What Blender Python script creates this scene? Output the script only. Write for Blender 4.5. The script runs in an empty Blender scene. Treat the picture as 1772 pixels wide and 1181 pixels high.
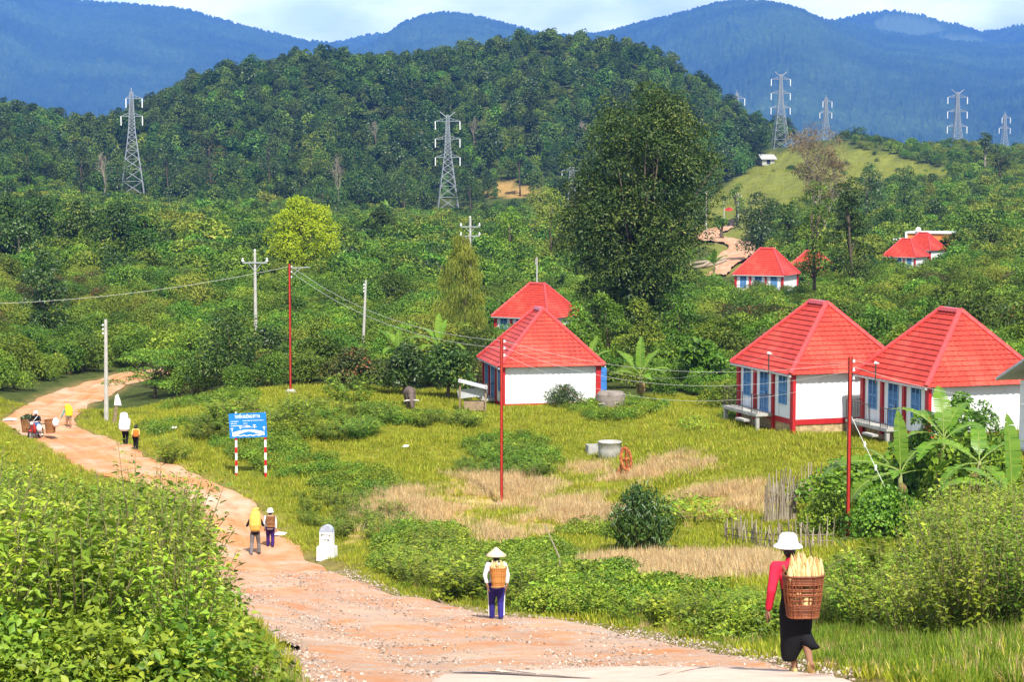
import bpy, math, random
import numpy as np
from mathutils import Vector, Matrix, noise as mnoise

random.seed(7)
RNG = np.random.default_rng(7)
sc = bpy.context.scene
COL = bpy.data.collections.new("place"); sc.collection.children.link(COL)
R = math.radians
FPX, CXP, CYP = 3445.0, 886.0, 590.5          # focal length and centre, in pixels of the 1772 px wide photograph
PITCH = math.atan(290.5 / FPX)
SP, CP = math.sin(PITCH), math.cos(PITCH)

# ------------------------------------------------------------------ objects
def tag(o, label=None, cat=None, group=None, kind=None):
    if label: o["label"] = label
    if cat: o["category"] = cat
    if group: o["group"] = group
    if kind: o["kind"] = kind
    return o

def empty(name, loc=(0, 0, 0), rz=0.0, label=None, cat=None, group=None):
    o = bpy.data.objects.new(name, None); COL.objects.link(o)
    o.location = loc; o.rotation_euler = (0, 0, rz); o.empty_display_size = 0.2
    return tag(o, label, cat, group)

def link(name, me, parent=None, loc=None):
    o = bpy.data.objects.new(name, me); COL.objects.link(o)
    if parent is not None: o.parent = parent
    if loc is not None: o.location = loc
    return o

def copy_tree(o, parent=None):
    c = o.copy(); COL.objects.link(c); c.parent = parent
    if parent is not None: c.matrix_parent_inverse = o.matrix_parent_inverse.copy()
    for ch in list(o.children): copy_tree(ch, c)
    return c

class MB:
    """collects shapes; build() links them as ONE mesh object"""
    def __init__(s): s.v = []; s.f = []; s.m = []; s.t = []
    def add(s, verts, faces, mat=0, tint=None):
        b = len(s.v); s.v.extend([tuple(p) for p in verts])
        for f in faces:
            s.f.append(tuple(i + b for i in f)); s.m.append(mat)
            s.t.append(random.random() if tint is None else tint)
        return s
    def box(s, c, size, rot=None, mat=0, tint=None, taper=1.0):
        x, y, z = [q / 2 for q in size]; c = Vector(c)
        vs = []
        for k, (a, b, d) in enumerate([(-1,-1,-1),(1,-1,-1),(1,1,-1),(-1,1,-1),(-1,-1,1),(1,-1,1),(1,1,1),(-1,1,1)]):
            t = taper if d > 0 else 1.0
            p = Vector((a * x * t, b * y * t, d * z))
            if rot is not None: p = rot @ p
            vs.append(c + p)
        return s.add(vs, [(0,3,2,1),(4,5,6,7),(0,1,5,4),(1,2,6,5),(2,3,7,6),(3,0,4,7)], mat, tint)
    def tube(s, pts, rad, n=6, mat=0, caps=True, tint=None):
        pts = [Vector(p) for p in pts]
        if not hasattr(rad, "__len__"): rad = [rad] * len(pts)
        vs = []; up = Vector((0, 0, 1)); prev = None
        for i, p in enumerate(pts):
            d = (pts[min(i + 1, len(pts) - 1)] - pts[max(i - 1, 0)])
            if d.length < 1e-9: d = Vector((0, 0, 1))
            d.normalize()
            if prev is None:
                a = d.cross(up) if abs(d.z) < 0.95 else d.cross(Vector((1, 0, 0)))
            else:
                a = prev - d * prev.dot(d)
                if a.length < 1e-6: a = d.cross(up)
            a.normalize(); prev = a; b = d.cross(a)
            for k in range(n):
                t = 2 * math.pi * k / n
                vs.append(p + (a * math.cos(t) + b * math.sin(t)) * rad[i])
        fs = []
        for i in range(len(pts) - 1):
            for k in range(n):
                fs.append((i*n+k, i*n+(k+1) % n, (i+1)*n+(k+1) % n, (i+1)*n+k))
        if caps:
            fs.append(tuple(range(n))[::-1]); fs.append(tuple((len(pts)-1)*n + k for k in range(n)))
        return s.add(vs, fs, mat, tint)
    def bar(s, a, b, w, mat=0, tint=None, n=4): return s.tube([a, b], [w, w], n, mat, True, tint)
    def loft(s, rings, n=20, mat=0, caps=(True, True), tint=None, power=2.0, wob=0.0):
        """rings: (cx, cy, cz, rx, ry); power > 2 squares the section"""
        vs = []; fs = []
        for (cx, cy, cz, rx, ry) in rings:
            for k in range(n):
                t = 2 * math.pi * k / n; c, d = math.cos(t), math.sin(t)
                c2 = math.copysign(abs(c) ** (2 / power), c); d2 = math.copysign(abs(d) ** (2 / power), d)
                w = 1 + (random.random() - .5) * wob
                vs.append((cx + rx * c2 * w, cy + ry * d2 * w, cz))
        for i in range(len(rings) - 1):
            for k in range(n): fs.append((i*n+k, i*n+(k+1) % n, (i+1)*n+(k+1) % n, (i+1)*n+k))
        if caps[0]: fs.append(tuple(range(n))[::-1])
        if caps[1]: fs.append(tuple((len(rings)-1)*n + k for k in range(n)))
        return s.add(vs, fs, mat, tint)
    def ball(s, c, r, nu=12, nv=8, mat=0, rot=None, tint=None):
        if not hasattr(r, "__len__"): r = (r, r, r)
        c = Vector(c); vs = []; fs = []
        for j in range(1, nv):
            ph = math.pi * j / nv
            for i in range(nu):
                th = 2 * math.pi * i / nu
                p = Vector((r[0]*math.sin(ph)*math.cos(th), r[1]*math.sin(ph)*math.sin(th), r[2]*math.cos(ph)))
                if rot is not None: p = rot @ p
                vs.append(c + p)
        tp = Vector((0, 0, r[2])); bt = Vector((0, 0, -r[2]))
        if rot is not None: tp = rot @ tp; bt = rot @ bt
        vs.append(c + tp); vs.append(c + bt); T = len(vs) - 2; B = T + 1
        for j in range(nv - 2):
            for i in range(nu): fs.append((j*nu+i, (j+1)*nu+i, (j+1)*nu+(i+1) % nu, j*nu+(i+1) % nu))
        for i in range(nu):
            fs.append((T, i, (i+1) % nu)); fs.append((B, (nv-2)*nu+(i+1) % nu, (nv-2)*nu+i))
        return s.add(vs, fs, mat, tint)
    def capsule(s, pts, rad, n=12, mat=0):
        s.tube(pts, rad, n, mat)
        if not hasattr(rad, "__len__"): rad = [rad] * len(pts)
        for p, r in zip(pts, rad): s.ball(p, r, n, 8, mat)
        return s
    def mesh(s, name, mats, smooth=False):
        me = bpy.data.meshes.new(name); me.from_pydata(s.v, [], s.f)
        for m in (mats if isinstance(mats, (list, tuple)) else [mats]): me.materials.append(m)
        me.polygons.foreach_set("material_index", s.m)
        a = me.attributes.new("tint", "FLOAT", "FACE"); a.data.foreach_set("value", s.t)
        if smooth: me.polygons.foreach_set("use_smooth", [True] * len(s.f))
        me.update(); return me
    def build(s, name, mats, parent=None, smooth=False, loc=None):
        return link(name, s.mesh(name, mats, smooth), parent, loc)

def array_mesh(name, V, tri, mats, tint, mat_idx=None, quads=None, smooth=False):
    """fast mesh from numpy arrays; tri (n,3), quads (m,4)"""
    me = bpy.data.meshes.new(name)
    nt = len(tri) if tri is not None else 0; nq = len(quads) if quads is not None else 0
    loops = np.concatenate([np.asarray(tri).ravel() if nt else np.zeros(0, int), np.asarray(quads).ravel() if nq else np.zeros(0, int)]).astype(np.int32)
    start = np.concatenate([np.arange(nt) * 3, nt * 3 + np.arange(nq) * 4]).astype(np.int32)
    me.vertices.add(len(V)); me.vertices.foreach_set("co", np.asarray(V, np.float32).ravel())
    me.loops.add(len(loops)); me.loops.foreach_set("vertex_index", loops)
    me.polygons.add(nt + nq); me.polygons.foreach_set("loop_start", start)
    if mat_idx is not None: me.polygons.foreach_set("material_index", np.asarray(mat_idx, np.int32))
    if smooth: me.polygons.foreach_set("use_smooth", np.ones(nt + nq, bool))
    for m in (mats if isinstance(mats, (list, tuple)) else [mats]): me.materials.append(m)
    if tint is not None:
        a = me.attributes.new("tint", "FLOAT", "FACE"); a.data.foreach_set("value", np.asarray(tint, np.float32))
    me.update(calc_edges=True); me.validate()
    return me

# ------------------------------------------------------------------ camera geometry
def ray(px, py):
    cx = (px - CXP) / FPX; cy = (CYP - py) / FPX
    d = (cx, CP + cy * SP, -SP + cy * CP)
    return d[0] / d[1], d[2] / d[1]
def at(px, py, Y):
    a, b = ray(px, py); return Vector((a * Y, Y, b * Y))
def ppm(Y, z=-13.0): return FPX / (Y * CP - z * SP)           # pixels per metre at a depth
def pix(X, Y, Z):
    d = Y * CP - Z * SP; u = Y * SP + Z * CP
    return CXP + FPX * X / d, CYP - FPX * u / d

# ------------------------------------------------------------------ terrain
# (photo x, distance, photo y) or (photo x, distance, None, height)
CTRL = []
def cz(px, Y, z): CTRL.append((px, Y, z))
def cy(px, Y, py): CTRL.append((px, Y, ray(px, py)[1] * Y))
for p in (-400, 300, 900, 1500, 2200): cz(p, 8, -2.9); cz(p, 14, -4.1)
for p, z in ((-300, -5.0), (150, -5.4), (500, -6.1), (900, -6.15), (1370, -6.08), (1772, -5.9), (2200, -5.7)): cz(p, 24, z)
for p, z in ((-300, -6.2), (100, -6.6), (420, -8.0), (900, -8.2), (1400, -8.1), (1772, -7.8), (2200, -7.5)): cz(p, 34, z)
for p, z in ((-300, -7.4), (0, -8.0), (330, -9.4), (860, -9.8), (1400, -9.75), (1772, -9.5), (2200, -9.2)): cz(p, 43.4, z)
for p, z in ((-300, -9.6), (0, -10.4), (330, -11.2), (600, -11.35), (1100, -11.5), (1450, -11.3), (1772, -11.0), (2200, -10.6)): cz(p, 55, z)
for p, z in ((-300, -12.6), (0, -13.1), (440, -14.2), (860, -13.7), (1200, -13.4), (1470, -13.1), (1772, -12.4), (2200, -12.0)): cz(p, 74, z)
cy(867, 85, 870); cz(340, 85, -13.95); cz(1300, 85, -12.9); cz(1772, 85, -11.8); cz(-200, 85, -13.2)
cz(430, 90, -13.8); cy(235, 97, 780); cz(650, 97, -13.6); cy(1055, 97, 795); cy(1378, 94.5, 750); cz(1620, 88, -12.1); cz(1800, 90, -11.6); cz(2200, 92, -11)
cy(1200, 97, 745); cy(65, 103, 764); cz(-200, 105, -13.4)
cy(930, 114, 712); cy(1060, 113, 708); cy(700, 113, 703); cy(500, 115, 680); cy(1400, 114, 712); cz(1800, 114, -11.8); cz(2200, 114, -11)
cy(119, 115, 743); cy(20, 117, 728); cy(184, 120, 729); cy(60, 130, 698); cy(130, 148, 668); cy(190, 157, 652); cy(300, 160, 642)
cz(-200, 150, -14); cz(600, 150, -14.5); cz(1000, 150, -15); cz(1400, 150, -13.2); cz(1772, 150, -12.6); cz(2200, 150, -12)
cz(-300, 220, -14); cz(100, 220, -15); cz(500, 210, -15.5); cz(920, 195, -16.3); cz(1330, 240, -15.2); cz(1600, 240, -13.4); cz(1800, 220, -12.8); cz(2200, 220, -12)
cz(-300, 300, -11); cz(100, 300, -12); cz(525, 280, -14); cz(900, 300, -15.5); cz(1240, 330, -15.3); cz(1400, 320, -14.2); cz(1600, 340, -12.5); cz(1800, 340, -11)
cy(1300, 400, 426); cy(1225, 450, 409); cy(1262, 520, 392); cz(1150, 430, -15); cz(1420, 420, -13)
cz(-300, 480, -7); cz(150, 460, -9.5); cz(550, 460, -12.5); cz(900, 460, -14)
cz(-300, 640, -1); cz(50, 640, -3.5); cy(230, 700, 338); cy(500, 660, 352); cy(775, 680, 362); cz(1000, 650, -11.5); cz(1180, 620, -12)
cz(1250, 620, -14.3); cy(1290, 720, 312); cy(1340, 850, 262); cy(1420, 850, 258); cy(1490, 830, 262); cy(1560, 780, 282); cy(1640, 700, 305); cz(1480, 600, -6.5); cz(1600, 560, -8.5); cz(1772, 560, -6); cz(2100, 560, -4)
cy(1500, 900, 280); cy(1640, 950, 276); cy(1772, 950, 274); cy(2100, 950, 270)
cz(1420, 1000, 5); cz(1640, 1150, 6); cz(1800, 1150, 6)
# wooded hill: the crowns rise about 8 m over it
for p, py, Y in ((-350, 190, 900), (-50, 192, 880), (60, 190, 880), (150, 200, 880), (210, 188, 890), (250, 166, 910), (300, 143, 930), (400, 119, 960), (500, 103, 980), (600, 97, 1000), (690, 93, 1000), (760, 84, 1000), (850, 80, 1000), (940, 72, 1000), (1040, 74, 1000), (1100, 86, 990), (1150, 98, 980), (1200, 132, 960), (1240, 168, 940), (1290, 190, 920), (1335, 208, 900)):
    z_ = ray(p, py)[1] * Y - 9.5; cz(p, Y, z_); cz(p, Y + 60, z_ - 2)
cz(300, 790, 2); cz(220, 790, 1); cz(500, 810, 11); cz(750, 830, 14); cz(1000, 810, 8); cz(1180, 790, 0); cz(1290, 790, 1); cz(650, 730, -4); cz(900, 720, -6); cz(100, 760, 6); cz(-200, 760, 8)
for p in (-350, 150, 600, 1050): cz(p, 1250, 12); cz(p, 1700, -10)
for p in (1500, 2100): cz(p, 1700, -10)
C = np.array(CTRL); CU, CV = C[:, 0] / 420.0, np.log(C[:, 1]) * 2.6
def _phi(r2): return 0.5 * r2 * np.log(r2 + 1e-12)
_n = len(C)
_A = np.zeros((_n + 3, _n + 3))
_A[:_n, :_n] = _phi((CU[:, None] - CU[None]) ** 2 + (CV[:, None] - CV[None]) ** 2) + np.eye(_n) * 0.004
_A[:_n, _n] = 1; _A[:_n, _n+1] = CU; _A[:_n, _n+2] = CV; _A[_n:, :_n] = _A[:_n, _n:].T
_W = np.linalg.solve(_A, np.concatenate([C[:, 2], np.zeros(3)]))
def H0(X, Y):
    X = np.asarray(X, float); Y = np.asarray(Y, float); sh = np.broadcast(X, Y).shape
    X, Y = [np.broadcast_to(q, sh).ravel() for q in (X, Y)]
    u = np.clip(X / Y * FPX + CXP, -450, 2300) / 420.0; v = np.log(np.clip(Y, 7, 1800)) * 2.6
    out = np.empty(len(u))
    for a in range(0, len(u), 20000):
        s = slice(a, a + 20000)
        out[s] = _phi((u[s, None] - CU) ** 2 + (v[s, None] - CV) ** 2) @ _W[:_n] + _W[_n] + _W[_n+1] * u[s] + _W[_n+2] * v[s]
    a = np.clip((Y - 20) / 60, 0, 1)
    out += a * (0.07 * np.sin(X * .9 + 1.3 * np.sin(Y * .35)) + 0.06 * np.sin(Y * .8 + X * .37) + .03 * np.sin(X * 2.3 - Y * 1.7))
    b = np.clip((Y - 640) / 200, 0, 1)
    out += b * (3.0 * np.sin(X / 23 + 1.1 * np.sin(Y / 31)) + 2.2 * np.sin(Y / 17 + X / 41) + 1.2 * np.sin(X / 9.7 + Y / 13))
    return out.reshape(sh)
_YS = np.exp(np.linspace(math.log(9), math.log(1700), 1500))
def hit(px, py, ymin=9, ymax=1700):
    a, b = ray(px, py); ys = _YS[(_YS >= ymin) & (_YS <= ymax)]
    d = b * ys - H0(a * ys, ys)
    i = np.nonzero(d < 0)[0]
    k = int(i[0]) if len(i) else len(ys) - 1
    if k == 0: Y = ys[0]
    else:
        t = d[k-1] / (d[k-1] - d[k]) if len(i) else 1.0
        Y = ys[k-1] + (ys[k] - ys[k-1]) * t
    return Vector((a * Y, Y, float(H0(a * Y, Y))))

# ------------------------------------------------------------------ roads (edge pairs, photo pixels)
ROAD_MAIN = [((1500, 1560), (2050, 1330)), ((1050, 1420), (1640, 1225)), ((720, 1270), (1440, 1177)), ((575, 1187), (1250, 1138)), ((545, 1142), (1080, 1098)),
    ((490, 1100), (900, 1070)), ((420, 1064), (760, 1046)), ((365, 1037), (640, 1018)), ((330, 997), (555, 983)), ((316, 950), (500, 946)), ((306, 902), (462, 898)),
    ((292, 864), (415, 858)), ((262, 842), (362, 834)), ((210, 829), (315, 811)), ((160, 816), (264, 795)), ((120, 797), (238, 781)), ((85, 772), (200, 764)),
    ((45, 752), (150, 749)), ((16, 738), (132, 738)), ((14, 724), (128, 724)), ((34, 708), (138, 710)), ((68, 690), (162, 695)), ((108, 673), (186, 683)), ((150, 661), (212, 668)), ((190, 651), (250, 656)), ((240, 643), (300, 648)), ((300, 637), (350, 641))]
ROAD_FAR = [((1210, 486), (1250, 484)), ((1232, 470), (1262, 468)), ((1238, 458), (1270, 457)), ((1240, 447), (1290, 446)), ((1250, 437), (1306, 436)), ((1262, 428), (1306, 426)), ((1258, 421), (1298, 418)),
    ((1236, 417), (1268, 412)), ((1213, 414), (1245, 408)), ((1206, 409), (1243, 404)), ((1214, 402), (1250, 401)), ((1232, 395), (1260, 396)), ((1250, 391), (1270, 391))]
def road_edges(pairs, yl):
    A = []; B = []
    for a, b in pairs:
        pa, pb = hit(*a, *yl), hit(*b, *yl); A.append(pa); B.append(pb)
    def dense(P):
        P = np.array([tuple(p) for p in P])[:, :2]; out = []
        n = len(P)
        for i in range(n - 1):
            p0, p1, p2, p3 = P[max(i-1, 0)], P[i], P[i+1], P[min(i+2, n-1)]
            for t in np.linspace(0, 1, 8, endpoint=False):
                out.append(0.5 * ((2*p1) + (-p0+p2)*t + (2*p0-5*p1+4*p2-p3)*t*t + (-p0+3*p1-3*p2+p3)*t**3))
        out.append(P[-1]); return np.array(out)
    return dense(A), dense(B)
RE1 = road_edges(ROAD_MAIN, (9, 175)); RE2 = road_edges(ROAD_FAR, (300, 640))
def road_dist(X, Y):
    """signed-ish distance outside the road edge (negative on the road), and which road"""
    X = np.asarray(X, float).ravel(); Y = np.asarray(Y, float).ravel()
    best = np.full(len(X), 1e9)
    for A, B in (RE1, RE2):
        M = (A + B) / 2; W = np.linalg.norm(A - B, axis=1) / 2
        # distance to the dense segments across the road: sample 5 points over its width
        for w in (-.8, -.4, 0, .4, .8):
            P = M + (B - M) * w
            for a in range(0, len(X), 20000):
                s = slice(a, a + 20000)
                d = np.sqrt((X[s, None] - P[:, 0]) ** 2 + (Y[s, None] - P[:, 1]) ** 2) - W[None] * .2
                best[s] = np.minimum(best[s], d.min(1))
    return best
def H(X, Y):
    h = H0(X, Y); return h
def gz(X, Y): return float(H0(X, Y))
def place(px, Y):
    z = -13.0
    for _ in range(4):
        X = (px - CXP) / FPX * (Y * CP - z * SP); z = gz(X, Y)
    return Vector((X, Y, z))
# ------------------------------------------------------------------ materials
def nodes_of(m):
    m.use_nodes = True; nt = m.node_tree; nt.nodes.clear(); return nt
def N(nt, t, **kw):
    n = nt.nodes.new(t)
    for k, v in kw.items():
        if k in n.inputs.keys(): n.inputs[k].default_value = v
        else: setattr(n, k, v)
    return n
def L(nt, a, b): nt.links.new(a, b)
def ramp(nt, stops, interp='LINEAR'):
    r = nt.nodes.new("ShaderNodeValToRGB"); e = r.color_ramp.elements; r.color_ramp.interpolation = interp
    while len(e) < len(stops): e.new(0.5)
    for k, (p, c) in enumerate(stops):
        e[k].position = p; e[k].color = (c[0], c[1], c[2], 1)
    return r

def mat_plain(name, col, rough=0.6, spec=0.3, metal=0.0, var=0.12, scale=6.0, dirt=None, dirt_amt=0.0, bump=0.0, bscale=30.0, dirt_scale=1.5):
    """painted or raw surface: colour mottled by noise, optional stains and grain"""
    m = bpy.data.materials.new(name); nt = nodes_of(m)
    out = N(nt, "ShaderNodeOutputMaterial"); bs = N(nt, "ShaderNodeBsdfPrincipled", Roughness=rough, Metallic=metal)
    bs.inputs["Specular IOR Level"].default_value = spec
    tc = N(nt, "ShaderNodeTexCoord"); nz = N(nt, "ShaderNodeTexNoise", Scale=scale, Detail=6.0, Roughness=0.6)
    L(nt, tc.outputs["Object"], nz.inputs["Vector"])
    a = [max(0, c * (1 - var)) for c in col]; b = [min(1, c * (1 + var)) for c in col]
    rp = ramp(nt, [(0.3, a), (0.7, b)]); L(nt, nz.outputs["Fac"], rp.inputs["Fac"]); c = rp.outputs["Color"]
    if dirt is not None:
        n2 = N(nt, "ShaderNodeTexNoise", Scale=dirt_scale, Detail=8.0, Roughness=0.7); L(nt, tc.outputs["Object"], n2.inputs["Vector"])
        mr = N(nt, "ShaderNodeMapRange"); mr.inputs["From Min"].default_value = 0.5; mr.inputs["From Max"].default_value = 0.72; mr.inputs["To Max"].default_value = dirt_amt
        L(nt, n2.outputs["Fac"], mr.inputs["Value"])
        mx = N(nt, "ShaderNodeMix", data_type='RGBA'); mx.inputs["B"].default_value = (*dirt, 1) if "B" in mx.inputs.keys() else (0, 0, 0, 1)
        mx.inputs[7].default_value = (*dirt, 1); L(nt, mr.outputs["Result"], mx.inputs[0]); L(nt, c, mx.inputs[6]); c = mx.outputs[2]
    L(nt, c, bs.inputs["Base Color"])
    if bump > 0:
        n3 = N(nt, "ShaderNodeTexNoise", Scale=bscale, Detail=5.0); L(nt, tc.outputs["Object"], n3.inputs["Vector"])
        bp = N(nt, "ShaderNodeBump", Strength=bump, Distance=0.02); L(nt, n3.outputs["Fac"], bp.inputs["Height"]); L(nt, bp.outputs["Normal"], bs.inputs["Normal"])
    L(nt, bs.outputs["BSDF"], out.inputs["Surface"]); return m

def mat_leaf(name, stops, rough=0.5, spec=0.35, trans=0.3, vary=0.3, hue=0.02):
    """leaf colours: spread over the leaves by their own tint, each plant a little different"""
    m = bpy.data.materials.new(name); nt = nodes_of(m)
    out = N(nt, "ShaderNodeOutputMaterial"); at_ = N(nt, "ShaderNodeAttribute", attribute_name="tint")
    rp = ramp(nt, stops); L(nt, at_.outputs["Fac"], rp.inputs["Fac"])
    oi = N(nt, "ShaderNodeObjectInfo"); hs = N(nt, "ShaderNodeHueSaturation", Saturation=1.0)
    v = N(nt, "ShaderNodeMapRange"); v.inputs["To Min"].default_value = 1 - vary; v.inputs["To Max"].default_value = 1 + vary
    h = N(nt, "ShaderNodeMath", operation='MULTIPLY_ADD'); h.inputs[1].default_value = 7.31; h.inputs[2].default_value = 0.13
    fr = N(nt, "ShaderNodeMath", operation='FRACT'); hm = N(nt, "ShaderNodeMapRange"); hm.inputs["To Min"].default_value = 0.5 - hue; hm.inputs["To Max"].default_value = 0.5 + hue
    L(nt, oi.outputs["Random"], v.inputs["Value"]); L(nt, oi.outputs["Random"], h.inputs[0]); L(nt, h.outputs[0], fr.inputs[0]); L(nt, fr.outputs[0], hm.inputs["Value"])
    L(nt, v.outputs["Result"], hs.inputs["Value"]); L(nt, hm.outputs["Result"], hs.inputs["Hue"]); L(nt, rp.outputs["Color"], hs.inputs["Color"])
    bs = N(nt, "ShaderNodeBsdfPrincipled", Roughness=rough); bs.inputs["Specular IOR Level"].default_value = spec
    L(nt, hs.outputs["Color"], bs.inputs["Base Color"])
    if trans > 0:
        tr = N(nt, "ShaderNodeBsdfTranslucent"); mx = N(nt, "ShaderNodeMixShader", Fac=trans)
        L(nt, hs.outputs["Color"], tr.inputs["Color"]); L(nt, bs.outputs["BSDF"], mx.inputs[1]); L(nt, tr.outputs["BSDF"], mx.inputs[2]); L(nt, mx.outputs["Shader"], out.inputs["Surface"])
    else: L(nt, bs.outputs["BSDF"], out.inputs["Surface"])
    return m

def mat_tint(name, stops, rough=0.7, spec=0.2, noise=0.0, nscale=20.0):
    """colour by the face's own tint (tiles, staves, husks, stones)"""
    m = bpy.data.materials.new(name); nt = nodes_of(m)
    out = N(nt, "ShaderNodeOutputMaterial"); at_ = N(nt, "ShaderNodeAttribute", attribute_name="tint")
    fac = at_.outputs["Fac"]
    if noise > 0:
        tc = N(nt, "ShaderNodeTexCoord"); nz = N(nt, "ShaderNodeTexNoise", Scale=nscale, Detail=5.0); L(nt, tc.outputs["Object"], nz.inputs["Vector"])
        ma = N(nt, "ShaderNodeMath", operation='MULTIPLY_ADD'); ma.inputs[1].default_value = noise; L(nt, nz.outputs["Fac"], ma.inputs[0])
        sb = N(nt, "ShaderNodeMath", operation='SUBTRACT'); sb.inputs[1].default_value = noise / 2; L(nt, fac, sb.inputs[0]); L(nt, sb.outputs[0], ma.inputs[2]); fac = ma.outputs[0]
    rp = ramp(nt, stops); L(nt, fac, rp.inputs["Fac"])
    bs = N(nt, "ShaderNodeBsdfPrincipled", Roughness=rough); bs.inputs["Specular IOR Level"].default_value = spec
    L(nt, rp.outputs["Color"], bs.inputs["Base Color"]); L(nt, bs.outputs["BSDF"], out.inputs["Surface"]); return m

M = {}
def g(*c): return c
M['leaf_weed'] = mat_leaf("weed_leaves", [(0, g(.06,.12,.012)), (.45, g(.18,.28,.02)), (.85, g(.34,.43,.035)), (1, g(.48,.44,.08))], .5, .3, .28, .32, .02)
M['leaf_weed_dark'] = mat_leaf("hedge_leaves", [(0, g(.045,.1,.01)), (.5, g(.13,.245,.016)), (.9, g(.25,.37,.03)), (1, g(.36,.42,.05))], .45, .35, .3, .28, .02)
M['leaf_scrub'] = mat_leaf("scrub_leaves", [(0, g(.032,.075,.01)), (.5, g(.1,.185,.016)), (.9, g(.235,.33,.03)), (.97, g(.36,.36,.08)), (1, g(.38,.18,.05))], .55, .25, .2, .45, .028)
M['leaf_forest'] = mat_leaf("forest_leaves", [(0, g(.028,.062,.012)), (.5, g(.066,.125,.018)), (1, g(.16,.225,.03))], .6, .2, .18, .55, .024)
M['leaf_dark'] = mat_leaf("dark_leaves", [(0, g(.022,.055,.01)), (.5, g(.05,.1,.016)), (.85, g(.105,.165,.02)), (1, g(.2,.23,.05))], .36, .45, .18, .2, .015)
M['leaf_big'] = mat_leaf("glossy_leaves", [(0, g(.014,.035,.006)), (.5, g(.04,.078,.01)), (.85, g(.11,.145,.02)), (1, g(.25,.25,.055))], .46, .3, .18, .1, .008)
M['leaf_lime'] = mat_leaf("lime_leaves", [(0, g(.26,.36,.01)), (.5, g(.42,.54,.014)), (1, g(.58,.62,.03))], .55, .25, .4, .08, .006)
M['leaf_olive'] = mat_leaf("needle_leaves", [(0, g(.1,.15,.014)), (.5, g(.22,.27,.03)), (1, g(.36,.38,.05))], .6, .2, .25, .18, .015)
M['leaf_mango'] = mat_leaf("mango_leaves", [(0, g(.026,.06,.01)), (.6, g(.055,.115,.014)), (.88, g(.14,.22,.024)), (1, g(.42,.38,.06))], .45, .35, .2, .22, .015)
M['leaf_rust'] = mat_leaf("turning_leaves", [(0, g(.03,.06,.012)), (.6, g(.07,.1,.02)), (.85, g(.15,.13,.03)), (1, g(.36,.09,.04))], .5, .3, .2, .2, .02)
M['leaf_dry'] = mat_leaf("dry_leaves", [(0, g(.16,.14,.05)), (.5, g(.26,.21,.08)), (1, g(.36,.28,.12))], .7, .2, .2, .2, .015)
M['leaf_banana'] = mat_leaf("banana_leaves", [(0, g(.06,.15,.014)), (.5, g(.14,.29,.02)), (1, g(.32,.45,.05))], .4, .4, .4, .15, .01)
M['grass'] = mat_leaf("grass_blades", [(0, g(.18,.22,.014)), (.5, g(.34,.38,.02)), (.85, g(.47,.48,.045)), (1, g(.6,.52,.14))], .6, .2, .35, .28, .02)
M['grass_lush'] = mat_leaf("fresh_grass", [(0, g(.11,.2,.015)), (.6, g(.22,.34,.025)), (1, g(.35,.42,.05))], .55, .25, .4, .2, .015)
M['grass_dry'] = mat_leaf("dry_grass", [(0, g(.62,.42,.19)), (.5, g(.85,.62,.32)), (1, g(.9,.75,.46))], .7, .15, .45, .2, .015)
M['bark'] = mat_plain("bark", (.11, .085, .06), .9, .1, var=.4, scale=9, bump=.6)
M['bark_pale'] = mat_plain("pale_bark", (.33, .27, .2), .9, .1, var=.3, scale=9, bump=.5)
M['stem'] = mat_plain("woody_stem", (.16, .14, .06), .8, .15, var=.3)
M['stem_green'] = mat_plain("green_stem", (.18, .24, .05), .6, .25, var=.3)

# ------------------------------------------------------------------ foliage builders (numpy)
def unit(a): return a / np.maximum(np.linalg.norm(a, axis=-1, keepdims=True), 1e-9)
def leaf_arrays(Cn, D, Nn, Ln, Wn, fold=.18):
    """each leaf: pointed blade of two triangles folded along the midrib"""
    D = unit(D); Sd = unit(np.cross(D, Nn)); Nn = np.cross(Sd, D); n = len(Cn)
    Ln = Ln[:, None]; Wn = Wn[:, None]
    mid = Cn + D * Ln * .42
    V = np.stack([Cn, mid + Sd * Wn / 2 + Nn * Wn * fold, Cn + D * Ln - Nn * Ln * .06, mid - Sd * Wn / 2 + Nn * Wn * fold], 1).reshape(-1, 3)
    b = np.arange(n)[:, None] * 4
    T = np.concatenate([b + [0, 1, 2], b + [0, 2, 3]], 1).reshape(-1, 3)
    return V, T
class Plant:
    def __init__(s): s.V = []; s.T = []; s.m = []; s.t = []; s.n = 0
    def leaves(s, Cn, D, Nn, Ln, Wn, tint, mat=0, fold=.18):
        V, T = leaf_arrays(Cn, D, Nn, Ln, Wn, fold); s.V.append(V); s.T.append(T + s.n); s.n += len(V)
        s.m.append(np.full(len(T), mat)); s.t.append(np.repeat(tint, 2))
    def wood(s, mb, mat=1):
        if not mb.v: return
        V = np.array(mb.v); T = []
        for f in mb.f:
            for k in range(1, len(f) - 1): T.append((f[0], f[k], f[k+1]))
        s.V.append(V); s.T.append(np.array(T) + s.n); s.n += len(V); s.m.append(np.full(len(T), mat)); s.t.append(RNG.random(len(T)))
    def mesh(s, name, mats):
        return array_mesh(name, np.concatenate(s.V), np.concatenate(s.T), mats, np.clip(np.concatenate(s.t), 0, 1), np.concatenate(s.m))

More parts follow.
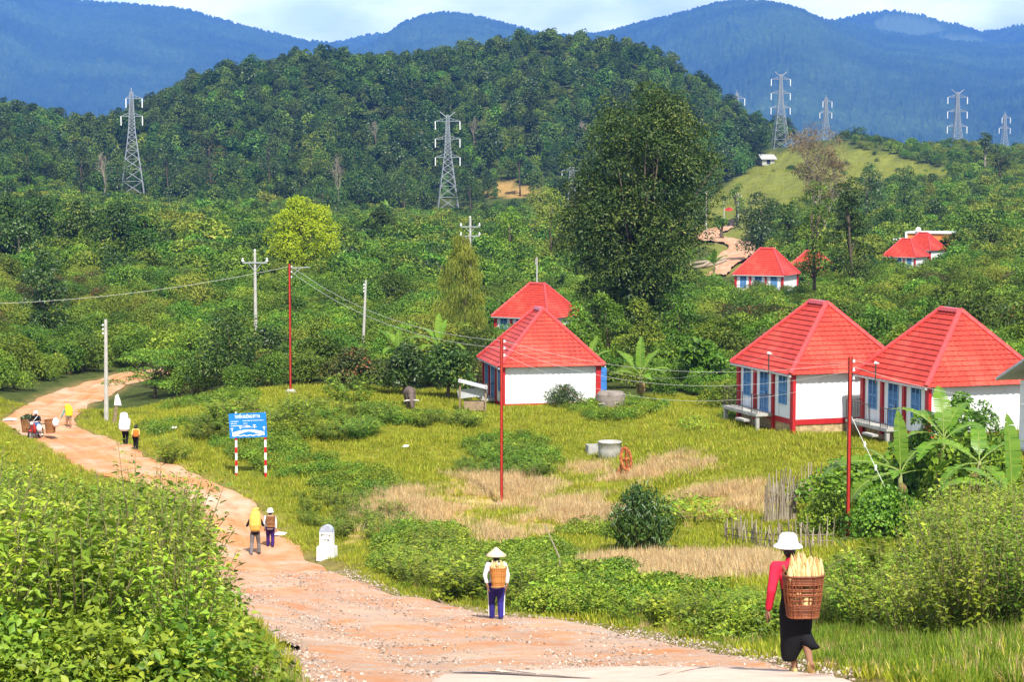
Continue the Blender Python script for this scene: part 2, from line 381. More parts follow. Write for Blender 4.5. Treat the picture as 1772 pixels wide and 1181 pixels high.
def blob_leaves(pl, rng, blobs, n, lsize, aspect=.5, droop=.25, up=.45, mat=0, fill=.8, jit=.3, lo=-.55):
    """n leaves over lumpy clumps: blobs = [(centre, radius3)]"""
    Cc = np.array([b[0] for b in blobs], float); Rr = np.array([b[1] for b in blobs], float)
    w = (Rr.prod(1)) ** (2 / 3.); k = rng.choice(len(blobs), n, p=w / w.sum())
    d = unit(rng.normal(size=(n, 3))); low = d[:, 2] < lo; d[low, 2] *= -1
    rad = fill + (1.06 - fill) * rng.random(n) ** .7; rad = rad * (1 + .1 * rng.normal(size=n))
    P = Cc[k] + d * Rr[k] * rad[:, None]
    Nn = unit(d + np.array([0, 0, up]) + rng.normal(size=(n, 3)) * jit)
    D = unit(np.cross(Nn, unit(rng.normal(size=(n, 3)))) + d * .5 - np.array([0, 0, droop]))
    Ls = lsize * (.65 + .7 * rng.random(n))
    btint = rng.random(len(blobs))
    pl.leaves(P, D, Nn, Ls, Ls * aspect, np.clip(.62 * rng.random(n) + .38 * btint[k], 0, 1), mat)

def lumpy_crown(rng, rx, ry, z0, z1, k, profile='round', br=(.32, .5), holes=0.0):
    """clump centres filling a crown between z0 and z1"""
    out = []; h = z1 - z0
    for i in range(k):
        t = (i + rng.random()) / k
        if profile == 'round': rr = math.sin(math.pi * min(.97, .12 + .85 * t)) ** .7
        elif profile == 'ovoid': rr = (math.sin(math.pi * (t ** .75) * .94 + .1)) ** .8
        elif profile == 'dome': rr = math.sqrt(max(0.03, 1 - t ** 2.2))
        elif profile == 'column': rr = .75 + .3 * math.sin(math.pi * t) - .35 * t ** 4
        elif profile == 'cone': rr = 1.05 - .95 * t
        elif profile == 'flat': rr = 1.0 - .45 * t
        else: rr = 1
        a = rng.random() * 6.283; q = math.sqrt(rng.random()) * .82
        b = rng.uniform(*br) * (.55 + .45 * rr)
        out.append(((rx * rr * q * math.cos(a), ry * rr * q * math.sin(a), z0 + h * t), (rx * b, ry * b, min(rx, ry) * b * .8)))
    return out

def limbs(mb, rng, base_r, h0, blobs, lean=(0, 0), every=1, n=6):
    """tapered trunk up to h0 with limbs into the clumps"""
    top = Vector((lean[0], lean[1], h0)); pts = []; rad = []
    for i in range(7):
        t = i / 6; pts.append(Vector((lean[0]*t*t + .04*h0*math.sin(3*t+base_r*9)*t, lean[1]*t*t + .03*h0*math.sin(4*t+1)*t, h0 * t)))
        rad.append(base_r * (1.35 - .35 * min(1, t * 5) if t < .2 else 1.0 - .55 * t))
    mb.tube(pts, rad, n, 0)
    for c, r in blobs[::every]:
        c = Vector(c); s = pts[rng.integers(3, 6)]
        if c.z < s.z: s = pts[2]
        m1 = s.lerp(c, .5) + Vector((rng.normal() * .1, rng.normal() * .1, -.06 * (c - s).length))
        mb.tube([s, m1, c], [base_r * .42, base_r * .26, base_r * .08], max(4, n - 2), 0)

# ------------------------------------------------------------------ scattered stuff: one object, its copies drawn on its own points
def scatter(name, pts, rot, scl, protos, label, cat):
    """pts (n,3), rot (n,3) Euler, scl (n,), protos: meshes"""
    n = len(pts); me = bpy.data.meshes.new(name); me.vertices.add(n); me.vertices.foreach_set("co", np.asarray(pts, np.float32).ravel())
    a = me.attributes.new("turn", "FLOAT_VECTOR", "POINT"); a.data.foreach_set("vector", np.asarray(rot, np.float32).ravel())
    a = me.attributes.new("size", "FLOAT", "POINT"); a.data.foreach_set("value", np.asarray(scl, np.float32))
    a = me.attributes.new("kind_index", "INT", "POINT"); a.data.foreach_set("value", RNG.integers(0, len(protos), n).astype(np.int32))
    for p in protos[0].materials: me.materials.append(p)
    o = link(name, me); tag(o, label, cat, None, "stuff")
    nt = bpy.data.node_groups.new(name + "_spread", "GeometryNodeTree")
    nt.interface.new_socket("Geometry", in_out='INPUT', socket_type='NodeSocketGeometry'); nt.interface.new_socket("Geometry", in_out='OUTPUT', socket_type='NodeSocketGeometry')
    gi = nt.nodes.new("NodeGroupInput"); go = nt.nodes.new("NodeGroupOutput"); ip = nt.nodes.new("GeometryNodeInstanceOnPoints"); jn = nt.nodes.new("GeometryNodeJoinGeometry")
    for p in protos:
        po = bpy.data.objects.new(p.name + "_source", p)
        oi = nt.nodes.new("GeometryNodeObjectInfo"); oi.inputs["Object"].default_value = po; oi.inputs["As Instance"].default_value = False
        gt = nt.nodes.new("GeometryNodeGeometryToInstance"); L(nt, oi.outputs["Geometry"], gt.inputs[0]); L(nt, gt.outputs[0], jn.inputs[0])
    def attr(nm, ty):
        q = nt.nodes.new("GeometryNodeInputNamedAttribute"); q.data_type = ty; q.inputs["Name"].default_value = nm; return q.outputs["Attribute"]
    e2r = nt.nodes.new("FunctionNodeEulerToRotation"); L(nt, attr("turn", "FLOAT_VECTOR"), e2r.inputs[0])
    L(nt, gi.outputs[0], ip.inputs["Points"]); L(nt, jn.outputs[0], ip.inputs["Instance"]); ip.inputs["Pick Instance"].default_value = True
    L(nt, attr("kind_index", "INT"), ip.inputs["Instance Index"]); L(nt, e2r.outputs[0], ip.inputs["Rotation"]); L(nt, attr("size", "FLOAT"), ip.inputs["Scale"])
    L(nt, ip.outputs[0], go.inputs[0])
    md = o.modifiers.new("spread", "NODES"); md.node_group = nt
    return o

# ------------------------------------------------------------------ ground sheet
def in_poly(px, py, poly):
    px = np.asarray(px); py = np.asarray(py); ins = np.zeros(px.shape, bool); n = len(poly)
    for i in range(n):
        x1, y1 = poly[i]; x2, y2 = poly[(i+1) % n]
        if y1 == y2: continue
        c = ((y1 > py) != (y2 > py)) & (px < (x2 - x1) * (py - y1) / (y2 - y1) + x1); ins ^= c
    return ins
def pix_np(X, Y, Z):
    d = Y * CP - Z * SP; u = Y * SP + Z * CP
    return CXP + FPX * X / d, CYP - FPX * u / d
_gu = np.arange(-700, 2500, 14.0); _gy = np.exp(np.arange(math.log(5.0), math.log(2400), 0.0115))
GX = (_gu[None] - CXP) / FPX * _gy[:, None]; GY = np.repeat(_gy[:, None], len(_gu), 1)
GX = GX * np.where(GY < 20, 1 + (20 - GY) * .12, 1)
GZ = H0(GX, np.clip(GY, 5, 2400))
GZ = np.where(GY > 1500, GZ - (GY - 1500) * .01, GZ)
_rd = road_dist(GX.ravel(), GY.ravel()).reshape(GX.shape)
_p, _q = pix_np(GX, GY, GZ)
# patches with their own growth (photo pixels on the ground)
DRY = [[(560,905),(680,850),(780,832),(900,822),(1060,812),(1060,835),(960,850),(880,880),(800,905),(700,925),(600,935)],
       [(830,915),(930,878),(1060,862),(1080,905),(960,930),(860,945)], [(1060,832),(1180,792),(1260,785),(1230,806),(1110,832)], [(990,985),(1130,972),(1320,972),(1360,996),(1200,1004),(1020,1002)], [(1090,850),(1240,852),(1330,838),(1330,880),(1200,905),(1090,880)]]
def dryness(px, py):
    m = np.zeros(np.shape(px), bool)
    for P in DRY: m |= in_poly(px, py, P)
    return m
GRASSY = [(1205,420),(1225,345),(1290,300),(1330,265),(1440,254),(1500,258),(1580,278),(1650,300),(1640,322),(1560,318),(1440,340),(1330,380),(1290,400),(1310,440),(1255,482),(1200,480),(1235,440)]
TANFIELD = [(828,322),(880,318),(935,326),(935,340),(880,343),(826,338)]
def field_cols():
    c = np.empty(GX.shape + (4,), np.float32); c[..., 3] = 1
    n1 = np.sin(GX * .7 + 2 * np.sin(GY * .31)) * np.sin(GY * .53 + GX * .2) * .5 + .5
    c[..., :3] = np.array([.17, .21, .022]) * (1 - n1[..., None]) + np.array([.27, .27, .035]) * n1[..., None]
    far = (GY > 122)[..., None]; c[..., :3] = np.where(far, np.array([.075, .1, .025]), c[..., :3])
    d = dryness(_p + 18 * np.sin(GX * 1.3 + GY), _q + 7 * np.sin(GX * 2.1 - GY * .6)) & (GY < 110) & (n1 > .4); c[d, :3] = (.56, .42, .18)
    gsy = in_poly(_p, _q, GRASSY) & (GY > 250) & (GY < 1000); c[gsy, :3] = np.array([.19, .21, .04]) * (.8 + .4 * n1[gsy][:, None])
    t = in_poly(_p, _q, TANFIELD) & (GY > 500); c[t, :3] = (.4, .26, .1)
    v = (_rd < 1.0); w = np.clip(1 - np.abs(_rd) / 1.0, 0, 1)[..., None] * v[..., None] * .7; c[..., :3] = c[..., :3] * (1 - w) + np.array([.33, .24, .11]) * w
    return c
_gc = field_cols()
GZc = GZ - np.where(GY < 200, np.clip(1.0 - np.clip(_rd, 0, None) / .25, 0, 1) * .14, np.clip(1.0 - (np.clip(_rd, 0, None) - 1.0) / 1.5, 0, 1) * .55)
_nr, _nc = GX.shape
_idx = np.arange(_nr * _nc).reshape(_nr, _nc)
_quads = np.stack([_idx[:-1, :-1], _idx[:-1, 1:], _idx[1:, 1:], _idx[1:, :-1]], -1).reshape(-1, 4)
def mat_ground():
    m = bpy.data.materials.new("meadow_soil"); nt = nodes_of(m); out = N(nt, "ShaderNodeOutputMaterial")
    bs = N(nt, "ShaderNodeBsdfPrincipled", Roughness=.95); bs.inputs["Specular IOR Level"].default_value = .1
    at_ = N(nt, "ShaderNodeAttribute", attribute_name="growth"); tc = N(nt, "ShaderNodeTexCoord")
    n1 = N(nt, "ShaderNodeTexNoise", Scale=1.2, Detail=9.0, Roughness=.7); L(nt, tc.outputs["Object"], n1.inputs["Vector"])
    n2 = N(nt, "ShaderNodeTexNoise", Scale=9.0, Detail=6.0, Roughness=.7); L(nt, tc.outputs["Object"], n2.inputs["Vector"])
    r1 = ramp(nt, [(.3, (.55, .6, .5)), (.7, (1.35, 1.25, 1.2))]); L(nt, n1.outputs["Fac"], r1.inputs["Fac"])
    r2 = ramp(nt, [(.3, (.6, .65, .6)), (.7, (1.3, 1.25, 1.2))]); L(nt, n2.outputs["Fac"], r2.inputs["Fac"])
    a = N(nt, "ShaderNodeMix", data_type='RGBA', blend_type='MULTIPLY'); a.inputs[0].default_value = 1; L(nt, at_.outputs["Color"], a.inputs[6]); L(nt, r1.outputs["Color"], a.inputs[7])
    b = N(nt, "ShaderNodeMix", data_type='RGBA', blend_type='MULTIPLY'); b.inputs[0].default_value = 1; L(nt, a.outputs[2], b.inputs[6]); L(nt, r2.outputs["Color"], b.inputs[7])
    L(nt, b.outputs[2], bs.inputs["Base Color"])
    bp = N(nt, "ShaderNodeBump", Strength=.8, Distance=.15); L(nt, n2.outputs["Fac"], bp.inputs["Height"]); L(nt, bp.outputs["Normal"], bs.inputs["Normal"])
    L(nt, bs.outputs["BSDF"], out.inputs["Surface"]); return m
_me = array_mesh("ground", np.stack([GX, GY, GZc], -1).reshape(-1, 3), None, mat_ground(), None, None, _quads, True)
_a = _me.attributes.new("growth", "FLOAT_COLOR", "POINT"); _a.data.foreach_set("color", _gc.reshape(-1))
tag(link("ground", _me), "sloping green valley floor of meadow and scrub rising to the wooded hill", "ground", None, "structure")

# ------------------------------------------------------------------ road sheets
def mat_road():
    m = bpy.data.materials.new("dirt_road"); nt = nodes_of(m); out = N(nt, "ShaderNodeOutputMaterial")
    bs = N(nt, "ShaderNodeBsdfPrincipled", Roughness=.95); bs.inputs["Specular IOR Level"].default_value = .1
    tc = N(nt, "ShaderNodeTexCoord"); gr = N(nt, "ShaderNodeAttribute", attribute_name="gravel"); uv = N(nt, "ShaderNodeAttribute", attribute_name="along")
    def noise(s, d=6.0, r=.65, src=None):
        q = N(nt, "ShaderNodeTexNoise", Scale=s, Detail=d, Roughness=r); L(nt, src or tc.outputs["Object"], q.inputs["Vector"]); return q.outputs["Fac"]
    mp = N(nt, "ShaderNodeMapping"); mp.inputs["Scale"].default_value = (1.5, .1, 1); L(nt, uv.outputs["Vector"], mp.inputs["Vector"])
    streak = noise(1.0, 5.0, .6, mp.outputs["Vector"])
    def mix(f, a, b):
        q = N(nt, "ShaderNodeMix", data_type='RGBA')
        L(nt, f, q.inputs[0])
        for s, v in ((q.inputs[6], a), (q.inputs[7], b)):
            if isinstance(v, tuple): s.default_value = (*v, 1)
            else: L(nt, v, s)
        return q.outputs[2]
    def mr(f, a, b, lo=0., hi=1.):
        q = N(nt, "ShaderNodeMapRange"); q.inputs["From Min"].default_value = a; q.inputs["From Max"].default_value = b; q.inputs["To Min"].default_value = lo; q.inputs["To Max"].default_value = hi; L(nt, f, q.inputs["Value"]); return q.outputs["Result"]
    dirt = mix(mr(streak, .34, .7), (.52, .20, .07), (.58, .32, .17))
    dirt = mix(mr(noise(.33, 7.0, .7), .44, .66, 0, .85), dirt, (.60, .46, .35))
    dirt = mix(mr(noise(1.4, 8.0, .7), .56, .72, 0, .75), dirt, (.40, .15, .06))
    sep = N(nt, "ShaderNodeSeparateXYZ"); L(nt, uv.outputs["Vector"], sep.inputs[0]); wob = N(nt, "ShaderNodeMath", operation='MULTIPLY_ADD'); L(nt, noise(.25, 3.0), wob.inputs[0]); wob.inputs[1].default_value = .9; L(nt, sep.outputs["X"], wob.inputs[2])
    nr = N(nt, "ShaderNodeMath", operation='DIVIDE'); nr.inputs[1].default_value = 5.9; L(nt, wob.outputs[0], nr.inputs[0])
    tk = ramp(nt, [(0, (.5,)*3), (.22, (0,)*3), (.3, (.9,)*3), (.37, (0,)*3), (.6, (0,)*3), (.68, (.9,)*3), (.75, (0,)*3), (1, (.4,)*3)]); L(nt, nr.outputs[0], tk.inputs["Fac"])
    tkm = N(nt, "ShaderNodeMath", operation='MULTIPLY'); L(nt, tk.outputs["Color"], tkm.inputs[0]); L(nt, mr(noise(.7, 6.0, .7), .35, .65, 0, .8), tkm.inputs[1])
    dirt = mix(tkm.outputs[0], dirt, (.42, .165, .065))
    st = noise(26.0, 3.0, .7); vo = N(nt, "ShaderNodeTexVoronoi", Scale=22.0); L(nt, tc.outputs["Object"], vo.inputs["Vector"])
    rp = ramp(nt, [(0, (.2, .15, .12)), (.4, (.4, .33, .28)), (.75, (.52, .43, .37)), (1, (.5, .28, .16))]); L(nt, vo.outputs["Color"], rp.inputs["Fac"])
    gv = mix(mr(st, .45, .7, 0, .5), rp.outputs["Color"], (.55, .38, .26))
    fac = N(nt, "ShaderNodeMath", operation='MULTIPLY'); L(nt, gr.outputs["Fac"], fac.inputs[0]); L(nt, mr(noise(.9, 8.0, .75), .42, .6), fac.inputs[1])
    col = mix(fac.outputs[0], dirt, gv)
    mp2 = N(nt, "ShaderNodeMapping"); mp2.inputs["Scale"].default_value = (2.2, .55, 1); L(nt, uv.outputs["Vector"], mp2.inputs["Vector"])
    ck = noise(2.2, 9.0, .8, mp2.outputs["Vector"]); ckf = mr(ck, .64, .69, 0, .75)
    ckg = N(nt, "ShaderNodeMath", operation='MULTIPLY'); L(nt, ckf, ckg.inputs[0]); L(nt, mr(gr.outputs["Fac"], 0, 1, .25, 1), ckg.inputs[1])
    col = mix(ckg.outputs[0], col, (.16, .12, .1))
    L(nt, col, bs.inputs["Base Color"])
    bh = N(nt, "ShaderNodeMath", operation='MULTIPLY_ADD'); L(nt, st, bh.inputs[0]); bh.inputs[1].default_value = .5; L(nt, noise(3.0), bh.inputs[2])
    bp = N(nt, "ShaderNodeBump", Strength=.9, Distance=.06); L(nt, bh.outputs[0], bp.inputs["Height"]); L(nt, bp.outputs["Normal"], bs.inputs["Normal"])
    L(nt, bs.outputs["BSDF"], out.inputs["Surface"]); return m
M['road'] = mat_road()
def road_mesh(name, E, lift, label, gravel_fn):
    A, B = E; n = len(A); k = 17; V = []; al = []; gvl = []; s = 0.0
    for i in range(n):
        if i: s += np.linalg.norm((A[i] + B[i]) / 2 - (A[i-1] + B[i-1]) / 2)
        for j in range(k):
            t = -0.04 + 1.08 * j / (k - 1); jag = 0.02 * math.sin(i * 1.7 + j) if 0 < j < k - 1 else .025 * math.sin(i * .9) + .03 * math.sin(i * .37)
            x, y = A[i] + (B[i] - A[i]) * (t + (jag if j in (0, k - 1) else 0))
            z = gz(x, y) + (lift if 0 < j < k - 1 else -.05) + .03 * math.sin(x * 1.9 + y * .7) * math.sin(y * .9)
            if .18 < t < .34 or .6 < t < .76: z -= .03
            V.append((x, y, z)); al.append((t * 5, s, 0)); gvl.append(gravel_fn(x, y, t))
    idx = np.arange(n * k).reshape(n, k); q = np.stack([idx[:-1, :-1], idx[:-1, 1:], idx[1:, 1:], idx[1:, :-1]], -1).reshape(-1, 4)
    me = array_mesh(name, np.array(V), None, M['road'], None, None, q, True)
    a = me.attributes.new("along", "FLOAT_VECTOR", "POINT"); a.data.foreach_set("vector", np.array(al, np.float32).ravel())
    a = me.attributes.new("gravel", "FLOAT", "POINT"); a.data.foreach_set("value", np.array(gvl, np.float32))
    return tag(link(name, me), label, "road", None, "structure")
road_mesh("road", RE1, .05, "rutted orange dirt road winding down past the meadow", lambda x, y, t: float(np.clip((62 - y) / 16, 0.06, 1)) * (.75 + .5 * abs(t - .5)))
road_mesh("road", RE2, .12, "far bend of the dirt road below the grassy hill", lambda x, y, t: .35)

# ------------------------------------------------------------------ mountains
def mat_mountain():
    m = bpy.data.materials.new("forested_mountain"); nt = nodes_of(m); out = N(nt, "ShaderNodeOutputMaterial")
    bs = N(nt, "ShaderNodeBsdfPrincipled", Roughness=1.0); bs.inputs["Specular IOR Level"].default_value = 0
    at_ = N(nt, "ShaderNodeAttribute", attribute_name="cover"); tc = N(nt, "ShaderNodeTexCoord")
    n1 = N(nt, "ShaderNodeTexNoise", Scale=.035, Detail=6.0, Roughness=.8); L(nt, tc.outputs["Object"], n1.inputs["Vector"])
    n2 = N(nt, "ShaderNodeTexNoise", Scale=.003, Detail=4.0); L(nt, tc.outputs["Object"], n2.inputs["Vector"])
    r1 = ramp(nt, [(.32, (.018, .035, .01)), (.55, (.05, .085, .022)), (.72, (.1, .14, .04))]); L(nt, n1.outputs["Fac"], r1.inputs["Fac"])
    r2 = ramp(nt, [(.35, (.7, .7, .75)), (.65, (1.25, 1.25, 1.1))]); L(nt, n2.outputs["Fac"], r2.inputs["Fac"])
    a = N(nt, "ShaderNodeMix", data_type='RGBA', blend_type='MULTIPLY'); a.inputs[0].default_value = 1; L(nt, r1.outputs["Color"], a.inputs[6]); L(nt, r2.outputs["Color"], a.inputs[7])
    b = N(nt, "ShaderNodeMix", data_type='RGBA'); L(nt, at_.outputs["Fac"], b.inputs[0]); L(nt, a.outputs[2], b.inputs[6]); b.inputs[7].default_value = (.10, .14, .05, 1)
    L(nt, b.outputs[2], bs.inputs["Base Color"]); L(nt, bs.outputs["BSDF"], out.inputs["Surface"]); return m
M['mountain'] = mat_mountain()
def mountain(ridge, Y, depth, label, seed, clear=None, tree=9.0, base=-60):
    rng = np.random.default_rng(seed); xs = [p[0] for p in ridge]; ys = [p[1] for p in ridge]
    u = np.arange(xs[0], xs[-1] + 1, 2.6); py = np.interp(u, xs, ys); k = 100
    ker = np.hanning(13); ker /= ker.sum(); py = np.convolve(np.pad(py, 6, mode='edge'), ker, 'valid')
    zr = np.array([ray(0, q)[1] for q in py]) * Y
    T = np.concatenate([np.linspace(0, 1, k), [1.03, 1.12, 1.3]])
    V = np.empty((len(T), len(u), 3)); n = len(u)
    xw = (u - CXP) / FPX * Y
    for i, t in enumerate(T):
        yy = Y - depth * (1 - t); s = 1 - abs(1 - t) ** 1.25 if t <= 1 else 1 - (t - 1) * 1.6
        # spurs and gullies running down the slope
        sp = sum(a * np.sin(xw / w + ph + 2.2 * math.sin(t * 2.1 + ph)) for a, w, ph in ((55, 420, seed), (32, 190, seed * 2.1), (18, 88, seed * .7)))
        f = max(0, t) * max(0, 1.02 - t) * 3.2 if t <= 1 else 0
        V[i, :, 0] = xw * (yy / Y) ; V[i, :, 1] = yy; V[i, :, 2] = base + (zr - base) * s + sp * f
        V[i, :, 2] += rng.random(n) ** 2.0 * tree * (1.0 if t <= 1.02 else 0.2); V[i, :, 0] += rng.normal(size=n) * 1.2
    cov = np.zeros(V.shape[:2], np.float32)
    if clear:
        p_, q_ = pix_np(V[..., 0], V[..., 1], V[..., 2])
        for P in clear: cov[in_poly(p_, q_, P)] = 1
        V[..., 2] -= cov * tree * .3
    idx = np.arange(V.shape[0] * n).reshape(-1, n); q = np.stack([idx[:-1, :-1], idx[:-1, 1:], idx[1:, 1:], idx[1:, :-1]], -1).reshape(-1, 4)
    me = array_mesh("hills", V.reshape(-1, 3), None, M['mountain'], None, None, q, False)
    a = me.attributes.new("cover", "FLOAT", "POINT"); a.data.foreach_set("value", cov.ravel())
    return tag(link("hills", me), label, "mountain", None, "structure")
mountain([(-900,40),(-600,0),(-300,-50),(0,-22),(100,-4),(150,2),(200,6),(260,12),(330,18),(400,38),(450,52),(520,68),(570,74),(620,82),(700,108),(800,140),(1000,190),(1250,240)], 8600, 4300, "broad forested mountain ridge falling away behind the pylon", 3, tree=16)
mountain([(300,240),(420,170),(520,130),(600,93),(640,80),(670,62),(700,40),(740,26),(775,22),(815,27),(860,40),(900,50),(940,60),(985,63),(1050,61),(1100,52),(1150,44),(1200,27),(1240,15),(1270,11),(1320,14),(1380,22),(1430,35),(1480,41),(1530,55),(1600,68),(1660,73),(1772,77),(2000,95),(2300,115),(2700,140)], 8000, 4200, "long forested mountain with twin rounded summits behind the wooded hill", 5, tree=15)
mountain([(1200,90),(1330,66),(1400,48),(1450,33),(1500,22),(1530,17),(1575,22),(1620,36),(1660,44),(1690,58),(1720,53),(1772,43),(1900,28),(2200,40),(2600,70)], 9050, 1500, "farther mountain top with a pale cleared meadow near its summit", 9,
         [[(1512,36),(1530,26),(1570,24),(1612,38),(1640,50),(1600,58),(1560,66),(1520,56)], [(1624,56),(1690,62),(1720,75),(1650,75)]], tree=18)
mountain([(440,100),(570,75),(600,69),(640,61),(668,58),(710,76),(780,100)], 9500, 900, "small pale distant peak in the gap between the ridges", 11, tree=16)

# ------------------------------------------------------------------ air
_hb = MB(); _hb.box((0, 4880, 355), (12000, 9900, 880)); hz = _hb.build("haze", [], None)
hm = bpy.data.materials.new("haze_air"); nt = nodes_of(hm); out = N(nt, "ShaderNodeOutputMaterial"); pv = N(nt, "ShaderNodeVolumePrincipled")
pv.inputs["Color"].default_value = (.10, .30, .90, 1); pv.inputs["Density"].default_value = HAZE if 'HAZE' in globals() else 0.000110; pv.inputs["Anisotropy"].default_value = 0.0
L(nt, pv.outputs["Volume"], out.inputs["Volume"]); hz.data.materials.clear(); hz.data.materials.append(hm)
tag(hz, "blue haze lying over the valley and the mountains", "haze", None, "stuff")

# ------------------------------------------------------------------ camera, sun, sky
cam = bpy.data.cameras.new("camera"); co = bpy.data.objects.new("camera", cam); COL.objects.link(co)
cam.sensor_width = 36; cam.lens = FPX / 1772 * 36; cam.clip_start = .1; cam.clip_end = 40000
co.location = (0, 0, 0); co.rotation_euler = (R(90) - PITCH, 0, 0); sc.camera = co
SUN_EL, SUN_AZ = 52.0, 163.0            # azimuth clockwise from +Y: behind the camera, a little to its right
sl = bpy.data.lights.new("sun", 'SUN'); so = bpy.data.objects.new("sun", sl); COL.objects.link(so)
sl.energy = 4.9; sl.angle = R(2.0); sl.color = (1, .95, .86)
_d = Vector((math.sin(R(SUN_AZ)) * math.cos(R(SUN_EL)), math.cos(R(SUN_AZ)) * math.cos(R(SUN_EL)), math.sin(R(SUN_EL))))
so.rotation_euler = (-_d).to_track_quat('-Z', 'Y').to_euler()
w = bpy.data.worlds.new("World"); sc.world = w; w.use_nodes = True; nt = w.node_tree; nt.nodes.clear()
out = N(nt, "ShaderNodeOutputWorld"); bg = N(nt, "ShaderNodeBackground", Strength=0.085); sky = N(nt, "ShaderNodeTexSky", sky_type='NISHITA')
sky.sun_disc = False; sky.sun_elevation = R(SUN_EL); sky.sun_rotation = R(SUN_AZ)
tc = N(nt, "ShaderNodeTexCoord"); mp = N(nt, "ShaderNodeMapping"); mp.inputs["Scale"].default_value = (1, 1, 2.6); mp.inputs["Location"].default_value = (.35, 0, .12); L(nt, tc.outputs["Generated"], mp.inputs["Vector"])
n1 = N(nt, "ShaderNodeTexNoise", Scale=7.0, Detail=8.0, Roughness=.55); L(nt, mp.outputs["Vector"], n1.inputs["Vector"])
r1 = ramp(nt, [(.32, (.45, .45, .45)), (.58, (1, 1, 1))]); L(nt, n1.outputs["Fac"], r1.inputs["Fac"])
n2 = N(nt, "ShaderNodeTexNoise", Scale=11.0, Detail=6.0); L(nt, mp.outputs["Vector"], n2.inputs["Vector"])
r2 = ramp(nt, [(.36, (5.0,5.9,7.2)), (.62, (8.6,9.0,9.2))]); L(nt, n2.outputs["Fac"], r2.inputs["Fac"])
sx = N(nt, "ShaderNodeSeparateXYZ"); L(nt, tc.outputs["Generated"], sx.inputs[0]); lo = N(nt, "ShaderNodeMapRange"); lo.inputs["From Min"].default_value = .04; lo.inputs["From Max"].default_value = .3; lo.inputs["To Min"].default_value = 2.5; lo.inputs["To Max"].default_value = .7
L(nt, sx.outputs["Z"], lo.inputs["Value"]); br_ = N(nt, "ShaderNodeVectorMath", operation='SCALE'); L(nt, r2.outputs["Color"], br_.inputs[0]); L(nt, lo.outputs["Result"], br_.inputs["Scale"])
mx = N(nt, "ShaderNodeMix", data_type='RGBA'); L(nt, r1.outputs["Color"], mx.inputs[0]); L(nt, sky.outputs["Color"], mx.inputs[6]); L(nt, br_.outputs[0], mx.inputs[7])
L(nt, mx.outputs[2], bg.inputs["Color"]); L(nt, bg.outputs["Background"], out.inputs["Surface"])
vs = sc.view_settings; vs.view_transform = 'Standard'; vs.look = 'None'; vs.gamma = 1.0; vs.exposure = 0.68; vs.use_curve_mapping = False
cy_ = sc.cycles; cy_.max_bounces = 5; cy_.diffuse_bounces = 2; cy_.glossy_bounces = 1; cy_.transmission_bounces = 2; cy_.volume_bounces = 0; cy_.transparent_max_bounces = 4
cy_.use_denoising = True; cy_.sample_clamp_indirect = 4.0; cy_.caustics_reflective = False; cy_.caustics_refractive = False
# ------------------------------------------------------------------ houses
M['roof_red'] = mat_tint("red_roof_sheet", [(0, (.34, .032, .02)), (.5, (.52, .046, .026)), (1, (.6, .095, .06))], .5, .35, 1.1, 1.3)
M['roof_ridge'] = mat_plain("red_ridge_sheet", (.55, .06, .055), .3, .5, var=.1, scale=2)
M['white_wall'] = mat_plain("white_wall", (.80, .82, .84), .85, .15, var=.03, scale=2, dirt=(.5, .46, .36), dirt_amt=.5, dirt_scale=.9)
M['red_paint'] = mat_plain("red_paint", (.45, .018, .022), .55, .3, var=.18, scale=5, dirt=(.25, .06, .04), dirt_amt=.4)
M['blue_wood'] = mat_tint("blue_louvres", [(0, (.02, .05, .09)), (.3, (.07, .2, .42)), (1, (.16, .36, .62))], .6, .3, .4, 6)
M['blue_open'] = mat_plain("blue_painted_wood", (.05, .2, .55), .6, .3, var=.2)
M['blue_dark'] = mat_plain("louvre_shadow_gap", (.025, .035, .05), .8, .1)
M['stone'] = mat_plain("rubble_stone", (.42, .31, .17), .95, .1, var=.45, scale=5, bump=.8, bscale=8)
M['concrete'] = mat_plain("weathered_concrete", (.42, .41, .38), .9, .15, var=.2, scale=4, dirt=(.16, .15, .13), dirt_amt=.7, bump=.3)
M['concrete_pale'] = mat_plain("pale_concrete", (.46, .44, .4), .9, .15, var=.18, scale=3, dirt=(.25, .23, .2), dirt_amt=.5, bump=.3)
M['concrete_dark'] = mat_plain("blackened_concrete", (.26, .22, .19), .95, .1, var=.5, scale=3, dirt=(.06, .05, .05), dirt_amt=.8, dirt_scale=3, bump=.5)
M['iron'] = mat_plain("dark_iron", (.07, .055, .05), .6, .3, var=.3)
M['gutter'] = mat_plain("grey_gutter", (.5, .5, .5), .5, .4, var=.15)
M['rust'] = mat_tint("rusty_iron", [(0, (.1, .025, .012)), (.5, (.34, .085, .025)), (1, (.5, .2, .08))], .85, .2, .8, 7)
M['steel'] = mat_plain("galvanised_steel", (.33, .35, .38), .5, .4, metal=.0, var=.12)
M['insulator'] = mat_plain("white_porcelain", (.82, .82, .8), .3, .5, var=.04)
M['wire'] = mat_plain("aluminium_wire", (.55, .54, .5), .5, .4, var=.05)
M['wire_dark'] = mat_plain("black_cable", (.05, .05, .05), .6, .3, var=.05)
M['pole_red'] = mat_plain("red_pole_paint", (.42, .03, .018), .5, .3, var=.15, scale=4, dirt=(.25, .1, .04), dirt_amt=.5)
M['grey_sheet'] = mat_plain("grey_roof_sheet", (.45, .46, .48), .5, .4, var=.12)
M['wood'] = mat_plain("weathered_wood", (.3, .22, .14), .9, .1, var=.35, scale=8, bump=.4)
M['picket'] = mat_tint("old_sticks", [(0, (.12, .09, .07)), (.5, (.32, .26, .2)), (1, (.5, .43, .34))], .9, .1, .4, 10)
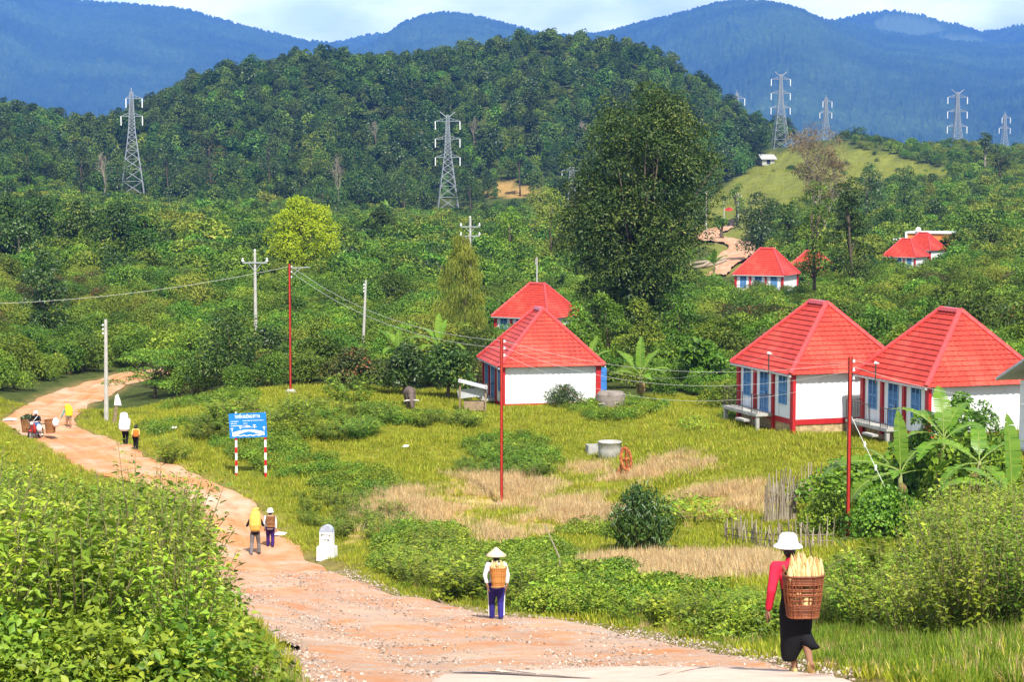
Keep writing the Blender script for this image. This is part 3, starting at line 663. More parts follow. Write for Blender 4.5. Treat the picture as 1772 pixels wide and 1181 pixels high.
M['orange_wall'] = mat_plain("orange_plaster", (.72, .27, .07), .85, .15, var=.08)
M['thatch'] = mat_plain("brown_thatch", (.2, .12, .09), .95, .05, var=.4, scale=14, bump=.6)

LV, LU, LWV, LWU, EAVE, RISE, RIDGE = 6.4, 6.6, 5.7, 5.95, 2.72, 3.2, 1.6
KY = LWU / 6.6
def tile_face(mb, E0, E1, T0, T1, rows=15):
    E0, E1, T0, T1 = map(Vector, (E0, E1, T0, T1))
    nrm = (E1 - E0).cross(T0 - E0).normalized()
    if nrm.z < 0: nrm = -nrm
    along = (E1 - E0).normalized(); up = nrm.cross(along)
    if up.z < 0: up = -up
    for r in range(rows):
        s0, s1 = r / rows, (r + 1.12) / rows; s1 = min(s1, 1)
        a0, b0 = E0.lerp(T0, s0), E1.lerp(T1, s0); a1, b1 = E0.lerp(T0, s1), E1.lerp(T1, s1)
        wd = (b0 - a0).length; n = max(2, int(wd / .09)); vs = []
        for k in range(n + 1):
            t = k / n; xa = t * wd; ph = abs(math.sin(math.pi * (xa - wd / 2) / .33)); bumpz = .022 * ph
            p = a0.lerp(b0, t) + nrm * (.05 + bumpz) - up * (.03 * ph)
            q = a1.lerp(b1, t) + nrm * (.005 + bumpz * .7)
            vs += [p, q, a0.lerp(b0, t) + nrm * (bumpz * .5)]
        fs = []
        for k in range(n):
            i = k * 3; fs += [(i, i+3, i+4, i+1), (i+2, i+5, i+3, i)]
        nf = len(mb.f); mb.add(vs, fs, 0)
        for k in range(n): mb.t[nf + 2*k] = mb.t[nf + 2*k + 1] = .5 + .2 * math.sin(r * 12.9 + int((k * .09 - wd / 2 + 50) / .98) * 7.3)
        for c_ in range(-4, 5):          # side laps of the sheets
            xo = c_ * .98 + (.33 if r % 2 else 0) + wd / 2
            if .15 < xo < wd - .15: q_ = a0.lerp(b0, xo / wd); mb.add([q_ + nrm * .074, q_ + along * .025 + nrm * .082, q_ + along * .025 + nrm * .03 + up * .2, q_ + nrm * .03 + up * .2], [(0, 1, 2, 3)], 0, .12)
def build_house():
    root = empty("village_house"); hx, hy = LV / 2, LU / 2; wx, wy = LWV / 2, LWU / 2
    # masonry
    f = MB(); f.box((0, 0, -.35), (LWV - .06, LWU - .06, 1.3)); f.build("foundation", M['stone'], root)
    p = MB(); p.box((0, 0, .41), (LWV + .04, LWU + .04, .26)); p.build("plinth", M['red_paint'], root)
    wl = MB(); wl.box((0, 0, (.54 + 2.95) / 2), (LWV, LWU, 2.95 - .54))
    for y0, y1 in ((-2.95, -2.62), (-1.62, -1.25), (-.72, -.42), (.62, .98), (1.5, 1.8), (2.68, 2.95)):
        wl.box((-wx - .02, (y0 + y1) / 2 * KY, 1.73), (.05, (y1 - y0) * KY, 2.36))
    wl.build("wall", M['white_wall'], root)
    for y, w, z0 in ((-wy, .3, -.6), (-.98 * KY, .2, -.3), (1.24 * KY, .2, .1), (wy, .26, -.6)):
        q = MB(); q.box((-wx - .04 if abs(y) < 3 else -wx, y, (z0 + 2.94) / 2), (w if abs(y) > 3 else .16, w, 2.94 - z0)); q.build("pillar", M['red_paint'], root)
    for y in (-wy, wy):
        q = MB(); q.box((wx, y, 1.17), (.28, .28, 3.54)); q.build("pillar", M['red_paint'], root)
    # louvred windows and door on the porch side
    def louvre(name, y, w, z0, z1, kid):
        x = -wx - .03
        fr = MB()
        for yy in (y - w / 2, y, y + w / 2): fr.box((x, yy, (z0 + z1) / 2), (.1, .07, z1 - z0), tint=.8)
        for zz in (z0, z0 + (z1 - z0) * .46, z1): fr.box((x - .003, y, zz), (.1, w + .06, .07), tint=.75)
        o = fr.build(name, M['blue_wood'], root)
        bk = MB(); bk.box((x + .01, y, (z0 + z1) / 2), (.05, w, z1 - z0)); bk.build("backing", M['blue_dark'], o)
        sl_ = MB(); n = int((z1 - z0) / .085)
        for k in range(n):
            zz = z0 + (k + .5) / n * (z1 - z0)
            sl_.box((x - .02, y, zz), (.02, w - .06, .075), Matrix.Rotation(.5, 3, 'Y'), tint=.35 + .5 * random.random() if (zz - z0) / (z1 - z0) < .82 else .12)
        sl_.build(kid, M['blue_wood'], o)
        return o
    louvre("window", -2.12 * KY, .74, 1.22, 2.6, "louvre_slats"); louvre("window", 2.22 * KY, .74, 1.22, 2.6, "louvre_slats")
    d = louvre("door", .1 * KY, .84, .66, 2.6, "louvre_slats"); hd = MB(); hd.box((-wx - .1, -.22, 1.55), (.05, .03, .16)); hd.build("handle", M['iron'], d)
    # porch
    po = MB(); po.box((-wx - .5, 1.0, .56), (.95, 3.9, .13)); po.box((-wx - .5, 1.0, .47), (.8, 3.7, .05))
    for y in (-.8, 2.8): po.box((-wx - .85, y, -.05), (.16, .16, .98))
    po.box((-wx - 1.12, .3, .22), (.3, 1.0, .1)); pr = po.build("porch", M['concrete'], root)
    rx_ = -wx - .93
    for a, b, xe in ((-.93, -.3, -.93), (.7, 2.93, 2.93)):
        rl = MB()
        for y in np.arange(a, b, .15): rl.bar((rx_, y, .62), (rx_, y, 1.5), .009)
        for y in (a, b): rl.bar((rx_, y, .6), (rx_, y, 1.56), .022)
        for x in np.arange(rx_, -wx - .1, .15): rl.bar((x, xe, .62), (x, xe, 1.5), .009)
        rl.bar((rx_, a, 1.54), (rx_, b, 1.54), .022); rl.bar((rx_, a, .72), (rx_, b, .72), .012); rl.bar((rx_, xe, 1.54), (-wx - .12, xe, 1.54), .02)
        rl.build("railing", M['iron'], pr)
    # open shutter on the far gable side
    sh = MB(); sh.box((wx + .42, -wy + .75, 1.75), (.6, .05, 1.5)); 
    for k in range(3): sh.box((wx + .42, -wy + .722, 1.2 + k * .52), (.56, .03, .05))
    sh.build("shutter", M['blue_open'], root)
    # roof
    e, t = EAVE, EAVE + RISE; r = RIDGE / 2
    A, B, Cc, D = (-hx, -hy, e), (hx, -hy, e), (hx, hy, e), (-hx, hy, e); P, Q = (0, -r, t), (0, r, t)
    rf = MB(); tile_face(rf, A, B, P, P); tile_face(rf, D, A, Q, P); tile_face(rf, B, Cc, P, Q); tile_face(rf, Cc, D, Q, Q)
    rf.add([(-hx + .02, -hy + .02, e - .01), (hx - .02, -hy + .02, e - .01), (hx - .02, hy - .02, e - .01), (-hx + .02, hy - .02, e - .01)], [(3, 2, 1, 0)])
    ro = rf.build("roof", M['roof_red'], root)
    for a, b in ((A, P), (B, P), (Cc, Q), (D, Q)):
        a, b = Vector(a), Vector(b); h = MB(); pts = [a.lerp(b, k / 20) + Vector((0, 0, .05)) for k in range(21)]
        h.tube(pts, [.12 + .012 * (k % 2) for k in range(21)], 8); h.build("hip_cap", M['roof_ridge'], ro)
    rc = MB(); rc.box((0, 0, t + .03), (.46, RIDGE + .36, .16), taper=.72); rc.build("ridge_cap", M['roof_ridge'], ro)
    for a, b in ((A, D), (B, Cc)):
        gt = MB(); gt.tube([Vector(a) + Vector((0, 0, -.05)), Vector(b) + Vector((0, 0, -.05))], .06, 8); gt.build("gutter", M['gutter'], ro)
    return root
HOUSE = build_house(); _used = [False]; HOUSES = []
def house(px, py, Y, deg, label, scale=1.0, group="white houses with red hipped roofs"):
    P = at(px, py, Y); th = R(deg); v = Vector((math.cos(th), math.sin(th), 0)); u = Vector((-math.sin(th), math.cos(th), 0))
    o = HOUSE if not _used[0] else copy_tree(HOUSE); _used[0] = True
    c = P + (v * LV / 2 + u * LU / 2) * scale; o.location = (c.x, c.y, P.z - EAVE * scale); o.rotation_euler = (0, 0, th); o.scale = (scale,) * 3
    HOUSES.append((c.x, c.y, 5.2 * scale)); return tag(o, label, "house", group)
h3 = house(1368, 650, 94, 19, "white house with blue louvred doors and iron-railed porch under a red tiled hipped roof")
h1 = house(864, 637, 116, 12, "white house with a blank front wall behind the tallest red pole in the meadow")
h4 = house(1603, 672, 88, 19, "white house with red pillars half hidden behind tall banana plants")
h2 = house(948, 553, 190, 56, "house showing only its red roof right behind the blank-walled house")
h5 = house(1357, 478, 240, 64, "red-roofed white house among bushes below the far bend of the road")
h5b = house(1425, 479, 262, 55, "house of which a sliver of red roof shows behind the two slender trees")
h6 = house(1585, 446, 278, 55, "house with red roof in front of the flat-roofed orange building", .79)
h6b = house(1611, 434, 288, 50, "house whose red roof peak rises against the orange wall", .79)
h7 = house(1262, 369, 640, 40, "tiny distant red roof above the far end of the road", .56)
h8 = house(934, 366, 560, 45, "tiny speck of a red roof below the tan field", .3)

# service masts on the eaves
def mast(px, py0, py1, Y, label):
    b = at(px, py0, Y); h = (py0 - py1) / ppm(Y); t = empty("service_mast", b, 0, label, "mast", "service masts on the house eaves")
    m_ = MB(); m_.tube([(0, 0, -.25), (0, 0, h)], .035, 8); m_.build("mast_tube", M['iron'], t)
    m_ = MB(); m_.ball((0, 0, h + .04), (.08, .07, .07)); m_.box((.09, 0, h + .03), (.12, .06, .05)); m_.build("insulator", M['insulator'], t)
mast(1330, 640, 613, 95.9, "thin iron mast with white insulator on the eave above the railed porch")
mast(1515, 655, 630, 90.4, "thin iron mast with white insulator on the eave beside the red pole")

# flat-roofed orange building, dish, hut, sheds
def tri_house(): pass
P0 = at(1570, 402, 302); P1 = at(1640, 412, 299)
o = empty("orange_building", (P0.x, P0.y, gz(P0.x, P0.y)), 0, "long orange flat-roofed building with white parapet and porch rising out of the bushes", "building")
d = Vector((P1.x - P0.x, P1.y - P0.y, 0)); Ld = d.length; ang = math.atan2(d.y, d.x); hgt = P0.z - gz(P0.x, P0.y)
rt = Matrix.Rotation(ang, 3, 'Z'); tp = lambda x, y, z: tuple(rt @ Vector((x, y, z)))
b = MB(); b.box(tp(Ld/2, 2, hgt/2 - .3), (Ld, 4, hgt + .4), rt); b.build("wall", M['orange_wall'], o)
b = MB(); b.box(tp(Ld/2, 2, hgt - .02), (Ld + .4, 4.4, .26), rt); b.build("parapet", M['white_wall'], o)
b = MB(); b.box(tp(-1.0, 1.5, hgt - 1.1), (2.2, 4, .22), rt); b.box(tp(-.1, -.1, hgt / 2), (.3, .3, hgt + .2), rt); b.box(tp(-1.9, -.3, hgt/2 - .6), (.25, .25, hgt - 1.0), rt); b.build("porch", M['white_wall'], o)
HOUSES.append((P0.x + d.x / 2, P0.y + d.y / 2 + 3, 6))
dp = at(1589, 399, 301); o = empty("satellite_dish", dp, 0, "round white satellite dish standing on the orange building", "dish")
b = MB(); b.ball((0, 0, .1), (.42, .12, .42), 16, 10); b.build("reflector", M['insulator'], o); b = MB(); b.bar((0, .05, -.6), (0, .05, 0), .04); b.build("mount", M['steel'], o)
def hut(name, px, Y, py_top, width_px, label, roofm, wallm, pitch=.6, cone=False, bpy_=None):
    b = hit(px, bpy_, Y * .5, Y * 1.6) if bpy_ else place(px, Y); Y = b.y; top = at(px, py_top, Y).z; w = width_px / ppm(Y); h = top - b.z; o = empty(name, b, .3, label, "hut")
    q = MB(); wh = h - w * pitch * .6
    if cone:
        q.loft([(0,0,wh - .2,w*.62,w*.62),(0,0,wh + (h-wh)*.55,w*.34,w*.34),(0,0,h,w*.04,w*.04)], 14, wob=.1)
    else:
        e = w * .58
        q.add([(-e,-e,wh-.15),(e,-e,wh-.15),(e,0,h),(-e,0,h),(e,e,wh-.15),(-e,e,wh-.15),(-e,-e,wh-.3),(e,-e,wh-.3),(e,0,h-.15),(-e,0,h-.15),(e,e,wh-.3),(-e,e,wh-.3)],
              [(0,1,2,3),(3,2,4,5),(9,8,7,6),(11,10,8,9),(0,6,7,1),(5,4,10,11),(1,7,8,2),(2,8,10,4),(0,3,9,6),(3,5,11,9)])
    q.build("roof", roofm, o); q = MB(); q.box((0,0,wh/2 - .3),(w*.9,w*.9,wh + .5)); wl_ = q.build("wall", wallm, o)
    q = MB(); q.box((0,-w*.455,min(.9, wh*.4)),(w*.25,.05,min(1.8, wh*.8))); q.build("door", M['blue_dark'], o)
    HOUSES.append((b.x, b.y, w * .7)); return o
hut("thatched_hut", 1705, 330, 405, 20, "small brown conical thatched hut among the shrubs", M['thatch'], M['wood'], cone=True)
hut("white_shed", 1712, 350, 395, 18, "white sheet-roofed shed just behind the thatched hut", M['insulator'], M['concrete_pale'], .4)
hut("field_hut", 1325, 800, 267, 26, "pale weathered hut on the crest of the yellow grassy hill", M['concrete'], M['concrete_pale'], .5, False, 284)
hut("metal_shed", 1649, 600, 299, 17, "small grey metal-roofed shed at the foot of the plateau", M['grey_sheet'], M['wood'], .5, False, 312)
# neighbour at the frame's edge: grey roof over a white wall with a brown post
P = at(1858, 676, 80); bz = gz(P.x, P.y); o = empty("grey_roofed_house", (P.x, P.y, bz), R(20), "white-walled house with a grey sheet roof cut off by the edge of the photo", "house"); h = P.z - bz
b = MB(); b.box((3.6, 2.4, h/2 - .3), (6, 4.4, h + .5)); b.build("wall", M['white_wall'], o)
b = MB(); b.add([(-.1,-.6,h),(7,-.6,h),(7,2.4,h+1.5),(-.1,2.4,h+1.5),(7,5.4,h),(-.1,5.4,h),(-.1,-.6,h-.12),(7,-.6,h-.12),(7,2.4,h+1.38),(-.1,2.4,h+1.38),(7,5.4,h-.12),(-.1,5.4,h-.12)],
      [(0,1,2,3),(3,2,4,5),(9,8,7,6),(11,10,8,9),(0,6,7,1),(5,4,10,11),(1,7,8,2),(2,8,10,4),(0,3,9,6),(3,5,11,9)])
b.box((.9,-1.1,h-.28),(3.0,1.4,.1),Matrix.Rotation(.2,3,'X')); b.build("roof", M['grey_sheet'], o)
b = MB(); b.box((-.15,-1.4,h/2-.4),(.18,.18,h+.1)); b.build("post", M['wood'], o)
HOUSES.append((P.x + 3, P.y + 3, 4.5))
# lean-to beside the blank-walled house
P = place(818, 112.5); o = empty("lean_to", P, 0, "ramshackle lean-to with a pale sheet roof beside the blank-walled house", "shed")
b = MB(); b.box((0, .6, 1.62), (1.7, 1.6, .05), Matrix.Rotation(.25, 3, 'Y')); b.box((-.1, .2, 1.15), (1.5, .06, .5), Matrix.Rotation(-.12, 3, 'Y')); b.build("roof", M['grey_sheet'], o)
for x, y in ((-.75, 0), (.7, 0), (-.75, 1.3), (.7, 1.3)):
    b = MB(); b.tube([(x, y, -.2), (x + .05, y, 1.7 - x * .25)], .05, 6); b.build("post", M['wood'], o)
b = MB(); b.box((.1, .5, .4), (1.2, .7, .5)); b.build("bench", M['wood'], o)

# ------------------------------------------------------------------ poles and wires
def span(name, a, b, sag, label, rad=.014, m='wire', n=18):
    a, b = Vector(a), Vector(b); q = MB(); pts = []
    for k in range(n + 1):
        t = k / n; p = a.lerp(b, t); p.z -= sag * 4 * t * (1 - t); pts.append(p)
    mid = a.copy(); q.tube([p - mid for p in pts], rad * .48, 5); o = q.build(name, M[m], None, False, mid); return tag(o, label, "power line", "overhead power lines")
def red_pole(px, base_py, top_py, Y, label, arm=0, lean=0.0):
    b = place(px, Y); tz = at(px, top_py, Y).z; h = tz - b.z; o = empty("power_pole", b, 0, label, "power pole", "red steel power poles")
    q = MB()
    for sx, sy, dx, dy in ((-.055, 0, .02, .13), (.055, 0, .02, .13), (0, -.055, .13, .02)): q.box((sx, sy, h/2 - .2), (dx, dy, h + .4))
    q.build("post", M['pole_red'], o)
    for k, dz in enumerate((.12, .42, .72)):
        i_ = MB(); i_.loft([(.12,-.02,h-dz-.07,.05,.05),(.12,-.02,h-dz-.02,.035,.035),(.12,-.02,h-dz+.03,.05,.05)], 10); i_.bar((.03,-.02,h-dz),(.16,-.02,h-dz),.015); i_.build("insulator", M['insulator'], o)
    if arm:
        a_ = MB(); a_.bar((0,0,h-.25),(arm,.1,h-.2),.025); a_.bar((.2,0,h-.6),(arm*.6,.05,h-.22),.018); a_.build("cross_arm", M['steel'], o)
    q = MB(); q.loft([(0,0,-.05,.36,.3),(0,0,.1,.27,.24),(0,0,.16,.15,.15)], 12, wob=.25); q.build("footing", M['concrete_pale'], o)
    return Vector((b.x, b.y, tz))
T1 = red_pole(503, 675, 457, 115, "tall red steel pole rising from bushes behind the blue sign", 1.15)
T2 = red_pole(868, 870, 585, 85, "red steel pole on a concrete footing in the middle of the meadow")
T3 = red_pole(1467, 930, 618, 69.5, "red steel pole beside the vine-covered bush and the stick fence")
def conc_pole(px, Y, top_py, label, arms=0, lean=0.0, w=.17, vis=None):
    b = place(px, Y); tz = at(px, top_py, Y).z; h = tz - b.z; o = empty("concrete_pole", b, 0, label, "pole", "grey concrete poles"); dx = lean * h
    q = MB(); q.tube([(-dx, 0, -.4), (0, 0, h)], [w, w * .62], 8); q.build("post", M['concrete_pale'], o)
    for k in range(arms):
        q = MB(); z = h - .9 - k * 1.0; s = 1.0
        q.box((0, -.1, z), (2 * s, .1, .1)); q.bar((-s * .6, -.1, z), (0, -.1, z - .7), .03); q.bar((s * .6, -.1, z), (0, -.1, z - .7), .03); q.build("cross_arm", M['steel'], o)
        for sx in (-s, s):
            i_ = MB(); i_.loft([(sx,-.1,z+.04,.06,.06),(sx,-.1,z+.14,.12,.12),(sx,-.1,z+.26,.06,.06),(sx,-.1,z+.34,.09,.09),(sx,-.1,z+.4,.04,.04)], 10); i_.build("insulator", M['insulator'], o)
    if arms:
        i_ = MB(); i_.loft([(0,0,h,.06,.06),(0,0,h+.1,.11,.11),(0,0,h+.22,.05,.05)], 10); i_.build("insulator", M['insulator'], o)
    else:
        i_ = MB()
        for dz in (.35, .6, .85): i_.ball((-w - .02, -.05, h - dz), (.06, .06, .07), 8, 6)
        i_.build("insulator", M['insulator'], o)
    return Vector((b.x, b.y, tz)), o
C1, _ = conc_pole(186, 120, 553, "bare grey concrete pole at the bend of the dirt road", 0, .012, .15)
C2, _ = conc_pole(443, 165, 436, "concrete pole with one crossarm among shrubs beyond the tall red pole", 1, 0, .17)
C3, _ = conc_pole(634, 150, 485, "leaning thin concrete pole without crossarm among the shrubs", 0, .05, .13)
C4, _ = conc_pole(814, 215, 378, "concrete pole with crossarms poking above the feathery tree", 2, 0, .19)
C5, _ = conc_pole(929, 250, 445, "short-looking concrete pole beside the big dark tree", 0, 0, .14)
C6, _ = conc_pole(1222, 500, 330, "distant thin concrete pole standing by the upper end of the far road", 0, 0, .2)
C7, _ = conc_pole(1277, 590, 335, "distant concrete pole with a crossarm above the tiny red roof", 1, 0, .24)
C8, _ = conc_pole(1253, 560, 348, "distant short pale pole in front of the tiny red roof", 0, 0, .2)
C9, _ = conc_pole(1632, 400, 392, "pale thin pole behind the orange building", 0, 0, .16)
span("power_line", T1 + Vector((-.05,0,-.15)), at(-70, 527, 118), .5, "pale wire running from the tall red pole behind the sign out over the road", .02)
for k, dz in enumerate((.12, .45)):
    span("power_line", T1 + Vector((.1,0,-dz)), T2 + Vector((.1,0,-dz)), .9, "upper wire between the two red poles of the meadow" if k == 0 else "lower wire between the two red poles of the meadow", .016)
for k, (dz, s, lb) in enumerate(((.12, .75, "uppermost"), (.42, 1.0, "middle"), (.72, 1.3, "lowest"))):
    span("power_line", T2 + Vector((.12,0,-dz)), T3 + Vector((-.05,0,-dz-.1)), s, lb + " of three wires sagging across the meadow between red poles", .013)
MA = at(1330, 613, 95.9); MBt = at(1515, 630, 90.4)
span("power_line", T3 + Vector((0,0,-.15)), MA, .25, "wire from the red pole by the vines to the mast above the railed porch", .012)
span("power_line", T3 + Vector((.1,0,-.1)), MBt, .06, "short wire from the red pole by the vines to the mast beside it", .014)
span("power_line", MA, at(1049, 641, 114), .8, "wire from the mast above the porch to the eave of the blank-walled house", .013)
span("power_line", T3 + Vector((.12,0,-.35)), at(1850, 705, 74), .3, "wire passing in front of the roof of the banana-screened house", .012)
span("power_line", T2 + Vector((.12,0,-.1)), at(1040, 632, 112.5), .35, "wire from the meadow's middle pole to the eave of the blank-walled house", .013)
for k, y in enumerate((480, 505)):
    span("power_line", C2 + Vector((-1 if k else 1, 0, -.6)), at(-80, y, 150), .5, ("higher" if k == 0 else "lower") + " thin cable from the crossarm pole across the scrub", .012, 'wire_dark')
span("power_line", C2 + Vector((1, 0, -.6)), C4 + Vector((-1, 0, -.5)), 1.2, "thin cable between the two crossarm poles", .014, 'wire_dark')
span("power_line", C3 + Vector((0, 0, -.3)), C5 + Vector((0, 0, -.3)), 2.0, "thin cable from the leaning pole to the short-looking pole", .014, 'wire_dark')
gb = hit(1572, 930); ga = at(1467, 708, T3.y); q = MB(); q.tube([(0,0,0), gb - ga], .012, 6)
go_ = q.build("guy_wire", M['insulator'], None, False, ga); tag(go_, "white guy wire slanting from the red pole down into the vines", "guy wire")
q = MB()
for t in (.28, .46): q.ball((gb - ga) * t, (.05, .05, .12), 8, 6)
q.build("insulator", M['insulator'], go_)

# ------------------------------------------------------------------ lattice pylons
def pylon_mesh(kind):
    Hh = 1.0; bars = MB(); r = .0026
    prof = [(0, .105), (.2, .082), (.42, .052), (.6, .03), (.8, .02), (.96, .013)] if kind != 'c' else [(0, .1), (.5, .06), (.96, .03)]
    hw = lambda z: float(np.interp(z, [p[0] for p in prof], [p[1] for p in prof]))
    zs = [0]
    while zs[-1] < .94: zs.append(min(.96, zs[-1] + max(.026, hw(zs[-1]) * 1.25)))
    cn = [(-1,-1),(1,-1),(1,1),(-1,1)]
    for a, b in zip(zs[:-1], zs[1:]):
        for i in range(4):
            (x0, y0), (x1, y1) = cn[i], cn[(i+1) % 4]; wa, wb = hw(a), hw(b)
            bars.bar((x0*wa, y0*wa, a), (x0*wb, y0*wb, b), r * 1.25)
            bars.bar((x0*wa, y0*wa, a), (x1*wb, y1*wb, b), r * .75); bars.bar((x1*wa, y1*wa, a), (x0*wb, y0*wb, b), r * .75)
            bars.bar((x0*wb, y0*wb, b), (x1*wb, y1*wb, b), r * .6)
    arms = []; ins = []
    def arm(z, s, ln):
        q = MB(); w = hw(z)
        for y in (-w, w): q.bar((s*w, y, z), (s*ln, 0, z), r); q.bar((s*w, y, z+.032), (s*ln, 0, z), r * .8)
        for t in (.35, .65): q.bar((s*(w+(ln-w)*t), -w*(1-t), z), (s*(w+(ln-w)*t), 0, z+.032*(1-t)), r*.6); q.bar((s*(w+(ln-w)*t), w*(1-t), z), (s*(w+(ln-w)*t), 0, z+.032*(1-t)), r*.6)
        arms.append(q); k = MB(); k.tube([(s*ln, 0, z), (s*ln, 0, z-.085)], .0055, 6); ins.append(k)
    if kind == 'a':
        arm(.9, 1, .098); arm(.735, 1, .098); arm(.735, -1, .098); arm(.9, -1, .05)
        bars.bar((0, 0, .94), (0, 0, 1.0), r * 1.6)
    elif kind == 'b':
        for z in (.9, .72, .535): arm(z, 1, .125); arm(z, -1, .125)
        for s in (-1, 1):
            for y in (-.013, .013): bars.bar((s*.012, y, .94), (s*.08, 0, .995), r * 1.5)
    else:
        arm(.9, 1, .16); arm(.9, -1, .16)
    return bars, arms, ins
def make_pylon(kind):
    o = empty("transmission_pylon"); a, b, c = pylon_mesh(kind); a.build("tower_frame", M['steel'], o)
    for q in b: q.build("cross_arm", M['steel'], o)
    for q in c: q.build("insulator", M['insulator'], o)
    return o
_py = {}
def pylon(kind, px, top_py, Y, label, rz=0.0, base_py=None):
    if kind in _py: o = copy_tree(_py[kind])
    else: o = make_pylon(kind); _py[kind] = o
    b = place(px, Y); h = at(px, top_py, Y).z - b.z; o.location = (b.x, b.y, b.z - .3); o.scale = (h, h, h); o.rotation_euler = (0, 0, rz)
    PYL.append((px, top_py, Y)); return tag(o, label, "pylon", "steel lattice transmission pylons")
PYL = []
pylon('a', 230, 150, 700, "tall lattice pylon with few arms at the hill's lower slope", .15)
pylon('b', 775, 191, 680, "lattice pylon with three arm levels in front of the wooded hill", .1)
pylon('b', 1350, 122, 850, "lattice pylon with white insulators at the top of the yellow grassy hill", .1)
pylon('a', 1428, 163, 960, "slim pylon rising behind the leafless tree on the grassy hill", .3)
pylon('b', 1655, 153, 1150, "hazy three-armed pylon on the plateau skyline", .1)
pylon('a', 1737, 192, 1500, "smallest hazy pylon beside the lollipop-shaped tree's skyline", .3)
pylon('a', 1274, 155, 1350, "pylon tip showing over the shoulder of the wooded hill", .2)
pylon('c', 989, 283, 560, "small lattice mast beside the crown of the big dark tree", .1)

# ------------------------------------------------------------------ sign, milestone, small structures
M['sign_blue'] = mat_plain("blue_sign_paint", (.012, .20, .72), .45, .4, var=.05)
M['sign_white'] = mat_plain("white_sign_paint", (.86, .86, .86), .5, .3, var=.02)
M['post_red'] = mat_plain("signal_red", (.62, .012, .02), .5, .3, var=.08)
def text_mesh(name, body, size, mat, parent, loc, rot, ext=.006):
    cu = bpy.data.curves.new(name, 'FONT'); cu.body = body; cu.size = size; cu.extrude = ext; cu.offset = size * .025; cu.align_x = 'CENTER'; cu.align_y = 'CENTER'; cu.materials.append(mat)
    t_ = bpy.data.objects.new(name + "_letters", cu); me = bpy.data.meshes.new_from_object(t_); bpy.data.objects.remove(t_)
    o = bpy.data.objects.new(name, me); COL.objects.link(o); o.parent = parent; o.location = loc; o.rotation_euler = rot; return o
pl_, pr_ = place(409, 90), place(460, 90)
o = empty("road_sign", pl_.lerp(pr_, .5), R(-4), "blue road board on two red and white striped posts at the meadow's edge", "road sign")
hw = (pr_ - pl_).length / 2; k_ = 1 / ppm(90)
zt = at(434, 716, 90).z - o.location.z; zb = at(434, 758, 90).z - o.location.z; bw = 65 * k_
b = MB(); b.box((0, -.06, (zt + zb) / 2), (bw, .04, zt - zb)); bo = b.build("board", M['sign_blue'], o); bo.rotation_euler = (0, R(-2.6), 0); bo.location = (0, 0, .02)
tx = text_mesh("lettering", "TUYẾN ĐƯỜNG ĐT 716", .15, M['sign_white'], bo, (0, -.082, zt - .16), (R(90), 0, 0)); tx.scale = (.72, 1.25, 1)
ln = MB(); random.seed(3)
def squiggle(x0, x1, z, hgt=.035):
    x = x0
    while x < x1:
        w_ = random.uniform(.012, .035); ln.box((x + w_ / 2, -.083, z), (w_, .008, hgt * random.uniform(.55, 1.1))); x += w_ + .014
top = zt
squiggle(-.78, -.42, top - .36); squiggle(-.22, .72, top - .34); squiggle(-.78, -.5, top - .46); squiggle(-.2, -.02, top - .46); squiggle(-.78, -.24, top - .56); squiggle(-.2, -.02, top - .56); squiggle(-.36, .4, top - .64)
ln.build("small_print", M['sign_white'], bo)
br = MB(); n = 26; top_ = []; bot_ = []
for i in range(n + 1):
    t = i / n; x = -.74 + 1.48 * t; a = zb + .17 + .19 * math.sin(math.pi * (.12 + .76 * t)); th = .15 + .03 * math.sin(t * 9)
    top_.append((x, -.083, a)); bot_.append((x, -.083, a - th * (.7 + .3 * abs(2 * t - 1))))
br.add(top_ + bot_, [(i, n + 1 + i, n + 2 + i, i + 1) for i in range(n)])
lo_ = [(x, -.083, zb + .075 + .018 * math.sin(x * 22)) for x in np.linspace(-.72, .72, 40)]; up_ = [(x, y, z + .04) for x, y, z in lo_]
br.add(lo_ + up_, [(i, i + 1, 41 + i, 40 + i) for i in range(39)])
for x, z in ((-.74, .4), (.74, .42), (-.36, .5), (.3, .53)): br.box((x, -.083, zb + z - .05), (.03, .008, .14)); br.box((x, -.083, zb + z + .03), (.12, .008, .04))
br.ball((0, -.083, zb + .50), (.1, .006, .045)); br.build("bridge_drawing", M['sign_white'], bo)
for sx in (-1, 1):
    p = MB(); zz = zb - .02 + (0.02 if sx < 0 else .05); seg = [.14] + [.2 if i % 2 == 0 else .24 for i in range(12)]; z = zz; i = 0
    p.box((sx * hw, 0, (zt + zb) / 2 + .02), (.07, .05, zt - zb + .08), mat=1)
    while z > -.3:
        sl2 = .12 if i == 0 else (.33 if i % 2 else .26); sl2 = min(sl2, z + .3); c = z - sl2 / 2; p.tube([(sx * hw, 0, z), (sx * hw, 0, z - sl2)], .055, 10, i % 2); z -= sl2; i += 1
    p.build("post", [M['post_red'], M['sign_white']], o)
random.seed(11)
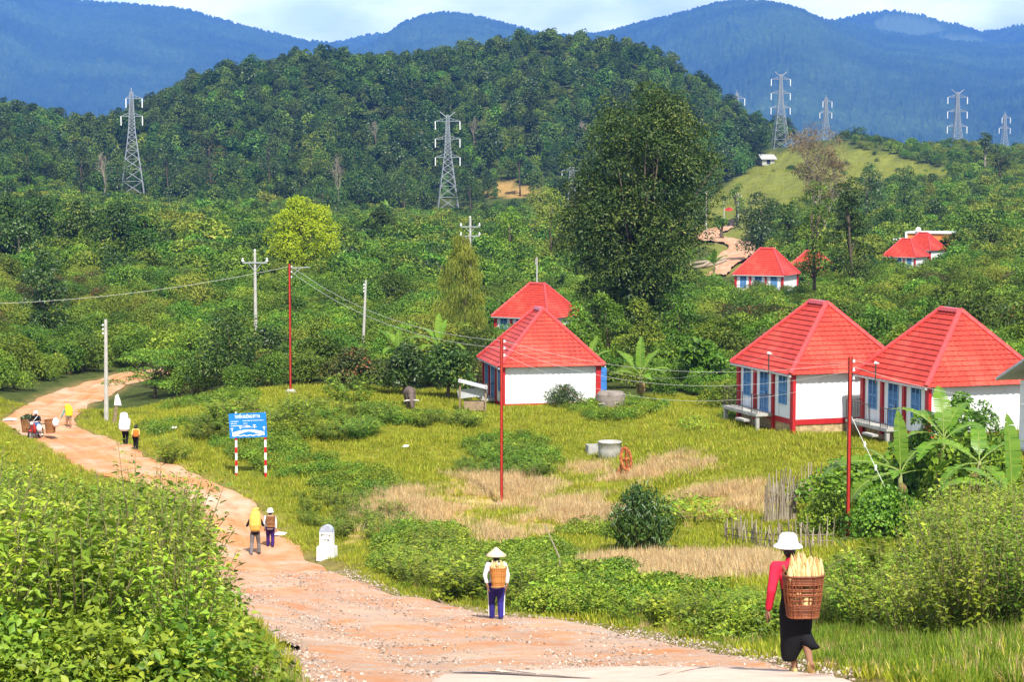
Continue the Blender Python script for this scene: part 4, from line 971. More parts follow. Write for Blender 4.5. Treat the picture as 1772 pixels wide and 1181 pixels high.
# milestone
P = hit(566, 966); Y = P.y; k_ = 1 / ppm(Y, P.z); o = empty("milestone", P, R(-14), "white milestone with a rounded grey-blue top standing on its block in the grass", "milestone")
M['mile_white'] = mat_plain("whitewash", (.82, .81, .79), .85, .15, var=.04, scale=8, dirt=(.4, .38, .34), dirt_amt=.6, dirt_scale=5)
b = MB(); b.box((0, 0, .16), (32 * k_, .42, .52), taper=.97); b.build("base", M['mile_white'], o)
w_ = 23 * k_; b = MB(); b.box((0, 0, .42 + .25), (w_, .26, .56)); sb_ = b.build("slab", M['mile_white'], o)
b = MB(); n = 16; r_ = w_ / 2
vs_ = [(r_ * math.cos(math.pi * i / n), y, .95 + r_ * 1.05 * math.sin(math.pi * i / n)) for y in (-.133, .133) for i in range(n + 1)]
b.add(vs_, [tuple(range(n, -1, -1))[::-1], tuple(range(n + 1, 2 * n + 2))] + [(i, i + 1, n + 2 + i, n + 1 + i) for i in range(n)] + [(0, n + 1, 2 * n + 1, n)])
b.build("rounded_top", mat_plain("grey_blue_paint", (.36, .4, .5), .8, .2, var=.2, scale=9, dirt=(.6, .6, .62), dirt_amt=.6), o)
tm = mat_plain("faded_black_lettering", (.16, .16, .16), .8, .1, var=.3, scale=20)
text_mesh("lettering", "ĐT 716", .12, tm, sb_, (0, -.134, .84), (R(90), 0, 0), .004); text_mesh("lettering", "177 M", .11, tm, sb_, (0, -.134, .66), (R(90), 0, 0), .004)
# concrete well ring, box, rusty wheel, round tank
P = hit(1055, 793); k_ = 1 / ppm(P.y); o = empty("well_ring", P, 0, "grey concrete well ring standing open in the meadow", "well"); r0 = 20.5 * k_; h = 29 * k_
b = MB(); b.loft([(0,0,-.3,r0*.94,r0*.94),(0,0,h*.5,r0*.97,r0*.97),(0,0,h-.06,r0,r0),(0,0,h-.05,r0*1.03,r0*1.03),(0,0,h,r0*1.02,r0*1.02),(0,0,h,r0*.86,r0*.86),(0,0,.1,r0*.82,r0*.82)], 36, caps=(True, True)); b.build("ring", M['concrete'], o, True)
P = hit(1026, 786); o = empty("concrete_trough", P, .2, "small open concrete box beside the well ring", "trough"); b = MB()
for x, y, sx, sy in ((0,-.28,.62,.07),(0,.28,.62,.07),(-.28,0,.07,.5),(.28,0,.07,.5)): b.box((x,y,.22),(sx,sy,.5))
b.box((0,0,.0),(.5,.5,.1)); b.build("trough_wall", M['concrete'], o)
P = hit(1083, 822); k_ = 1 / ppm(P.y); o = empty("rusty_wheel", P, .5, "rusty orange iron wheel propped upright on a stand near the well ring", "wheel"); rr = .42
ring = MB(); n = 40
pts = [(.26 * math.cos(2*math.pi*i/n), .12 * math.sin(2*math.pi*i/n), .72 + .5 * math.sin(2*math.pi*i/n)) for i in range(n + 1)]; ring.tube(pts, .075, 8); ring.build("rim", M['rust'], o)
b = MB(); b.tube([(0,-.05,.12),(0,.0,1.15)], .05, 6); b.bar((-.26,0,.72),(.26,0,.72),.035); b.ball((0,0,.72),(.1,.1,.12)); b.build("spoke", M['rust'], o)
b = MB(); b.box((-.05,-.12,.06),(.45,.3,.22)); 
for x in (-.45,-.33,-.2,.22): b.bar((x,.1,0),(x*.4,.05,.75 + x*.3),.03)
b.build("stand", M['rust'], o)
P = hit(1057, 705); k_ = 1 / ppm(P.y); o = empty("water_tank", P, 0, "squat round blackened concrete tank at the corner of the blank-walled house", "tank"); r0 = 25 * k_; h = 27 * k_
b = MB(); b.loft([(0,0,-.2,r0,r0),(0,0,h*.5,r0*1.03,r0*1.03),(0,0,h*.85,r0*.98,r0*.98),(0,0,h,r0*.85,r0*.85),(0,0,h*1.02,r0*.4,r0*.4)], 28, wob=.04); b.build("shell", M['concrete_dark'], o)
b = MB(); b.tube([(-r0*.9,-r0*.8,.25),(r0*.6,-r0*1.02,.36)], .04, 6); b.build("pipe", M['concrete_pale'], o)
# stick fences
def fence(name, pts, h0, h1, dens, label, seed, w=.022):
    rng = random.Random(seed); P = [hit(*p) for p in pts]; o = empty(name, P[0], 0, label, "fence"); tot = sum((P[i+1] - P[i]).length for i in range(len(P) - 1)); nn = int(tot * dens)
    for i in range(nn):
        s = (i + rng.random()) / nn * (len(P) - 1); k = min(int(s), len(P) - 2); p = P[k].lerp(P[k+1], s - k); p.z = gz(p.x, p.y); q = MB(); h = rng.uniform(h0, h1)
        dx, dy = rng.gauss(0, .07), rng.gauss(0, .07); b0 = p - P[0]; r_ = w * rng.uniform(.7, 1.4)
        q.tube([b0 + Vector((0, 0, -.2)), b0 + Vector((dx * .5 + rng.gauss(0, .02), dy * .5, h * .5)), b0 + Vector((dx, dy, h))], [r_, r_ * .9, r_ * .6], 5, tint=rng.random()); q.build("picket", M['picket'], o)
    q = MB()
    for zz in (h0 * .4, h0 * .8): q.tube([p - P[0] + Vector((0, .03, zz)) for p in P], .018, 5, tint=.3)
    q.build("rail", M['picket'], o)
fence("stick_fence", [(1322, 905), (1350, 903), (1378, 897)], 1.0, 1.65, 26, "dense tall fence of dark dry sticks beside the vine bush", 5)
fence("stick_fence", [(1330, 880), (1370, 870), (1420, 855)], .8, 1.5, 9, "sparse line of thin pale stakes running behind the dense stick fence", 6, .028)
fence("stick_fence", [(1254, 935), (1310, 945), (1370, 950), (1440, 948)], .55, 1.15, 9, "low broken fence of pale pickets overgrown with weeds", 7, .026)
# odds and ends
P = hit(196, 737); o = empty("broken_marker", P, 0, "leaning tan post topped by a broken white triangular plate beside the concrete pole", "marker")
b = MB(); b.tube([(0,0,-.2),(.2,.05,1.25)], [.12,.09], 4); b.build("post", M['wood'], o)
b = MB(); b.add([(.08,-.03,1.22),(.5,-.03,1.2),(.44,-.03,1.5),(.3,-.03,1.9),(.14,-.03,1.75),(.08,.05,1.22),(.5,.05,1.2),(.44,.05,1.5),(.3,.05,1.9),(.14,.05,1.75)], [(0,1,2,3,4),(9,8,7,6,5),(0,5,6,1),(1,6,7,2),(2,7,8,3),(3,8,9,4),(4,9,5,0)]); b.build("plate", M['mile_white'], o)
for (px, py, s, lb) in ((17, 730, .42, "white paper scrap on the outer verge where the road bends"), (483, 930, .3, "white scrap lying in the grass beside the white-hatted walker"), (299, 745, .22, "white scrap in the grass near the child with the basket"), (701, 777, .2, "small white scrap lying out in the open meadow")):
    P = hit(px, py); b = MB(); b.add([(-s, -.1, .08), (s * .8, -.16, .12), (s, .12, .16), (-s * .7, .18, .1), (0, .02, .2)], [(0, 1, 4), (1, 2, 4), (2, 3, 4), (3, 0, 4)]); tag(b.build("paper_scrap", M['sign_white'], None, False, P), lb, "litter", "scraps of white litter")
P = hit(1445, 818); b = MB(); b.loft([(0,0,-.1,.35,.3),(.03,0,.18,.38,.32),(.05,0,.36,.25,.22),(.1,0,.48,.08,.08)], 12, wob=.2); tag(b.build("cloth_bundle", mat_plain("mauve_cloth", (.35,.16,.34), .9, .1, var=.2), None, True, P), "mauve cloth bundle left behind the vine bush", "bundle")
P = hit(975, 1022); b = MB(); b.tube([(0,0,-.1),(-.12,.1,.9),(-.5,.2,1.75)], [.03,.025,.015], 6); tag(b.build("bare_stick", M['bark_pale'], None, False, P), "long bare stick leaning out of the roadside weeds", "stick")
P = hit(1030, 708); b = MB(); b.tube([(0,0,.05),(-1.1,-.2,.7),(-2.1,-.3,1.45)], [.05,.04,.02], 6)
for a, c in (((-1.6,-.25,1.08),(-1.5,-.3,1.75)),((-2.0,-.3,1.35),(-2.5,-.3,1.6)),((-1.8,-.3,1.2),(-2.6,-.2,1.15)),((-.9,-.2,.55),(-.4,-.4,1.3))): b.tube([a, c], [.025, .008], 5)
tag(b.build("dead_branch", M['bark'], None, False, P), "forked dead branch leaning before the blank white wall", "branch")
for pts_, rad_, lb in ((((1413,1075),(1409,1000),(1400,930),(1378,905)), .014, "thin upright bare branch rising above the woman's basket"), (((1408,1075),(1412,1020),(1430,985),(1470,962)), .013, "forked bare branch curving away beyond the woman's basket")):
    P = hit(pts_[0][0], 1100, 9, 60); b = MB(); q_ = [Vector((0,0,-.05))] + [at(x, y, P.y) - P for x, y in pts_]; b.tube(q_, [rad_ * (1.3 - .8 * i / (len(q_) - 1)) for i in range(len(q_))], 6)
    e_ = q_[-1]; m_ = q_[-2]; b.tube([m_, m_.lerp(e_, .4) + Vector((.1, .02, .08)), m_.lerp(e_, .8) + Vector((.16, .05, .2))], [rad_ * .6, rad_ * .4, rad_ * .2], 5)
    tag(b.build("bare_branch", M['bark'], None, False, P), lb, "branch")
# ------------------------------------------------------------------ people
M['skin'] = mat_plain("brown_skin", (.26, .13, .075), .6, .3, var=.08)
M['hair'] = mat_plain("black_hair", (.012, .01, .01), .5, .4, var=.2)
M['eye'] = mat_plain("dark_eyes", (.02, .015, .015), .3, .5)
M['lip'] = mat_plain("lips", (.3, .1, .08), .6, .3)
def cloth(name, col, var=.12): return mat_plain(name, col, .9, .1, var=var, scale=7, bump=.25, bscale=9)
M['c_red'] = cloth("crimson_cotton", (.62, .025, .06)); M['c_black'] = cloth("black_cotton", (.012, .012, .014)); M['c_white'] = cloth("white_cotton", (.75, .75, .76), .05)
M['c_navy'] = cloth("indigo_cotton", (.035, .028, .2)); M['c_grey'] = cloth("grey_cotton", (.17, .16, .165)); M['c_lilac'] = cloth("pale_grey_knit", (.62, .6, .62), .08)
M['c_tan'] = cloth("tan_cotton", (.36, .22, .13)); M['c_teal'] = cloth("teal_cotton", (.16, .36, .38)); M['c_yellow'] = cloth("yellow_cotton", (.66, .5, .16)); M['c_pink'] = cloth("pink_cotton", (.72, .6, .66)); M['c_jean'] = cloth("blue_denim", (.1, .2, .42)); M['c_purple'] = cloth("dark_purple_cotton", (.05, .02, .13))
M['shoe'] = mat_plain("dark_shoe", (.03, .025, .022), .6, .3); M['sandal'] = mat_plain("tan_sandal", (.5, .36, .14), .7, .2, var=.2)
M['hat_white'] = cloth("white_hat_cloth", (.8, .78, .78), .04); M['hat_straw'] = mat_plain("pale_straw", (.68, .52, .36), .85, .15, var=.12, scale=18)
M['sack_yellow'] = cloth("yellow_plastic_weave", (.66, .44, .1)); M['sack_bright'] = cloth("bright_yellow_sack", (.8, .55, .03)); M['sack_white'] = cloth("white_plastic_weave", (.76, .74, .78), .06)
M['husk'] = mat_tint("corn_husk", [(0, (.5, .3, .1)), (.5, (.72, .5, .24)), (1, (.8, .64, .38))], .8, .15, .35, 14)

def soft(o, vox, it=3):
    """one continuous surface out of the overlapping limbs"""
    r = o.modifiers.new("skin", 'REMESH'); r.mode = 'VOXEL'; r.voxel_size = vox; r.use_smooth_shade = True
    s = o.modifiers.new("relax", 'SMOOTH'); s.iterations = it; s.factor = .5
    return o
def mirror(p): return Vector((-p.x, p.y, p.z))
def lerp3(a, b, t): return Vector(a).lerp(Vector(b), t)

def person(loc, yaw, J, label, top=None, legs=None, skirt=None, shoes=None, hat=None, hair=True, vox=.011, hands='open', sleeve=1.0, leg_len=1.0, look=0.0, thick=1.0, face=True):
    """J: joints (x to the figure's right, y the way it walks, z up): pelvis, chest, neck, head, and shoulder/elbow/wrist/hip/knee/ankle/toe as (left, right)"""
    V = {k: (Vector(v) if not isinstance(v[0], (tuple, list)) else [Vector(q) for q in v]) for k, v in J.items()}
    b = MB(); pel, ch, nk, hd = V['pelvis'], V['chest'], V['neck'], V['head']; T = thick
    # trunk
    for t in np.linspace(0, 1, 7):
        p = lerp3(pel, ch, t); rx = (.15 - .035 * math.sin(math.pi * t)) * T; b.ball(p, (rx, .095 * T, .085), 14, 8)
    for s in (0, 1): b.capsule([lerp3(ch, nk, .35), V['shoulder'][s]], [.07 * T, .052 * T])
    b.capsule([ch, nk, lerp3(nk, hd, .45)], [.085, .055, .05])
    # head: skull, jaw, nose, ears, brow
    dirf = Vector((math.sin(look), math.cos(look), 0)); rtv = Vector((math.cos(look), -math.sin(look), 0)); up = (hd - nk).normalized()
    b.ball(hd + up * .025 - dirf * .012, (.074, .092, .092), 16, 12); b.capsule([hd - up * .03 + dirf * .035, hd - up * .085 + dirf * .048], [.055, .034])
    b.capsule([hd + dirf * .088 + up * .015, hd + dirf * .108 - up * .025], [.012, .017]); b.capsule([hd + dirf * .075 + rtv * .03 + up * .035, hd + dirf * .075 - rtv * .03 + up * .035], [.016, .016])
    for s in (-1, 1): b.ball(hd + rtv * (.078 * s) - up * .01, (.012, .022, .033), 8, 6)
    # arms and hands
    for s in (0, 1):
        sh, el, wr = V['shoulder'][s], V['elbow'][s], V['wrist'][s]
        b.capsule([sh, lerp3(sh, el, .5), el], [.05 * T, .043 * T, .035 * T]); b.capsule([el, lerp3(el, wr, .3), wr], [.035 * T, .037 * T, .023 * T])
        d = (wr - el).normalized(); side = Vector((1, 0, 0)) if abs(d.x) < .8 else Vector((0, 1, 0)); nrm = d.cross(side).normalized(); side = nrm.cross(d)
        inn = -1 if s == 1 else 1
        pc = wr + d * .05; b.capsule([wr + d * .015, pc + d * .03], [.024, .03]); 
        for k in (-1, 0, 1): b.capsule([wr + d * .03 + nrm * (.012 * k), pc + d * .045 + nrm * (.022 * k)], [.017, .015])
        curl = .35 if hands == 'open' else 1.0
        for k, fl in enumerate((.066, .076, .071, .056)):
            base = pc + d * .048 + nrm * (.03 - .02 * k); f1 = base + d * fl * .45 + side * inn * curl * .012; f2 = f1 + (d * (1 - curl * .5) + side * inn * curl).normalized() * fl * .32; f3 = f2 + (d * (1 - curl * .8) + side * inn * curl * 1.3).normalized() * fl * .26
            b.capsule([base, f1, f2, f3], [.0098, .0092, .0085, .0075], 8)
        tb = wr + d * .028 + nrm * .026; t1 = tb + d * .028 + nrm * .026 + side * inn * .012; b.capsule([tb, t1, t1 + d * .03 + nrm * .006 + side * inn * .008], [.014, .0115, .009], 8)
    # legs and feet
    for s in (0, 1):
        hp, kn, an, to = V['hip'][s], V['knee'][s], V['ankle'][s], V['toe'][s]
        b.capsule([hp, lerp3(hp, kn, .5), kn], [.082 * T, .07 * T, .052 * T]); b.capsule([kn, lerp3(kn, an, .3), an], [.05 * T, .053 * T, .034 * T])
        fd = (to - an); heel = an - Vector((fd.x, fd.y, 0)).normalized() * .04 + Vector((0, 0, -.035)) if abs(fd.z) < .12 else an - fd.normalized() * .02 + Vector((0, -.05, -.01))
        b.capsule([heel, lerp3(heel, to, .55), to], [.033, .036, .024]); b.capsule([an, lerp3(an, to, .5)], [.034, .034])
    body = soft(b.build("person", M['skin'], None, True), vox); body.location = loc; body.rotation_euler = (0, 0, yaw); tag(body, label, "person")
    if face:
        q = MB()
        for s in (-1, 1): q.ball(hd + dirf * .086 + rtv * (.03 * s) + up * .018, (.011, .008, .007), 8, 6)
        q.build("eyes", M['eye'], body); q = MB(); q.ball(hd + dirf * .087 - up * .055, (.024, .01, .008), 10, 6); q.build("mouth", M['lip'], body, True)
    if hair:
        q = MB(); q.ball(hd + up * .04 - dirf * .022, (.084, .094, .088), 16, 12); q.ball(hd - dirf * .05 - up * .035, (.07, .05, .075), 12, 8); q.build("hair", M['hair'], body, True)
    if top:
        q = MB()
        for t in np.linspace(-.12, 1, 9):
            p = lerp3(pel, ch, t); rx = (.172 - .03 * math.sin(math.pi * max(0, t))) * T; q.ball(p, (rx, .12 * T, .09), 16, 8)
        for s in (0, 1):
            q.capsule([lerp3(ch, nk, .4), V['shoulder'][s]], [.085 * T, .066 * T]); sh, el, wr = V['shoulder'][s], V['elbow'][s], V['wrist'][s]
            we = lerp3(el, wr, (sleeve - .5) * 2 * .93) if sleeve > .5 else None
            q.capsule([sh, lerp3(sh, el, .5), el] if we else [sh, lerp3(sh, el, sleeve * 2)], [.066 * T, .058 * T, .052 * T] if we else [.066, .06])
            if we: q.capsule([el, we], [.052 * T, .042 * T])
        q.capsule([lerp3(ch, nk, .5), lerp3(ch, nk, .9)], [.08, .066]); soft(q.build("shirt", top, body, True), vox * 1.2)
    if legs:
        q = MB(); q.ball(pel + Vector((0, 0, -.02)), (.175 * T, .128 * T, .13), 16, 10)
        for s in (0, 1):
            hp, kn, an = V['hip'][s], V['knee'][s], V['ankle'][s]; e = lerp3(kn, an, leg_len)
            q.capsule([hp, lerp3(hp, kn, .5), kn], [.1 * T, .088 * T, .072 * T]); q.capsule([kn, lerp3(kn, e, .5), e + Vector((0, 0, .01))], [.071 * T, .068 * T, .06 * T])
        soft(q.build("trousers", legs, body, True), vox * 1.2)
    if skirt:
        q = MB(); q.loft(skirt[1], 30, power=2.2, wob=0.03); soft(q.build("skirt", skirt[0], body, True), vox * 1.3, 2)
    if shoes:
        for s in (0, 1):
            an, to = V['ankle'][s], V['toe'][s]; q = MB(); f = (to - an); hl = an - Vector((f.x, f.y, 0)).normalized() * .05 + Vector((0, 0, -.042)) if abs(f.z) < .12 else an - f.normalized() * .01 + Vector((0, -.06, -.01))
            q.capsule([hl, lerp3(hl, to, .55), to + f.normalized() * .01], [.04, .044, .033]); soft(q.build("shoe", shoes, body, True), vox)
    if hat: hat(body, hd, up, dirf)
    return body
def bucket_hat(m, r=.17, crown=.098):
    def f(body, hd, up, dirf):
        q = MB(); z = hd.z + .045; x, y = hd.x, hd.y - .01
        q.loft([(x,y,z-.035,r,r*1.05),(x,y,z-.028,r*.98,r*1.03),(x,y,z+.012,crown+.012,crown+.02),(x,y,z+.05,crown+.006,crown+.012),(x,y,z+.09,crown-.006,crown+.002),(x,y,z+.115,crown*.72,crown*.76),(x,y,z+.122,crown*.3,crown*.3)], 28, caps=(False, True), wob=.03)
        o = q.build("hat", m, body, True); s = o.modifiers.new("thick", 'SOLIDIFY'); s.thickness = .006
    return f
def cone_hat(m):
    def f(body, hd, up, dirf):
        q = MB(); z = hd.z + .02; x, y = hd.x, hd.y
        q.loft([(x,y,z,.225,.225),(x,y,z+.055,.155,.155),(x,y,z+.115,.08,.08),(x,y,z+.17,.02,.02),(x,y,z+.178,.004,.004)], 32, caps=(False, True))
        o = q.build("hat", m, body, True); s = o.modifiers.new("thick", 'SOLIDIFY'); s.thickness = .006
    return f

def walker(h=1.55, stride=.16, lift=0, lean=.1, arms='down', width=1.0):
    """joints of a walking figure facing +y; the left foot leads"""
    k = h / 1.55; z = lambda q: q * k
    J = dict(pelvis=(0, -.02, z(.84)), chest=(0, lean * .75, z(1.14)), neck=(0, lean, z(1.3)), head=(0, lean + .05, z(1.42)))
    J['hip'] = ((-.085*k, -.02, z(.8)), (.085*k, -.02, z(.8))); J['knee'] = ((-.095*k, stride*.5 + .03, z(.44)), (.095*k, -stride*.25 + .03, z(.43)))
    J['ankle'] = ((-.095*k, stride, z(.075)), (.095*k, -stride, z(.09 + lift))); J['toe'] = ((-.1*k, stride + .15*k, z(.03)), (.1*k, -stride + .14*k, z(.03 + lift * .4)))
    sx = .165 * k * width; J['shoulder'] = ((-sx, lean * .85, z(1.24)), (sx, lean * .85, z(1.24)))
    if arms == 'down': J['elbow'] = ((-sx-.045, lean*.6-.04, z(.98)), (sx+.045, lean*.6-.02, z(.98))); J['wrist'] = ((-sx-.05, lean+.06, z(.77)), (sx+.05, lean, z(.77)))
    elif arms == 'back': J['elbow'] = ((-sx-.07, -.09, z(1.0)), (sx+.07, -.09, z(1.0))); J['wrist'] = ((-sx+.0, -.17, z(.83)), (sx-.0, -.17, z(.83)))
    elif arms == 'strap': J['elbow'] = ((-sx-.11, .05, z(1.06)), (sx+.11, .05, z(1.06))); J['wrist'] = ((-sx+.03, lean+.16, z(1.16)), (sx-.03, lean+.16, z(1.16)))
    return J

# ---- baskets, sacks
M['rattan_red'] = mat_tint("reddish_rattan", [(0, (.085, .022, .01)), (.5, (.2, .055, .02)), (1, (.32, .11, .04))], .6, .3, .5, 30)
M['rattan'] = mat_tint("golden_bamboo", [(0, (.34, .12, .025)), (.5, (.52, .22, .05)), (1, (.62, .32, .09))], .6, .3, .5, 30)
M['rattan_brown'] = mat_tint("brown_bamboo", [(0, (.14, .06, .025)), (.5, (.3, .13, .05)), (1, (.46, .24, .1))], .7, .2, .5, 30)
M['strap'] = mat_plain("woven_strap", (.2, .1, .05), .9, .1)
def place_on(o, loc, yaw): o.location = loc; o.rotation_euler = (0, 0, yaw); return o
def woven(rx0, ry0, rx1, ry1, h, bands, mat, openw=(), n=44):
    """pack basket: upright splints and woven hoops; hoops in OPENW (height spans) are left sparse so one sees in"""
    root = empty("pack_basket"); S = lambda t: (rx0 + (rx1 - rx0) * t, ry0 + (ry1 - ry0) * t); pw = 3.2
    def ring(q, z, hh, off, tint):
        vs = []; rx, ry = S(z / h); m = 56
        for zz, o_ in ((z - hh, off - .004), (z, off + .004), (z + hh, off - .004)):
            for k in range(m):
                t = 2 * math.pi * k / m; c, d = math.cos(t), math.sin(t); wv = .0035 * math.sin(t * n / 2)
                vs.append(((rx + o_ + wv) * math.copysign(abs(c) ** (2 / pw), c), (ry + o_ + wv) * math.copysign(abs(d) ** (2 / pw), d), zz))
        fs = [(r*m + k, r*m + (k+1) % m, (r+1)*m + (k+1) % m, (r+1)*m + k) for r in range(2) for k in range(m)]
        q.add(vs, fs, 0, tint)
    sp = MB()
    for k in range(n):
        t = 2 * math.pi * (k + .5) / n; c, d = math.cos(t), math.sin(t); e = lambda r: (r[0] * math.copysign(abs(c) ** (2 / pw), c), r[1] * math.copysign(abs(d) ** (2 / pw), d))
        a, b2 = e(S(0)), e(S(1)); m_ = e(S(.5)); jit = .012 if openw else 0
        sp.tube([(a[0], a[1], 0), (m_[0] + jit * math.sin(k * 2.1), m_[1], h * .5), (b2[0], b2[1], h)], .0075, 4, tint=.2 + .6 * random.random())
    sp.build("splint_weave", mat, root)
    hp = MB(); zz = .012
    while zz < h:
        inside = any(a <= zz / h <= b_ for a, b_ in openw)
        
        if not inside: ring(hp, zz, .0095, .005 if int(zz * 100) % 2 else 0.001, random.random() * .7 + .15)
        zz += .0175
    hp.build("hoop_weave", mat, root)
    rm = MB(); rx, ry = S(1); pts = []
    for k in range(41):
        t = 2 * math.pi * k / 40; c, d = math.cos(t), math.sin(t); pts.append((rx * 1.02 * math.copysign(abs(c) ** (2 / pw), c), ry * 1.02 * math.copysign(abs(d) ** (2 / pw), d), h))
    rm.tube(pts, .012, 6, tint=.35); rm.build("rim", mat, root)
    bt = MB(); bt.loft([(0,0,.005,rx0*.98,ry0*.98),(0,0,.02,rx0*.99,ry0*.99)], 28, power=pw, tint=.2); bt.build("base", mat, root)
    return root
def strap(root, pts_list):
    for pts in pts_list:
        q = MB(); q.tube(pts, .016, 6); q.build("strap", M['strap'], root)
def sack(loc, yaw, rings, mat, label, tie=True, name="sack", power=2.6):
    q = MB(); q.loft(rings, 26, power=power, wob=.05); o = soft(q.build(name, mat, None, True), .016, 2); place_on(o, loc, yaw); return tag(o, label, "sack")
def cob(h, r, lean, seed):
    rg = random.Random(seed); q = MB()
    q.tube([(0,0,0),(lean[0]*.3,lean[1]*.3,h*.35),(lean[0]*.7,lean[1]*.7,h*.7),(lean[0],lean[1],h)], [r*.8, r, r*.72, r*.1], 9, tint=.55)
    for k in range(5):
        a = k * 1.2566 + rg.random(); c, s = math.cos(a), math.sin(a)
        q.add([(c*r*.9, s*r*.9, 0), (c*r*1.12 - s*r*.5, s*r*1.12 + c*r*.5, h*.45), (lean[0] + c*r*.3, lean[1] + s*r*.3, h*rg.uniform(.9, 1.15)), (c*r*1.12 + s*r*.5, s*r*1.12 - c*r*.5, h*.45)], [(0, 1, 2, 3)], 0, rg.random())
    return q.mesh("corn_cob", M['husk'])
_cobs = [cob(.2 + .02 * i, .046, (.02 * math.sin(i * 2.4), .02 * math.cos(i * 1.7)), i) for i in range(5)]
def cobs(origin, yaw, spots, group, labels):
    c, s = math.cos(yaw), math.sin(yaw)
    for i, (x, y, z, tx, ty, sc_) in enumerate(spots):
        o = link("corn_cob", _cobs[i % 5], None, (origin[0] + c*x - s*y, origin[1] + s*x + c*y, origin[2] + z)); o.rotation_euler = (tx, ty, yaw + i); o.scale = (sc_,) * 3
        tag(o, labels[i % len(labels)], "corn", group)

# ---- the woman near the camera
P = place(1369.5, 24.0); P = hit(1371, 1177, 15, 40); yw = R(4)
kk = P.y / 24.0
J = dict(pelvis=(.02, -.04, .86), chest=(0, .06, 1.12), neck=(-.01, .1, 1.28), head=(-.035, .15, 1.41),
    shoulder=((-.19, .06, 1.21), (.19, .06, 1.2)), elbow=((-.25, -.04, .97), (.235, .06, .96)), wrist=((-.27, .03, .74), (.24, .12, .72)),
    hip=((-.07, -.04, .82), (.1, -.04, .82)), knee=((-.02, .04, .46), (.13, -.03, .46)), ankle=((.03, .02, .09), (.12, -.36, .22)), toe=((.035, .17, .035), (.155, -.27, .06)))
P.z += .05
woman = person(P, yw, J, "woman in crimson blouse, long black skirt and white sun hat carrying a corn basket", top=M['c_red'], hat=bucket_hat(M['hat_white'], .165, .1), vox=.0075, sleeve=.98,
    skirt=(M['c_black'], [(.03,-.3,.19,.05,.04),(-.02,-.02,.17,.13,.1),(0,-.03,.3,.17,.15),(.03,-.05,.5,.185,.155),(.02,-.05,.72,.185,.15),(.02,-.04,.88,.165,.13),(.02,-.03,.98,.15,.115)]))
sk = [c for c in woman.children if c.name.startswith("skirt")][0]
q = MB(); q.v = []; q.loft([(-.05,-.03,.17,.06,.06),(-.045,-.03,.2,.085,.08),(-.02,-.03,.32,.125,.12),(.01,-.04,.42,.155,.14),(.025,-.05,.55,.178,.15),(.02,-.05,.72,.185,.15),(.02,-.04,.88,.165,.13),(.02,-.03,.98,.15,.115)], 30, power=2.2, wob=.03)
q.tube([(.05,-.08,.54),(.12,-.14,.44),(.18,-.24,.38),(.225,-.32,.385)], [.11,.085,.05,.015], 12); sk.data = q.mesh("skirt", M['c_black'], True)
for s, (a_, t_) in enumerate(zip(J['ankle'], J['toe'])):
    a_, t_ = Vector(a_), Vector(t_); f = (t_ - a_).normalized(); q = MB(); hl = a_ - f * .07 + (Vector((0, -.03, -.03)) if s else Vector((0, 0, -.06)))
    if s: hl = a_ + Vector((-.01, -.05, .0)); 
    q.capsule([hl, lerp3(hl, t_, .5), t_ + f * .02 + (Vector((0, -.03, 0)) if s else Vector((0, 0, -.015)))], [.036, .042, .036]); soft(q.build("sandal", M['sandal'], woman, True), .008)
bo = woven(.165, .125, .215, .165, .47, 0, M['rattan_red'], ((.34, .40), (.465, .525), (.59, .65), (.715, .775)), 40)
B0 = P + Matrix.Rotation(yw, 3, 'Z') @ Vector((.055, -.235, .71)); place_on(bo, B0, yw); tag(bo, "reddish open-weave pack basket full of corn on the crimson-bloused woman's back", "basket")
strap(bo, [[(-.13,.15,.4),(-.17,.24,.52),(-.19,.34,.42),(-.16,.25,.12),(-.12,.12,.08)], [(.08,.15,.4),(.1,.25,.52),(.11,.34,.4),(.1,.24,.12),(.08,.12,.08)]])
rg = random.Random(4); sp_ = []
for i in range(20):
    a = rg.random() * 6.28; r_ = math.sqrt(rg.random()); sp_.append((.15 * r_ * math.cos(a), .11 * r_ * math.sin(a), .36 + .09 * (1 - r_) + rg.uniform(-.02, .04), rg.gauss(0, .1) , rg.gauss(0, .1), 1.05))
sp_ += [(-.15, -.09, .38, .05, -.05, 1), (-.07, -.11, .38, .04, -.05, 1.05), (.02, -.11, .38, .04, .05, 1.1), (.11, -.1, .38, .05, .04, 1), (.16, -.06, .38, 0, .06, 1), (-.11, -.06, .42, .05, 0, 1), (.06, -.06, .44, 0, .05, 1)]
for i in range(14):
    a = rg.random() * 6.28; sp_.append((.12 * math.cos(a), .085 * math.sin(a), rg.uniform(.03, .16), rg.gauss(0, .1), rg.gauss(0, .1), 1.1))
cobs(B0, yw, sp_, "corn cobs in the woman's open-weave basket", ["husk-covered corn cob packed into the reddish open-weave basket"])

